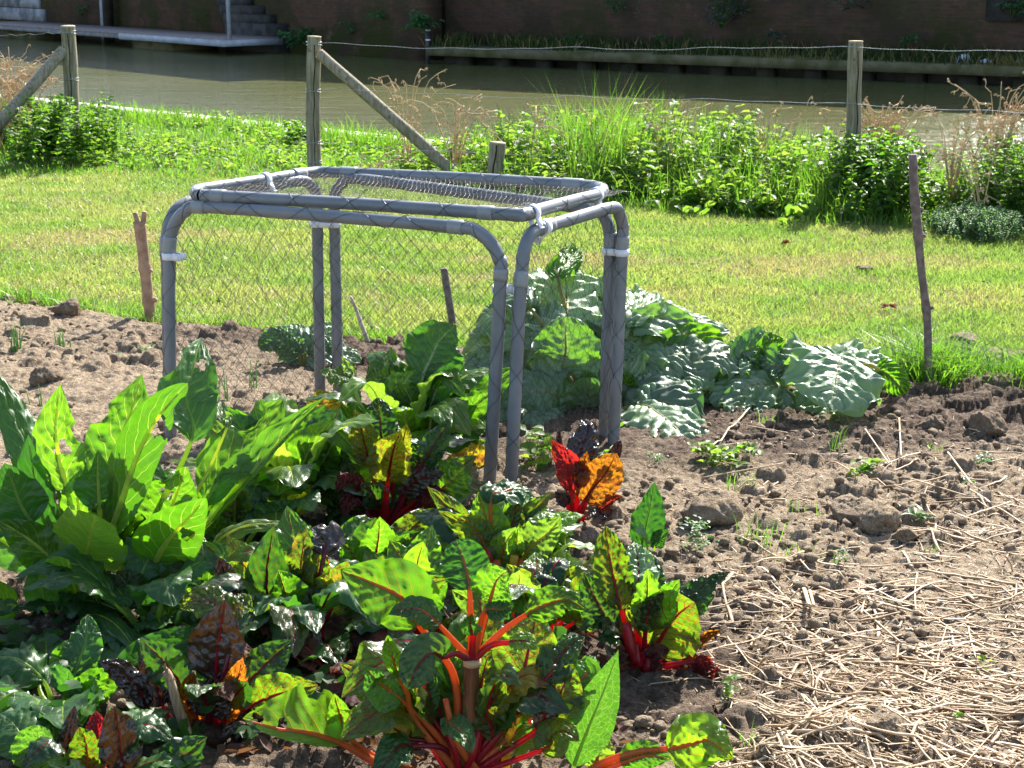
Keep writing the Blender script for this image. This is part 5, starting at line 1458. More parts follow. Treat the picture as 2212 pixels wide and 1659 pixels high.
B_.L([(955, 970), (985, 930), (1020, 890), (1054, 858)], 46, 'deep', .12, kind='spear', curl=.35, face=(-.3, -1, .35), **bb)
B_.L([(985, 1050), (1010, 1010), (1024, 975), (1030, 945)], 38, 'yellow', .02, kind='chard', curl=.3, **bb)
B_.L([(880, 940), (905, 920), (925, 915), (945, 930)], 36, 'pale', -.05, kind='chard', curl=-.4, face=TILT, **bb)
B_.L([(720, 900), (700, 875), (690, 840)], 34, 'yellow', .0, kind='chard', pet=((780, 980),), curl=.3, **bb)
B_.L([(960, 900), (985, 860), (1010, 830), (1040, 810)], 50, 'deep', .3, kind='chard', curl=.2, face=(0, -.8, .7), **bb)
B_.L([(1000, 1010), (1030, 985), (1060, 960)], 50, 'green', .15, kind='chard', curl=.2, face=TILT, **bb)
B_.L([(640, 1050), (620, 1010), (600, 975)], 45, 'rhu', .05, kind='chard', pet=((750, 1060),), curl=-.2, face=TILT, **bb)
B_.L([(620, 1060), (585, 1045), (545, 1040)], 46, 'pale', .0, kind='chard', pet=((750, 1080),), curl=-.4, face=UPF, **bb)
B_.L([(820, 960), (790, 920), (770, 890), (765, 860)], 40, 'deep', .1, kind='chard', curl=.3, **bb)

B_.fill(19, ['deep', 'green', 'pale', 'green'], (.12, .32), (.12, .38), (.04, .065), rad=.006)
B_.stand(15, ['green', 'pale', 'green', 'green', 'deep'], .3, (.25, .44), (.05, .075), rad=.006)
# ---- C : red chard in the middle
C_ = Plant('chard_plant', (832, 1160), 'red stemmed chard with crinkled yellow green leaves in front of the cage netting', group='chard plants', smat='red')
cc = dict(stalk=(.011, .0055), pucker=.014, ruffle=.24)
C_.L([(752, 1030), (740, 985), (716, 935), (732, 882)], 62, 'redgreen', .08, kind='chard', curl=.25, smat='purple', pucker=.008, ruffle=.12, stalk=(.010, .005))
C_.L([(700, 1060), (690, 1020), (676, 980)], 36, 'redv', .05, kind='chard', pet=((760, 1110),), curl=.3, smat='purple', **cc)
C_.L([(801, 1010), (789, 965), (778, 920), (765, 885)], 28, 'redy', -.03, kind='chard', curl=.5, face=(.3, -1, .2), **cc)
C_.L([(838, 1040), (844, 1000), (852, 965), (866, 930)], 40, 'redy', -.10, kind='chard', curl=.3, **cc)
C_.L([(855, 1010), (864, 975), (874, 940), (880, 915)], 22, 'redy', -.06, kind='chard', curl=.4, **cc)
C_.L([(826, 975), (823, 930), (819, 890), (815, 858)], 30, 'redgreen', .05, kind='long', curl=-.5, smat='purple', stalk=(.010, .005), pucker=.016, ruffle=.15)
C_.L([(800, 1070), (775, 1040), (745, 1030), (725, 1065)], 22, 'red', -.10, kind='chard', curl=-1.1, face=UPF, **cc)
C_.L([(785, 1075), (765, 1072), (750, 1090), (742, 1118)], 19, 'red', -.14, kind='chard', curl=-.5, **cc)
C_.L([(870, 1070), (900, 1040), (930, 1030), (960, 1022)], 26, 'purple', -.05, kind='chard', curl=-.5, face=TILT, **cc)
C_.L([(900, 1080), (930, 1070), (955, 1080), (970, 1100)], 26, 'red', -.12, kind='chard', curl=-.8, face=TILT, **cc)
C_.L([(915, 1000), (935, 965), (955, 935), (970, 905)], 26, 'redgreen', .02, kind='chard', curl=-.8, smat='purple', **cc)
C_.L([(900, 1010), (905, 980), (912, 950)], 30, 'redgreen', .04, kind='chard', curl=-.5, smat='purple', **cc)
C_.L([(930, 1080), (955, 1055), (985, 1030), (1005, 1008)], 42, 'green', -.02, kind='round', curl=-.2, face=(.1, -1, .8), **cc)
C_.L([(880, 1150), (910, 1130), (940, 1125), (985, 1140)], 46, 'redgreen', -.10, kind='chard', curl=-.4, face=TILT, smat='purple', **cc)
C_.L([(770, 1150), (745, 1160), (720, 1175), (700, 1210)], 46, 'redgreen', -.15, kind='chard', curl=-.4, face=TILT, smat='purple', **cc)
C_.L([(800, 1190), (785, 1205), (780, 1240)], 24, 'redgreen', -.18, kind='chard', curl=-.4, smat='purple', **cc)
C_.L([(790, 1110), (740, 1110), (705, 1130)], 40, 'redgreen', .0, kind='chard', curl=-.3, face=TILT, smat='purple', **cc)
for k, (x1, y1) in enumerate([(836, 1052)]):
    c = spline(np.array([C_.org + [rng.normal(0, .01), -.02, 0.02], P((x1 + 832) / 2 - 3, 1100, C_.Y - .05), P(x1, y1, C_.Y - .06)]), 9)
    mk('stalk', *tube_vf(c, np.linspace(.012, .008, 9), 8, flat=.6, hint=(0, -1, 0)), SM['red'], C_.root, C_.org)
for k in range(4):
    c = spline(np.array([P(838 + k * 5, 1135 + k * 4, C_.Y - .06), P(850 + k * 5, 1170, C_.Y - .09), P(868 + k * 3, 1215 + k * 5, C_.Y - .11)]), 9)
    mk('dead_stalk', *tube_vf(c, np.linspace(.0035, .002, 9), 5), M_dead, C_.root, C_.org)

C_.fill(12, ['redgreen', 'redgreen', 'deep', 'redv'], (.14, .32), (.05, .26), (.04, .06), smat='purple', az=(-.1, 3.25))
C_.fill(3, ['redgreen', 'deep'], (.14, .24), (.03, .08), (.04, .055), smat='purple', az=(3.3, 6.1))
C_.stand(7, ['redv', 'redgreen', 'redv'], .24, (.14, .28), (.04, .06), deep=.2, smat='red')
# ---- D : red and orange leaved chard at the right leg
D_ = Plant('chard_plant', (1238, 1150), 'young chard with one blood red leaf and one glowing orange leaf by the cage end', group='chard plants', smat='red')
D_.k = 1.12
dd_ = dict(stalk=(.010, .005), pucker=.012, ruffle=.14)
D_.L([(1234, 1060), (1226, 1010), (1205, 975), (1190, 948)], 30, 'red', -.02, kind='chard', curl=.3, face=(.3, -1, .2), **dd_)
D_.L([(1262, 1082), (1285, 1050), (1310, 1020), (1332, 978)], 42, 'orange', -.04, kind='round', curl=.3, face=(-.2, -1, .25), **dd_)
D_.L([(1252, 1050), (1258, 1015), (1268, 975)], 20, 'orange', .0, kind='chard', curl=.3, **dd_)
D_.L([(1300, 1010), (1325, 985), (1340, 950)], 16, 'purple', .04, kind='long', curl=.9, **dd_)
D_.L([(1245, 1010), (1258, 965), (1270, 925), (1255, 905)], 34, 'purple', .12, kind='chard', curl=-.5, face=TILT, smat='purple', pucker=.012, ruffle=.25, stalk=(.006, .003))
D_.L([(1295, 1105), (1318, 1088), (1345, 1072)], 20, 'red', -.08, kind='chard', curl=.5, face=TILT, **dd_)
D_.L([(1225, 1090), (1210, 1075), (1198, 1062)], 16, 'purple', -.06, kind='chard', curl=.5, **dd_)
D_.L([(1225, 1190), (1240, 1180), (1262, 1195)], 26, 'dry', -.12, kind='chard', curl=-.7, face=TILT, **dd_)
D_.L([(1215, 1010), (1208, 960), (1206, 925)], 8, 'dry', .1, kind='long', curl=.9, smat='purple', stalk=(.004, .002))

D_.fill(4, ['purple', 'redgreen', 'dry'], (.06, .14), (.03, .12), (.02, .03), smat='purple', rad=.003)
D_.stand(3, ['redv', 'red'], .07, (.10, .15), (.016, .024), smat='red', rad=.003)
# ---- F : orange stalked chard behind the tall one
F_ = Plant('chard_plant', (1075, 1330), 'orange stalked chard with upright bright leaves behind the tall stemmed one', group='chard plants', smat='orange')
ff = dict(stalk=(.010, .0045), pucker=.009, ruffle=.12)
F_.L([(1048, 1185), (1030, 1150), (1008, 1128), (984, 1118)], 26, 'redv', .0, kind='chard', curl=.4, face=(.2, -1, .4), **ff)
F_.L([(1068, 1195), (1056, 1140), (1044, 1100), (1033, 1062)], 36, 'orangev', .05, kind='chard', curl=.3, **ff)
F_.L([(1088, 1190), (1100, 1150), (1110, 1115), (1116, 1078)], 26, 'redv', .08, kind='chard', curl=.35, smat='red', **ff)
F_.L([(1112, 1200), (1116, 1170), (1120, 1135)], 16, 'pale', -.05, kind='spear', curl=.7, smat='yellow', **ff)
F_.L([(1130, 1205), (1155, 1175), (1185, 1150), (1212, 1115)], 36, 'pale', -.02, kind='chard', curl=.2, face=(-.1, -.8, .7), smat='yellow', **ff)
F_.L([(1145, 1150), (1180, 1125), (1225, 1118), (1260, 1112)], 26, 'pale', .08, kind='chard', curl=-.5, face=UPF, **ff)
F_.L([(1160, 1240), (1190, 1215), (1225, 1215), (1275, 1235)], 44, 'rhu', .05, kind='chard', curl=-.5, face=UPF, **ff)
F_.L([(1115, 1255), (1140, 1232), (1165, 1240), (1185, 1268)], 24, 'redv', -.08, kind='chard', curl=-.4, face=TILT, **ff)
F_.L([(1150, 1215), (1178, 1235), (1210, 1270)], 22, 'redv', -.05, kind='chard', curl=-.4, face=TILT, **ff)
F_.L([(1060, 1090), (1090, 1062), (1120, 1055), (1160, 1075)], 34, 'deep', .15, kind='chard', curl=-.5, face=UPF, **ff)
F_.L([(1045, 1260), (1025, 1220), (1015, 1195), (1010, 1165)], 24, 'deep', .0, kind='chard', curl=.3, **ff)
for (x1, y1, s_) in ((1130, 1210, 'orange'), (1112, 1200, 'yellow'), (1138, 1216, 'orange'), (1050, 1190, 'red'), (1072, 1210, 'orange')):
    c = spline(np.array([F_.org + [0, -.02, 0.02], P((x1 + 1090) / 2, 1262, F_.Y - .05), P(x1, y1, F_.Y - .05)]), 9)
    mk('stalk', *tube_vf(c, np.linspace(.013, .010, 9), 8, flat=.7, hint=(0, -1, 0)), SM[s_], F_.root, F_.org)

F_.fill(14, ['green', 'redgreen', 'redv', 'orangev', 'pale'], (.12, .28), (.06, .24), (.035, .06), smat='red', az=(-.3, 3.5))
F_.stand(10, ['green', 'redv', 'orangev', 'pale'], .22, (.16, .32), (.035, .055), smat='orange')
# ---- E : tall stemmed orange chard in front
E_ = Plant('chard_plant', (1000, 1720), 'tall front chard with a thick brown stem and orange leaf stalks', group='chard plants', smat='orange')
stem_m = simple_mat('brown_ribbed_stem', (0.085, 0.025, 0.013), (0.17, 0.07, 0.026), 50, .6, .3, .5, .004, stretch=(1, 1, .08))
E_.front = .25
crown = P(1020, 1428, E_.Y)
c = spline(np.array([E_.org, P(1004, 1600, E_.Y), P(1016, 1500, E_.Y), crown]), 24)
mk('stem', *tube_vf(c, np.linspace(.017, .0145, 24) * (1 + .04 * np.sin(np.linspace(0, 40, 24))), 14), stem_m, E_.root, E_.org)
mk('scar_ring', *tube_vf(np.array([crown - [0, 0, .008], crown + [0, 0, .004]]), .0175, 14), M_dead, E_.root, E_.org)
ee = dict(stalk=(.0085, .0045), pucker=.008, ruffle=.10)
cr = crown
def EC(*a, **k): return E_.L(*a, from_=cr, **k)
EC([(1136, 1328), (1180, 1306), (1225, 1296), (1268, 1318)], 30, 'orangev', -.05, pet=((1080, 1368),), curl=-.4, face=(0, -.9, .6), kind='chard', **{**ee, 'ruffle': .3})
EC([(950, 1352), (910, 1318), (870, 1318), (838, 1328)], 28, 'redgreen', -.08, pet=((985, 1390),), curl=-.3, face=TILT, kind='chard', **ee)
EC([(1058, 1300), (1066, 1272), (1075, 1250), (1095, 1232)], 36, 'green', -.03, pet=((1042, 1350),), curl=.5, kind='round', **ee)
EC([(1050, 1320), (1090, 1318), (1110, 1305)], 22, 'deep', -.05, pet=((1035, 1360),), curl=-.4, face=TILT, kind='chard', **ee)
EC([(1014, 1275), (1010, 1240), (1000, 1205), (985, 1165)], 40, 'deep', .05, pet=((1018, 1360),), curl=.25, kind='round', **ee)
EC([(1020, 1370), (1016, 1345), (1020, 1325)], 18, 'deep', -.08, curl=.4, kind='chard', smat='red', **ee)
EC([(1100, 1388), (1135, 1385), (1160, 1405)], 22, 'pale', -.06, pet=((1060, 1395),), curl=-.6, face=TILT, kind='chard', smat='red', **ee)
EC([(958, 1420), (935, 1410), (905, 1435), (880, 1488)], 36, 'redgreen', -.12, pet=((985, 1412),), curl=-.3, face=(0, -1, .2), kind='round', smat='purple', **ee)
E_.L([(905, 1350), (868, 1292), (810, 1262), (738, 1232)], 56, 'orangev', -.02, pet=((985, 1480), (940, 1395)), curl=.25, face=(.1, -1, .35), kind='chard', wl=1.1, wr=1.1, stalk=(.009, .006), pucker=.006, ruffle=.12)
E_.L([(872, 1516), (840, 1490), (815, 1470), (788, 1440)], 40, 'deep', -.10, pet=((945, 1590),), curl=.3, kind='chard', bites=((.7, 1, .4, .1),), **ee)
E_.L([(862, 1460), (850, 1425), (842, 1395), (838, 1372)], 17, 'green', -.12, pet=((900, 1560), (880, 1500)), curl=.5, kind='long', **ee)
E_.L([(1122, 1500), (1136, 1430), (1150, 1370), (1160, 1318)], 60, 'redv', .10, curl=.25, kind='chard', smat='red', stalk=(.009, .005), pucker=.006, ruffle=.08)
E_.L([(1032, 1530), (1040, 1480), (1050, 1430), (1062, 1405)], 34, 'redv', .02, curl=.35, kind='chard', smat='red', **ee)
E_.L([(1190, 1555), (1206, 1510), (1222, 1470), (1238, 1434)], 46, 'redv', .02, curl=.3, kind='chard', smat='red', **ee)
E_.L([(1178, 1470), (1200, 1430), (1225, 1400), (1262, 1375)], 36, 'redgreen', .08, curl=-.6, face=TILT, kind='chard', smat='red', stalk=(.009, .005), pucker=.013, ruffle=.2)
E_.L([(1240, 1480), (1265, 1450), (1285, 1418)], 26, 'green', .10, curl=.3, kind='chard', **ee)
E_.L([(965, 1570), (985, 1570), (1003, 1592), (1020, 1628)], 26, 'deep', -.16, curl=-.4, face=TILT, kind='chard', **ee)
E_.L([(880, 1595), (858, 1578), (845, 1570), (828, 1562)], 32, 'yellow', -.06, pet=((950, 1610),), curl=.3, kind='round', smat='purple', **ee)
E_.L([(890, 1612), (862, 1612), (838, 1640), (805, 1690)], 32, 'deep', -.16, pet=((960, 1618),), curl=-.3, face=TILT, kind='chard', smat='purple', **ee)
E_.L([(1170, 1620), (1195, 1590), (1220, 1580), (1252, 1602)], 34, 'redv', -.10, curl=-.4, face=TILT, kind='chard', smat='red', **ee)
E_.L([(1060, 1590), (1050, 1540), (1075, 1500), (1090, 1470)], 40, 'redv', -.03, curl=.3, kind='chard', smat='red', **ee)
E_.L([(1160, 1580), (1172, 1530), (1168, 1490)], 24, 'purple', -.02, curl=.5, kind='chard', smat='red', **ee)
E_.L([(930, 1540), (925, 1480), (935, 1440)], 24, 'deep', .05, curl=.4, kind='chard', smat='red', **ee)
for (x1, y1, s_, r_) in ((962, 1510, 'orange', .007), (958, 1560, 'red', .006), (1034, 1580, 'red', .006)):
    c = spline(np.array([E_.org + [rng.normal(0, .02), -.02, 0.02], P((x1 + 1000) / 2 + 4, (y1 + 1690) / 2, E_.Y - .04), P(x1, y1, E_.Y - .03)]), 9)
    mk('stalk', *tube_vf(c, np.linspace(r_ * 1.1, r_ * .8, 9), 8, flat=.7, hint=(0, -1, 0)), SM[s_], E_.root, E_.org)
E_.fill(18, ['redgreen', 'green', 'redv', 'orangev', 'yellow'], (.08, .22), (.12, .34), (.03, .055), smat='red', az=(-.25, 3.4))
E_.stand(12, ['redv', 'green', 'orangev', 'redv'], .2, (.16, .36), (.04, .06), deep=.2, smat='red')
# small bolting shoot with a yellow orange stem
S_ = Plant('chard_shoot', (1090, 1700), 'young chard shoot with a yellow orange stem and a rosette of small leaves', group='chard plants', smat='yellow')
c = spline(np.array([S_.org, P(1098, 1600, S_.Y - .03), P(1116, 1555, S_.Y - .03), P(1122, 1530, S_.Y - .03)]), 12)
mk('stem', *tube_vf(c, np.linspace(.010, .006, 12), 9), SM['yellow'], S_.root, S_.org)
for k in range(16):
    t = .35 + .65 * k / 15; i = int(t * 11); p0 = c[i]; a = k * 2.4
    l = .075 * (1.15 - .6 * t); e = p0 + np.array([math.cos(a) * l, math.sin(a) * l * .8, l * (.4 + .7 * t)]); m_ = (p0 + e) / 2 + [0, 0, .012]
    leaf(S_.root, S_.org, [p0, p0 + (m_ - p0) * .4, m_, e], 1, l * .28, LM['green' if k % 3 else 'pale'], SM['green'], np.array([0, -.5, 1.0]), kind='spear', nv=4, nu=18, seed=k, stalk=(.0028, .0014), curl=-.4, pucker=.002)

# ---- K : low leaf on a long orange stalk
K_ = Plant('chard_plant', (905, 1700), 'holed green chard leaf lying low on a long orange stalk at the bottom', group='chard plants', smat='orange')
K_.L([(738, 1606), (667, 1583), (600, 1574), (524, 1552)], 66, 'orangev', -.10, pet=((820, 1650),), curl=.2, face=(.1, -1, .6), kind='chard', wr=1.25, wl=.3, stalk=(.013, .006), holes=((.88, .2, .010), (.62, .1, .008)), bites=((.38, 1, .3, .06),), pucker=.004, ruffle=.10)
K_.L([(750, 1590), (735, 1545), (722, 1498)], 26, 'orangev', -.04, pet=((840, 1650),), curl=.5, kind='chard', stalk=(.008, .004))
# ---- L : dock
DK = Plant('dock_plant', (1235, 1715), 'single tall upright bright green dock leaf with a long flat blade', 'dock', smat='green')
DK.L([(1240, 1655), (1272, 1570), (1305, 1490), (1336, 1404)], 42, 'dock', .0, kind='spear', curl=.45, face=(-.15, -1, .15), stalk=(.008, .004), pucker=.004, ruffle=.05, N=14, nu=56)
# ---- M : sprawling orange stalk on the right
M_ = Plant('chard_plant', (1262, 1712), 'sprawling chard with an orange stalk and folded leaf at the bottom right', group='chard plants', smat='orange')
M_.L([(1440, 1617), (1490, 1608), (1530, 1600), (1585, 1640)], 54, 'orangev', -.05, pet=((1300, 1650), (1370, 1625)), curl=-.5, face=(.2, -1, .35), kind='chard', stalk=(.010, .006), pucker=.011, ruffle=.42, fr=2.4)
M_.L([(1340, 1650), (1400, 1632), (1450, 1640)], 30, 'green', -.02, pet=((1290, 1670),), curl=-.2, face=(0, -1, .3), kind='chard', stalk=(.009, .005))
M_.L([(1280, 1668), (1290, 1640), (1300, 1600), (1312, 1575)], 30, 'pale', .05, curl=-.4, face=TILT, kind='chard', stalk=(.009, .005))

# ---- G : red chard on the right
G_ = Plant('chard_plant', (1388, 1480), 'red stemmed chard with a tall narrow leaf beside the straw', group='chard plants', smat='red')
gg = dict(stalk=(.010, .0055), pucker=.013, ruffle=.16)
G_.L([(1342, 1318), (1328, 1260), (1316, 1200), (1309, 1136)], 34, 'redv', .05, kind='long', curl=.4, **gg)
G_.L([(1412, 1402), (1436, 1365), (1462, 1330), (1500, 1300)], 60, 'redv', -.06, kind='round', curl=.3, face=(-.2, -1, .2), stalk=(.011, .006), pucker=.006, ruffle=.14)
G_.L([(1374, 1350), (1380, 1310), (1388, 1275), (1396, 1250)], 22, 'redv', .0, kind='chard', curl=.6, **gg)
G_.L([(1440, 1310), (1485, 1290), (1530, 1262), (1578, 1234)], 28, 'redgreen', .05, pet=((1400, 1400),), kind='chard', curl=-.6, face=UPF, smat='purple', pucker=.014, ruffle=.15, stalk=(.007, .004))
G_.L([(1470, 1330), (1505, 1300), (1545, 1285)], 26, 'deep', .05, pet=((1410, 1410),), kind='chard', curl=-.4, face=TILT, smat='purple', **gg)
G_.L([(1320, 1350), (1295, 1310), (1275, 1270), (1262, 1235)], 36, 'redgreen', .03, kind='chard', curl=-.3, smat='purple', **gg)
G_.L([(1378, 1270), (1380, 1235), (1376, 1200), (1370, 1170)], 36, 'rhu', .12, kind='chard', curl=-.5, face=TILT, smat='red', **gg)
G_.L([(1430, 1430), (1470, 1425), (1510, 1435), (1560, 1450)], 22, 'red', -.06, kind='chard', curl=-.8, face=TILT, **gg)
G_.L([(1500, 1430), (1525, 1445), (1538, 1472)], 18, 'red', -.08, pet=((1430, 1440),), kind='chard', curl=-.4, **gg)
G_.L([(1460, 1410), (1510, 1385), (1560, 1360)], 14, 'orange', -.02, pet=((1420, 1430),), kind='chard', curl=-.8, face=TILT, **gg)
G_.L([(1395, 1440), (1420, 1415), (1445, 1405)], 26, 'dry', -.08, kind='chard', curl=-.8, face=TILT, **gg)
G_.L([(1360, 1440), (1345, 1420), (1335, 1400)], 26, 'dry', -.08, kind='chard', curl=-.8, face=TILT, **gg)
G_.L([(1400, 1500), (1440, 1492), (1475, 1510)], 24, 'dry', -.14, kind='chard', curl=-.8, face=TILT, **gg)
for (x1, y1) in ((1352, 1345), (1362, 1370), (1405, 1420), (1372, 1390)):
    c = spline(np.array([G_.org + [rng.normal(0, .012), -.02, 0.02], P((x1 + 1388) / 2 - 2, (y1 + 1480) / 2, G_.Y - .04), P(x1, y1, G_.Y - .03)]), 9)
    mk('stalk', *tube_vf(c, np.linspace(.014, .010, 9), 8, flat=.7, hint=(0, -1, 0)), SM['red'], G_.root, G_.org)
G_.fill(6, ['redgreen', 'redgreen', 'deep', 'dry'], (.08, .18), (.04, .18), (.025, .04), smat='purple', rad=.0035, az=(-.2, 3.3))
G_.stand(6, ['redv', 'redgreen', 'green'], .14, (.14, .28), (.025, .04), smat='red')
G7 = Plant('broad_leaved_weed', (1405, 1232), 'dark green broad leaved weed standing alone on the bare soil', 'weed', smat='green')
G7.L([(1388, 1185), (1395, 1140), (1405, 1095), (1414, 1040)], 30, 'deep', .02, kind='chard', curl=.25, face=(.2, -1, .4), pucker=.008, stalk=(.005, .003))
G7.L([(1415, 1180), (1430, 1160), (1446, 1145)], 16, 'deep', -.02, kind='spear', face=TILT, pucker=.005, stalk=(.004, .002))
G7.L([(1395, 1170), (1385, 1155), (1372, 1150)], 20, 'rhu', -.04, kind='chard', face=UPF, pucker=.005, stalk=(.004, .002))
G7.L([(1420, 1205), (1435, 1205), (1450, 1222)], 12, 'green', -.06, kind='chard', face=UPF, stalk=(.004, .002))

# ---- I : red ribbed chard centre left
I_ = Plant('chard_plant', (655, 1430), 'red ribbed chard with puckered blue green leaves left of the tall front chard', group='chard plants', smat='red')
iI = dict(stalk=(.010, .0055), pucker=.014, ruffle=.14)
I_.L([(590, 1345), (578, 1280), (578, 1220), (592, 1136)], 40, 'redgreen', -.02, kind='chard', curl=-.2, smat='purple', pucker=.014, ruffle=.3, fr=2.2, stalk=(.010, .006))
I_.L([(692, 1370), (712, 1320), (735, 1270), (752, 1212)], 50, 'redv', .02, kind='chard', curl=.3, wl=1.2, wr=.75, pucker=.007, ruffle=.12, stalk=(.013, .009))
I_.L([(660, 1340), (655, 1290), (650, 1250), (665, 1220)], 32, 'deep', .06, kind='chard', curl=-.4, smat='purple', **iI)
I_.L([(595, 1385), (575, 1370), (560, 1345), (548, 1330)], 34, 'redv', -.10, kind='chard', curl=.2, **iI)
I_.L([(515, 1310), (500, 1275), (487, 1240), (474, 1204)], 20, 'purple', -.04, pet=((590, 1390),), kind='long', curl=-.5, pucker=.012, smat='purple', stalk=(.006, .004))
I_.L([(680, 1300), (676, 1240), (670, 1205), (655, 1180)], 32, 'orange', .16, kind='chard', curl=-.4, smat='purple', **iI)
I_.L([(720, 1290), (700, 1255), (690, 1225)], 34, 'redgreen', .08, kind='chard', curl=-.3, smat='purple', **iI)
I_.L([(640, 1410), (620, 1395), (600, 1400), (585, 1420)], 36, 'deep', -.14, kind='chard', curl=-.4, face=TILT, smat='red', **iI)
I_.L([(675, 1405), (700, 1395), (735, 1390), (760, 1410)], 34, 'dry', -.14, kind='chard', curl=-1.0, face=TILT, smat='red', **iI)
I_.L([(640, 1450), (620, 1420), (640, 1400)], 40, 'purple', -.2, kind='chard', curl=-.8, face=TILT, smat='red', **iI)
I_.L([(700, 1200), (690, 1165), (675, 1140)], 40, 'purple', .2, kind='chard', curl=-.4, smat='purple', **iI)

I_.fill(19, ['redgreen', 'redgreen', 'deep', 'deep', 'redv'], (.12, .28), (.06, .26), (.035, .06), smat='purple')
I_.stand(12, ['redv', 'redgreen', 'green', 'redv'], .28, (.16, .32), (.045, .065), smat='red')
# ---- H : dark bronze chard front left
H_ = Plant('chard_plant', (455, 1600), 'bronze purple chard with glowing orange patches at the front left', group='chard plants', smat='purple')
hh_ = dict(stalk=(.008, .0045), pucker=.013, ruffle=.16)
H_.L([(466, 1470), (470, 1410), (478, 1350), (487, 1294)], 52, 'purple', .02, kind='chard', curl=.25, smat='red', pucker=.010, ruffle=.14, stalk=(.009, .006))
H_.L([(510, 1345), (470, 1310), (430, 1292), (388, 1312)], 34, 'redv', .16, pet=((490, 1430),), kind='chard', curl=-.3, face=TILT, **hh_)
H_.L([(500, 1335), (515, 1310), (522, 1285)], 26, 'redv', .16, pet=((490, 1430),), kind='chard', curl=.3, **hh_)
H_.L([(486, 1555), (500, 1520), (512, 1475), (525, 1420)], 26, 'orange', -.05, kind='long', curl=.6, **hh_)
H_.L([(435, 1560), (422, 1520), (415, 1490), (418, 1450)], 26, 'orange', -.05, kind='long', curl=.7, **hh_)
H_.L([(455, 1545), (458, 1500), (462, 1460)], 40, 'purple', -.06, kind='chard', curl=.4, **hh_)
H_.L([(320, 1530), (300, 1490), (265, 1455), (216, 1428)], 26, 'purple', -.06, pet=((380, 1580),), kind='long', curl=-.5, face=TILT, pucker=.013, ruffle=.25, stalk=(.006, .004))
H_.L([(352, 1525), (338, 1470), (322, 1430), (306, 1388)], 30, 'purple', .02, pet=((400, 1580),), kind='chard', curl=-.4, pucker=.012, ruffle=.25, stalk=(.006, .004))
H_.L([(395, 1520), (385, 1480), (390, 1450)], 26, 'purple', .02, kind='chard', curl=-.4, **hh_)
H_.L([(420, 1640), (380, 1625), (340, 1640)], 20, 'dry', -.12, kind='chard', curl=-1.0, face=TILT, **hh_)
H_.L([(560, 1592), (530, 1580), (500, 1575), (478, 1592)], 26, 'purple', -.12, pet=((620, 1600),), kind='chard', curl=-1.2, face=UPF, pucker=.014, ruffle=.3, stalk=(.005, .003))
c = spline(np.array([H_.org + [0, -.01, 0], P(458, 1600, H_.Y - .02), P(466, 1470, H_.Y)]), 9)
mk('stalk', *tube_vf(c, np.linspace(.012, .009, 9), 8), SM['red'], H_.root, H_.org)
H_.fill(5, ['purple', 'redgreen', 'redgreen', 'dry'], (.08, .22), (.04, .16), (.03, .045))
H_.stand(5, ['redv', 'purple', 'redgreen'], .2, (.12, .24), (.035, .05), smat='red')
W_ = Plant('withered_chard', (735, 1500), 'withered dark red chard remains in the hollow between the front chards', group='chard plants', smat='purple')
W_.fill(14, ['dry', 'purple', 'dry', 'redgreen'], (.08, .26), (.02, .14), (.03, .05), smat='red', rad=.005)
W4_ = Plant('chard_plant', (505, 1215), 'small green chard in the gap right of the large chard foot', group='chard plants', smat='green')
W4_.stand(9, ['green', 'deep', 'pale', 'redv'], .2, (.10, .24), (.035, .055), rad=.005)
W4_.fill(6, ['deep', 'green'], (.08, .2), (.03, .12), (.035, .05), smat='green', rad=.004)
W5_ = Plant('chard_plant', (800, 1300), 'dark chard between the red chard and the big arching leaf', group='chard plants', smat='red')
W5_.stand(9, ['redgreen', 'redv', 'green', 'redgreen'], .24, (.12, .26), (.04, .055), smat='red')
W5_.fill(8, ['redgreen', 'deep', 'orange'], (.1, .24), (.03, .14), (.035, .055), smat='purple')
W2_ = Plant('chard_plant', (900, 1400), 'half hidden low chard behind the stem of the tall front chard', group='chard plants', smat='red')
W2_.fill(11, ['redgreen', 'green', 'redv', 'dry'], (.08, .24), (.04, .2), (.03, .05), smat='red')
W2_.stand(9, ['redv', 'green', 'orangev'], .24, (.14, .28), (.04, .055), smat='red')
W3_ = Plant('chard_plant', (1160, 1420), 'low green chard behind the upright dock leaf', group='chard plants', smat='red')
W3_.fill(10, ['redgreen', 'green', 'redv', 'pale'], (.08, .22), (.04, .2), (.03, .05), smat='red')
W3_.stand(9, ['redv', 'green', 'pale'], .2, (.14, .28), (.035, .055), smat='red')
# dry broken stub
st_Y = H_.Y - .12
root = empty('dead_stump', P(412, 1640, st_Y)); org = np.array(root.location)
tag(root, 'dry grey brown broken plant stem sticking up in front of the bronze chard', 'dead stem')
c = spline(np.array([P(415, 1680, st_Y), P(404, 1590, st_Y), P(384, 1525, st_Y), P(366, 1465, st_Y), P(358, 1450, st_Y)]), 24)
M_stub = simple_mat('dry_fibrous_stem', (0.17, 0.11, 0.06), (0.38, 0.29, 0.18), 90, .85, .2, .8, .004, stretch=(1, 1, .06))
mk('stem', *tube_vf(c, np.interp(np.linspace(0, 1, 24), [0, .6, 1], [.0135, .0105, .0085]), 12), M_stub, root, org)
for k in range(5):
    e = c[-1] + np.array([rng.normal(0, .007), rng.normal(0, .005), rng.uniform(.004, .018)]); b0 = c[-3] + [math.cos(k * 1.3) * .007, math.sin(k * 1.3) * .007, 0]
    mk('splinter', *tube_vf(np.array([b0, (b0 + e) / 2, e]), np.array([.004, .003, .0008]), 5), M_stub, root, org)

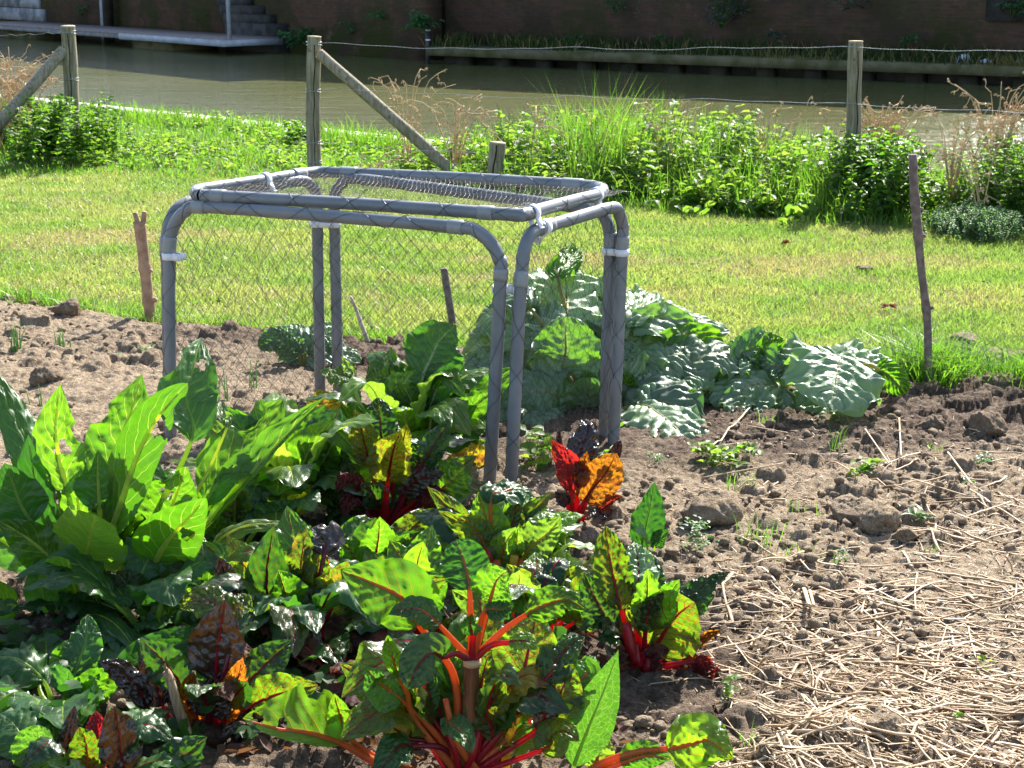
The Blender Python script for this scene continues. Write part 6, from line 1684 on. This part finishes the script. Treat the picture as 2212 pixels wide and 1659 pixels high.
# ---- J : bottom left corner
J_ = Plant('chard_plant', (215, 1722), 'small chard of dark wavy and red leaves in the bottom left corner', group='chard plants', smat='red')
jj_ = dict(stalk=(.007, .004), pucker=.008, ruffle=.16)
J_.L([(142, 1668), (148, 1620), (154, 1575), (162, 1524)], 22, 'purple', .02, kind='chard', curl=.4, **jj_)
J_.L([(218, 1660), (214, 1610), (210, 1570), (208, 1535)], 30, 'red', .05, kind='chard', curl=.3, **jj_)
J_.L([(190, 1680), (190, 1640), (185, 1600), (172, 1570)], 32, 'redv', -.04, kind='round', curl=.3, smat='orange', **jj_)
J_.L([(268, 1690), (262, 1630), (255, 1570), (248, 1526)], 36, 'purple', -.05, kind='long', curl=-.35, pucker=.011, ruffle=.35, fr=2.2, stalk=(.007, .004))
J_.L([(320, 1672), (370, 1645), (410, 1625), (448, 1592)], 44, 'redgreen', -.06, kind='chard', curl=-.5, face=TILT, smat='red', pucker=.014, ruffle=.2, stalk=(.007, .004))
J_.L([(205, 1690), (140, 1660), (100, 1645)], 24, 'rhu', -.10, kind='chard', curl=-.4, face=TILT, **jj_)
J_.fill(5, ['redgreen', 'deep', 'deep'], (.10, .22), (.03, .14), (.03, .045))
J1_ = Plant('broad_leaved_weed', (78, 1725), 'bright green wrinkled dock leaf standing in the bottom left corner', 'dock', smat='green')
J1_.L([(76, 1672), (79, 1640), (81, 1605), (84, 1566)], 42, 'dock', 0, kind='round', curl=.25, stalk=(.005, .003), pucker=.005, N=11)
J1_.L([(60, 1640), (45, 1590), (25, 1560), (0, 1540)], 50, 'deep', .1, kind='chard', curl=-.3, face=TILT, stalk=(.006, .003))
J1_.L([(110, 1620), (115, 1580), (100, 1545)], 40, 'deep', .12, kind='chard', curl=-.3, face=TILT, stalk=(.006, .003))

# ---- shaded undergrowth between the chards
M_clover = foliage_mat('shade_foliage', (0.018, 0.05, 0.014), (0.035, 0.085, 0.022), (0.05, 0.2, 0.012), (0.09, 0.26, 0.02), tl=.4, rough=.5, spec=.3)  # leaf colour darkened to carry the shade under the chards
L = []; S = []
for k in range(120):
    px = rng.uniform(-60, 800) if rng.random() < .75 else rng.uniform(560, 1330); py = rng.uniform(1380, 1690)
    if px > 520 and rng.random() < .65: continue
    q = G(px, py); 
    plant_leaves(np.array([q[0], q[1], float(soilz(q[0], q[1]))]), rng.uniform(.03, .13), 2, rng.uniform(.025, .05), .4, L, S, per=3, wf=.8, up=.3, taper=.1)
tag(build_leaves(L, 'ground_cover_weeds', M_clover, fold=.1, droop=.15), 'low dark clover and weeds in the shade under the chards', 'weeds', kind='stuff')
# withered leaf litter in the shade
L = []
for k in range(650):
    px, py = rng.uniform(480, 1350), rng.uniform(1400, 1690)
    q = G(px, py); q[2] = float(soilz(q[0], q[1])) + .008
    L.append((q, np.append(rng.normal(0, 1, 2), .15), rng.uniform(.02, .055), rng.uniform(.010, .022)))
M_litter = foliage_mat('withered_litter', (0.035, 0.014, 0.013), (0.10, 0.055, 0.035), (0.2, 0.05, 0.02), (0.3, 0.14, 0.05), tl=.25, rough=.7, spec=.2)
tag(build_leaves(L, 'leaf_litter', M_litter, fold=.35, droop=-.2), 'dark withered leaf litter under the front chards', 'litter', kind='stuff')

# ================================================================== RHUBARB
R_ = Plant('rhubarb_plant', (1275, 900), 'big rhubarb with broad crinkled grey green leaves behind the cage end', 'rhubarb', 'rhubarb plants', smat='rhu')
rr = dict(kind='rhu', stalk=(.013, .006), pucker=.013, ruffle=.19, lobe=.35, fr=2.1, nu=64, nv=16, ragged=.14, slope=.45, N=6)
rs = {**rr, 'pucker': .012}
def RL(*a, **k):
    kw = dict(rr); kw.update(k); return R_.L(*a, **kw)
RL([(1228, 690), (1226, 650), (1222, 610), (1225, 572)], 84, 'rhu', .38, pet=((1265, 800),), face=(.12, -.5, 1), curl=-.35)
RL([(1205, 600), (1225, 570), (1248, 540)], 22, 'green', .5, pet=((1250, 760),), face=(0, -1, .3), curl=.5)
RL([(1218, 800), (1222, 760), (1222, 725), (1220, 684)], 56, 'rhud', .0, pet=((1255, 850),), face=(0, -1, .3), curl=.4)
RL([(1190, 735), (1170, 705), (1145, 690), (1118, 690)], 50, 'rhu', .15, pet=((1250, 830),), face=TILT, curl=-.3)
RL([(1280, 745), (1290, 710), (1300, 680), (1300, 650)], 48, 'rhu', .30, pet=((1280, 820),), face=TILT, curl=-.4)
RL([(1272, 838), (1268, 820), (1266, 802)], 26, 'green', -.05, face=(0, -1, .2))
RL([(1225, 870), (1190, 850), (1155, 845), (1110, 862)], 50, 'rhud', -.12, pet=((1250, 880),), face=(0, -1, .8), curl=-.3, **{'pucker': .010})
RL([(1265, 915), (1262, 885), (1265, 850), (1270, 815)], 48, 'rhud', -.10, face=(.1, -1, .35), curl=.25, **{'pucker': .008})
RL([(1240, 905), (1215, 905), (1175, 925), (1140, 955)], 48, 'rhu', -.28, pet=((1255, 890),), face=(.1, -.6, 1), curl=-.5)
RL([(1270, 900), (1280, 905), (1290, 930), (1290, 968)], 50, 'rhud', -.35, face=(.1, -.75, .8), curl=-.5)
RL([(1120, 720), (1090, 690), (1060, 680), (1030, 700)], 48, 'rhu', .22, pet=((1210, 830),), face=TILT, curl=-.4)
RL([(1110, 780), (1070, 755), (1040, 750), (1000, 770)], 46, 'rhu', .12, pet=((1210, 850),), face=TILT, curl=-.4)
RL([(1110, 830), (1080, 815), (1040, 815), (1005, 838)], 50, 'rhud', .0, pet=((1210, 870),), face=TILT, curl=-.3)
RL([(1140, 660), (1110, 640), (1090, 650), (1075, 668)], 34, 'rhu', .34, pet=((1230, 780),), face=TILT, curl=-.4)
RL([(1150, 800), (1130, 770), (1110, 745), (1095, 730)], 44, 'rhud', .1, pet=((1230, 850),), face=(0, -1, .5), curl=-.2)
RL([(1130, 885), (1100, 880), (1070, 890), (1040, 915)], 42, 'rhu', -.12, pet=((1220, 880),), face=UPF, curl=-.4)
# right hand side
RL([(1355, 735), (1385, 715), (1430, 705), (1500, 712)], 40, 'rhu', .28, pet=((1310, 815),), face=(.0, -1, .05), curl=-.15, pucker=.012)
RL([(1365, 700), (1420, 685), (1480, 685), (1570, 712)], 48, 'rhu', .40, pet=((1310, 800),), face=(.1, -.4, 1), curl=-.5)
RL([(1345, 690), (1370, 668), (1390, 655), (1402, 635)], 38, 'rhu', .42, pet=((1300, 790),), face=TILT, curl=.6)
RL([(1360, 770), (1390, 745), (1430, 735), (1490, 750)], 52, 'rhu', .18, pet=((1310, 840),), face=(.12, -.5, 1), curl=-.4)
RL([(1400, 790), (1440, 765), (1490, 765), (1545, 790)], 54, 'rhu', .15, pet=((1320, 850),), face=(.12, -.5, 1), curl=-.5)
RL([(1350, 815), (1380, 790), (1420, 785), (1470, 810)], 54, 'rhu', .05, pet=((1305, 860),), face=(.12, -.5, 1), curl=-.5)
RL([(1480, 790), (1530, 765), (1570, 770), (1605, 800)], 46, 'rhu', .18, pet=((1350, 840),), face=(.12, -.5, 1), curl=-.4)
RL([(1355, 850), (1390, 828), (1430, 830), (1478, 862)], 54, 'rhu', -.08, pet=((1310, 880),), face=(.12, -.5, 1), curl=-.5)
RL([(1350, 905), (1400, 870), (1450, 872), (1515, 905)], 60, 'rhud', -.22, pet=((1310, 895),), face=(.0, -.8, .85), curl=-.3, pucker=.012)
RL([(1370, 925), (1410, 912), (1460, 930), (1505, 965)], 52, 'rhu', -.32, pet=((1310, 905),), face=(.1, -.75, .8), curl=-.7)
RL([(1385, 875), (1420, 892), (1455, 920), (1495, 962)], 66, 'rhu', -.46, pet=((1310, 890),), face=(.1, -.6, 1), curl=-.5)
RL([(1320, 720), (1318, 690), (1325, 655)], 40, 'green', .3, pet=((1300, 800),), face=(0, -1, .2), ruffle=.2)
RL([(1440, 760), (1475, 745), (1520, 742), (1560, 752)], 34, 'green', .3, pet=((1330, 830),), face=(0, -1, .15), curl=-.1)
RL([(1478, 880), (1492, 862), (1508, 842)], 24, 'green', -.12, pet=((1400, 895),), face=(0, -1, .2))
RL([(1340, 860), (1350, 830), (1362, 805)], 24, 'green', -.04, face=(0, -1, .1))
RL([(1350, 810), (1352, 780), (1360, 750)], 34, 'rhu', .08, face=(0, -1, .5), curl=.6)
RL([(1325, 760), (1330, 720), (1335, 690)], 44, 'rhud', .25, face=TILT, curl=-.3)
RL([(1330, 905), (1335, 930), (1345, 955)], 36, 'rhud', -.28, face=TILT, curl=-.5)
RL([(1440, 845), (1480, 815), (1520, 815), (1540, 835)], 40, 'rhu', .02, pet=((1340, 880),), face=(.12, -.5, 1), curl=-.4)
R2 = Plant('rhubarb_plant', (1720, 885), 'low spreading rhubarb on dark soil right of the larger rhubarb', 'rhubarb', 'rhubarb plants', smat='rhu')
def RR(*a, **k):
    kw = dict(rr); kw.update(k); return R2.L(*a, **kw)
RR([(1812, 772), (1808, 800), (1804, 835), (1798, 885)], 80, 'rhu', -.40, pet=((1740, 850), (1785, 785)), face=(.12, -.5, 1), curl=-.45, lobe=.5)
RR([(1790, 790), (1760, 775), (1720, 780), (1668, 810)], 62, 'rhu', .02, pet=((1745, 850),), face=(.12, -.5, 1), curl=-.4)
RR([(1815, 790), (1850, 775), (1890, 785), (1930, 815)], 52, 'rhu', .08, pet=((1745, 850),), face=(.12, -.5, 1), curl=-.4)
RR([(1778, 838), (1786, 865), (1790, 895), (1792, 926)], 50, 'rhu', -.30, pet=((1745, 850), (1768, 830)), face=(0, -1, .55), curl=-.55)
RR([(1690, 845), (1650, 830), (1600, 838), (1535, 870)], 50, 'rhu', -.10, pet=((1705, 865),), face=(.12, -.5, 1), curl=-.4)
RR([(1640, 850), (1620, 865), (1600, 880), (1590, 905)], 40, 'rhu', -.22, pet=((1690, 865),), face=(.1, -.75, .8), curl=-.5)
RR([(1680, 845), (1690, 865), (1670, 890), (1640, 905)], 40, 'rhud', -.22, face=(.1, -.75, .8), curl=-.4)
RR([(1650, 790), (1655, 765), (1665, 745), (1672, 722)], 26, 'green', .12, pet=((1690, 840),), face=(.3, -1, .2), curl=.5)
RR([(1600, 775), (1622, 755), (1645, 745), (1660, 750)], 30, 'rhud', .15, pet=((1690, 840),), face=TILT, curl=.5)
RR([(1640, 800), (1620, 785), (1600, 780), (1575, 795)], 36, 'rhu', .06, pet=((1690, 850),), face=UPF, curl=-.4)
RR([(1900, 800), (1920, 810), (1940, 830), (1955, 850)], 24, 'green', -.02, pet=((1760, 850), (1860, 790)), face=(0, -1, .2), curl=-.3)
RR([(1560, 830), (1540, 815), (1515, 815), (1490, 835)], 48, 'rhu', .0, pet=((1650, 860),), face=(.1, -.6, 1), curl=-.4)
RR([(1600, 800), (1570, 778), (1540, 775), (1515, 790)], 46, 'rhu', .1, pet=((1660, 850),), face=(.1, -.6, 1), curl=-.4)
RR([(1690, 800), (1672, 790), (1655, 795), (1640, 815)], 30, 'rhud', .02, pet=((1700, 850),), face=TILT)

R3 = Plant('rhubarb_plant', (655, 812), 'small young rhubarb on dark soil behind the left back leg', 'rhubarb', 'rhubarb plants', smat='rhu')
def RS(*a, **k):
    kw = dict(rr); kw.update(k); return R3.L(*a, **kw)
RS([(660, 760), (680, 735), (700, 725), (735, 735)], 40, 'rhu', .08, pet=((660, 785),), face=(.12, -.5, 1), curl=-.3)
RS([(640, 765), (615, 745), (590, 738), (560, 752)], 26, 'rhud', -.05, pet=((650, 785),), face=(.1, -.75, .8), curl=-.4, pucker=.03, N=9)
RS([(670, 770), (710, 760), (740, 765), (780, 780)], 34, 'rhu', .0, pet=((662, 785),), face=(.12, -.5, 1), curl=-.3)
RS([(640, 745), (640, 730), (645, 718), (655, 705)], 34, 'rhu', .16, pet=((655, 780),), face=TILT, curl=-.2)

# ================================================================== SMALL PLANTS ON THE SOIL
def onion(px, py, n, hpx, label, sp=.03, lean=.35, r=.0035, mat=None):
    q = G(px, py); q[2] = float(soilz(q[0], q[1])); u = U(q[1])
    root = empty('onion_plant', q); tag(root, label, 'onion', 'onion sets on the bed')
    for k in range(n):
        a = rng.uniform(0, 6.28); h = hpx * u * rng.uniform(.6, 1.05); l = rng.uniform(.05, lean) * h
        b0 = q + np.array([rng.normal(0, sp * .4), rng.normal(0, sp * .4), -.01])
        c = spline(np.array([b0, b0 + [math.cos(a) * l * .3, math.sin(a) * l * .3, h * .55], b0 + [math.cos(a) * l, math.sin(a) * l, h]]), 8)
        mk('leaf', *tube_vf(c, np.linspace(r, r * .25, 8), 6), M_onion, root, q)
M_onion = stalk_mat('onion_leaf', (0.10, 0.19, 0.09), (0.3, 0.55, 0.16), .5)
onion(40, 775, 11, 62, 'bushy onion tuft at the far left of the bed', .05)
onion(135, 765, 10, 48, 'bushy onion tuft right of the one at the left border', .05)
onion(548, 865, 4, 90, 'thin tall onion leaves right of the big chard', .02, .15, .003)
onion(492, 885, 4, 90, 'leaning onion leaves between the big chard and the thin ones', .03, .5, .003)
onion(452, 905, 3, 85, 'onion leaves bent to the right beside the big chard leaf', .02, .7, .0035)
onion(85, 900, 4, 60, 'onion leaves half hidden behind the big chard at the left', .03, .3, .003)

def weed(px, py, wpx, n, label, ll=.03, h=.05, mat=None, wf=.5, name='seedling_weed', up=.5):
    q = G(px, py); q[2] = float(soilz(q[0], q[1])); u = U(q[1]); L = []
    for k in range(n):
        p0 = q + np.array([rng.normal(0, wpx * u * .4), rng.normal(0, wpx * u * .5), rng.uniform(.004, h)])
        a = rng.uniform(0, 6.28); L.append((p0, np.array([math.cos(a), math.sin(a), up]), ll * rng.uniform(.5, 1.2), ll * wf))
    pos = np.array([l[0] for l in L]); d = np.array([l[1] for l in L]); nor = nrm(np.array([0, 0, 1.0]) + rng.normal(0, .4, (n, 3)))
    V, F, C = leafcloud(pos, d, nor, [l[2] for l in L], [l[3] for l in L], rc(n), .2, .3)
    o = mk(name, V, F, mat or M_nettle, origin=q, col=C, smooth=False); o.location = q; tag(o, label, 'weed', 'small weeds on the bed')
weed(1560, 1030, 45, 60, 'leafy yellow green weed patch right of the orange chard leaf', .045, .05)
weed(1515, 1018, 22, 22, 'small leafy weed at the left of the yellow green patch', .04, .04)
weed(1612, 1022, 25, 22, 'small round leaved weed at the right of the yellow green patch', .04, .04)
weed(1868, 1042, 24, 26, 'pale leafy weed between two lying straws', .045, .04)
weed(1420, 1022, 24, 60, 'grey green ferny seedling in front of the rhubarb', .015, .03, M_feather)
weed(2120, 1035, 26, 40, 'ferny weed near the right border of the bed', .02, .04, M_feather)
weed(2090, 1080, 18, 24, 'small ferny weed below another near the right border', .02, .04, M_feather)
weed(1985, 1165, 22, 14, 'star shaped narrow leaved weed right of the cracked clods', .06, .03, M_feather, .18)
weed(1817, 1252, 14, 26, 'tiny bright ferny seedling among the straw', .016, .04, M_feather)
weed(1505, 1215, 40, 90, 'feathery green herb beside the right red chard', .022, .08, M_feather)
weed(1845, 1078, 14, 10, 'little bright seedling left of the pale leafy weed', .03, .03)
weed(2118, 1480, 12, 8, 'tiny green seedling in the straw at the lower right', .02, .03)
weed(1575, 1570, 22, 20, 'small two leaved weed above the folded orange stalked leaf', .03, .05)
weed(300, 700, 35, 90, 'feathery carrot seedling beside the thick orange brown stick', .02, .06, M_feather)
weed(250, 795, 26, 30, 'flat ferny seedling on bare soil left of the cage leg', .02, .02, M_feather)
weed(320, 800, 22, 22, 'flat grey green seedling next to the cage leg', .02, .02, M_feather)
weed(190, 690, 22, 14, 'yellow green seedling near the left grass edge', .03, .04)
weed(890, 1640, 26, 90, 'ferny green weed in the shade under the tall front chard', .016, .05, M_feather)
weed(700, 905, 20, 18, 'small bright seedling beside the left back leg', .03, .05)
weed(2060, 1610, 8, 6, 'tiny seedling near the bottom right straw', .02, .02)
weed(1310, 1060, 20, 24, 'jagged bright green weed behind the front right legs', .05, .09)
weed(1165, 1030, 45, 40, 'toothed light green weed between the front legs and the red leaf', .07, .12)
def sprout(px, py, n, h, sp, label):
    q = G(px, py); z = float(soilz(q[0], q[1])); V, F, C = longgrass(0, 0, n, sp, h * .5, h, .0028, (.1, .9), .02)
    o = mk('grass_sprout', V, F, M_long, col=C, smooth=False); o.location = (q[0], q[1], z); tag(o, label, 'grass', 'grass sprouts on the bed')
sprout(1640, 1205, 40, .12, .035, 'grass sprout tuft below the small dry clod')
sprout(1600, 1080, 24, .08, .03, 'short grass sprout under the yellow green weed patch')
sprout(1800, 1000, 12, .13, .02, 'thin yellow grass shoot in front of the right rhubarb leaf')
sprout(1810, 935, 10, .12, .02, 'thin grass shoot at the tip of the right rhubarb leaf')
sprout(1660, 950, 12, .07, .02, 'small grass shoot on dark soil between the rhubarbs')
sprout(1740, 1140, 18, .06, .03, 'short grass blades between the large clods')
sprout(1730, 1235, 26, .09, .05, 'flat grass tuft with wide blades beside the straw')
sprout(2010, 1000, 8, .06, .015, 'yellow grass shoot near the right border')
sprout(1608, 1650, 10, .07, .015, 'grass shoot beside the folded orange stalked leaf')
sprout(2005, 1235, 8, .05, .015, 'single green shoot below the star shaped weed')
for k in range(26):
    px = rng.uniform(1900, 2260) if k > 12 else rng.normal(2010, 45)
    q = G(px, np.interp(px, [1930, 2212], [822, 852]) + rng.uniform(-12, 18))
    V, F, C = longgrass(0, 0, 70, .06, .07, .27, .006, (.2, 1.5), .03)
    AVn = mk('edge_grass_tuft', V, F, M_long, col=C, smooth=False); AVn.location = (q[0], q[1], .0)
    tag(AVn, 'lush grass tuft at the bed edge round the tall bent stick', 'grass', 'grass tufts round the tall bent stick')

# fallen leaves on the lawn
for px, py, r, lab in ((1700, 536, .035, 'brown fallen leaf on the lawn below the round bush'), (1920, 675, .03, 'brown fallen leaf on the lawn left of the tall bent stick'), (1440, 690 - 8, .04, 'pinkish fallen leaf at the edge of the big rhubarb')):
    q = G(px, py) + np.array([0, 0, .03])
    V, F, C = leafcloud(np.array([q] * 4), rng.normal(0, 1, (4, 3)) * [1, 1, .15], np.array([[.1, .1, 1]] * 4), np.full(4, r * 1.6), np.full(4, r), rc(4), .4, -.1)
    o = mk('fallen_leaf', V, F, M_litter, origin=q, col=C, smooth=False); o.location = q; tag(o, lab, 'leaf')
# bare worm casts on the lawn edge
for px, py, r in ((1870, 585, .05), (2085, 742, .09), (2170, 775, .11), (2010, 745, .05)):
    q = G(px, py)
    V, F = rock(q[0], q[1], .01, r, px, 2, .3)
    o = mk('earth_mound', V, F, M_soil, origin=q, col=np.tile([.35, 0, 0, 1], (len(V), 1))); o.location = q
    tag(o, {1870: 'small bare earth mound in the middle of the lawn', 2085: 'bare earth patch on the lawn right of the tall bent stick', 2170: 'largest bare earth patch near the right lawn border', 2010: 'small bare earth patch behind the tall bent stick'}[px], 'earth', 'bare earth patches on the lawn')

# ================================================================== STRAW
b = NB('straw')
at = b.n('ShaderNodeAttribute', {'attribute_name': 'Col'})
sx = b.n('ShaderNodeSeparateColor', None, Color=at.outputs[0])
c = b.mix(sx.outputs[0], (0.25, 0.16, 0.08), (0.60, 0.45, 0.28))
p = b.pbsdf(Base_Color=c, Roughness=0.55); p.inputs['Specular IOR Level'].default_value = .35
t = b.n('ShaderNodeBsdfTranslucent', None, Color=(0.6, 0.45, 0.25, 1))
mx = b.n('ShaderNodeMixShader', None, Fac=.15)
b.nt.links.new(p.outputs[0], mx.inputs[1]); b.nt.links.new(t.outputs[0], mx.inputs[2])
M_straw = b.surf(mx)

def straw_geo(q, L, az, r, col, bend=.0, lift=0.0):
    n = 9
    t = np.linspace(-.5, .5, n)
    x = q[0] + np.cos(az) * L * t - np.sin(az) * bend * L * (t * t - .1); y = q[1] + np.sin(az) * L * t + np.cos(az) * bend * L * (t * t - .1)
    if rng.random() < .35:                 # broken over at one place
        k = rng.integers(2, 7); ka = rng.normal(0, .6); i = np.arange(n) > k
        dx, dy = x - x[k], y - y[k]
        x = np.where(i, x[k] + dx * np.cos(ka) - dy * np.sin(ka), x); y = np.where(i, y[k] + dx * np.sin(ka) + dy * np.cos(ka), y)
    sz = soilz(x, y)
    A_ = np.polyfit(t, sz, 1); line = np.polyval(A_, t); z = line + np.max(sz - line) * .45 + (sz - line) * .35 + r * .6 + lift * (t + .5)
    w = r * np.clip(1 + .25 * np.sin(t * 9 + az * 7), .6, 1.4)
    if rng.random() < .3: w[-2:] *= (.7, .35)
    V, F = tube_vf(np.stack([x, y, z], 1), w, 6, flat=rng.choice([.3, .5, .8]), hint=(0, 0, 1))
    return V, F
def straw_density(px, py):
    d = 0.03
    if px < 1400: return 0.0
    lower = np.clip((py - 1300) / 220, 0, 1.25) * np.clip((px - 1480) / 260, 0, 1)
    band = math.exp(-((py - 1330) / 75) ** 2) * np.clip((px - 1490) / 90, 0, 1) * .9
    rt = math.exp(-((px - 2150) / 190) ** 2 - ((py - 1170) / 80) ** 2) * .7
    rt += math.exp(-((px - 2080) / 120) ** 2 - ((py - 1030) / 50) ** 2) * .25
    hole = math.exp(-((px - 1640) / 120) ** 2 - ((py - 1600) / 70) ** 2) * .75
    return float(np.clip(d + lower * .95 + band * .75 + rt * .7 - hole, 0.0, 1) * (.15 + 1.7 * vnoise(px / 85, py / 40, 401) ** 1.5))
A = Acc(); cnt = 0
while cnt < 1250:
    px, py = rng.uniform(1400, 2420), rng.uniform(960, 1760)
    if rng.random() > straw_density(px, py): continue
    q = G(px, py)
    L = .03 + .30 * rng.random() ** 2.2
    az = rng.normal(-.45, .55) if rng.random() < .7 else rng.uniform(0, 3.14)
    V, F = straw_geo(q, L, az, rng.uniform(.0011, .0043) * (1 if rng.random() < .8 else .6), 0, rng.normal(0, .12), max(0, rng.normal(0, .012)))
    A.add(V, F, (np.clip(rng.normal(.5, .36), 0, 1), 0, 0, 1)); cnt += 1
tag(A.build('straw', M_straw), 'loose pale straw mulch strewn over the soil', 'straw', kind='stuff')
A = Acc(); cnt = 0
while cnt < 9500:
    px, py = rng.uniform(1380, 2420), rng.uniform(930, 1760)
    if rng.random() > straw_density(px, py) * .8 + .06: continue
    q = G(px, py); q[2] = float(soilz(q[0], q[1])) + .002
    a = rng.uniform(0, 6.28); l, w = rng.uniform(.005, .026), rng.uniform(.0012, .0035)
    d = np.array([math.cos(a), math.sin(a), rng.normal(0, .3)]) * l; s = np.array([-math.sin(a), math.cos(a), rng.normal(0, .4)]) * w
    A.add(np.array([q - s * .5, q + s * .5, q + d + s * .4 + [0, 0, .001], q + d - s * .4]), np.array([[0, 1, 2, 3]]), (rng.random(), 0, 0, 1)); cnt += 1
tag(A.build('straw_chaff', M_straw, smooth=False), 'short broken chaff of straw between the stalks', 'straw', kind='stuff')
# single stalks that stand out
def lone(p0, p1, r, label, lift=.006, mid=None, col=.7):
    a, b_ = G(*p0), G(*p1)
    pts = [a, G(*mid), b_] if mid else [a, (a + b_) / 2, b_]
    C = spline(np.array(pts), 14); sz = soilz(C[:, 0], C[:, 1]); t = np.linspace(0, 1, 14)
    ln = np.polyval(np.polyfit(t, sz, 1), t)
    C[:, 2] = (ln + np.max(sz - ln) * .8 if not mid else sz + .008) + r + lift * t
    V, F = tube_vf(C, np.full(14, r), 7, flat=.7)
    o = mk('straw_stalk', V, F, M_straw, origin=C[0], col=np.tile([col, 0, 0, 1], (len(V), 1))); o.location = C[0]
    tag(o, label, 'straw', 'single straws lying apart')
lone((1530, 1010), (1625, 903), .0035, 'long kinked straw running up to the right rhubarb', mid=(1585, 955))
lone((1610, 957), (1700, 972), .003, 'short thick straw on the dark soil below the right rhubarb')
lone((1866, 980), (1920, 1045), .003, 'slanting straw pointing at the pale leafy weed')
lone((1940, 944), (1944, 1032), .003, 'upright looking straw on the soil near the right border', lift=.02)
lone((1790, 1025), (2020, 1105), .003, 'longest straw crossing the bed above the cracked clods', mid=(1890, 1070))
lone((1964, 1070), (2085, 1128), .003, 'pair forming straw at the right above the straw mulch')
lone((2045, 1018), (2095, 1105), .0034, 'straw leaning downhill near the right ferny weed')
lone((1515, 1055), (1690, 1048), .003, 'straw lying flat under the yellow green weed patch')
lone((1505, 1082), (1680, 1068), .003, 'second flat straw just below the yellow green weed patch', mid=(1600, 1085))
lone((1735, 1310), (1745, 1380), .0055, 'broad split straw standing out white in the mulch', lift=.03, col=1)
lone((1748, 1310), (1755, 1375), .004, 'narrow straw beside the broad white one', lift=.03, col=.9)
lone((1600, 1200), (1830, 1300), .0034, 'thick straw slanting into the mulch from the grass sprout', mid=(1715, 1258))
lone((1860, 1350), (1945, 1435), .0034, 'dark edged straw crossing the middle of the mulch', col=.4)
lone((2000, 1300), (2130, 1365), .0032, 'long straw slanting down in the right part of the mulch', col=.5)
lone((1545, 1480), (1890, 1560), .0034, 'long bowed straw at the lower left of the mulch', mid=(1700, 1530), col=.6)
lone((1700, 1510), (1720, 1480), .0032, 'short straw across the long bowed straw')
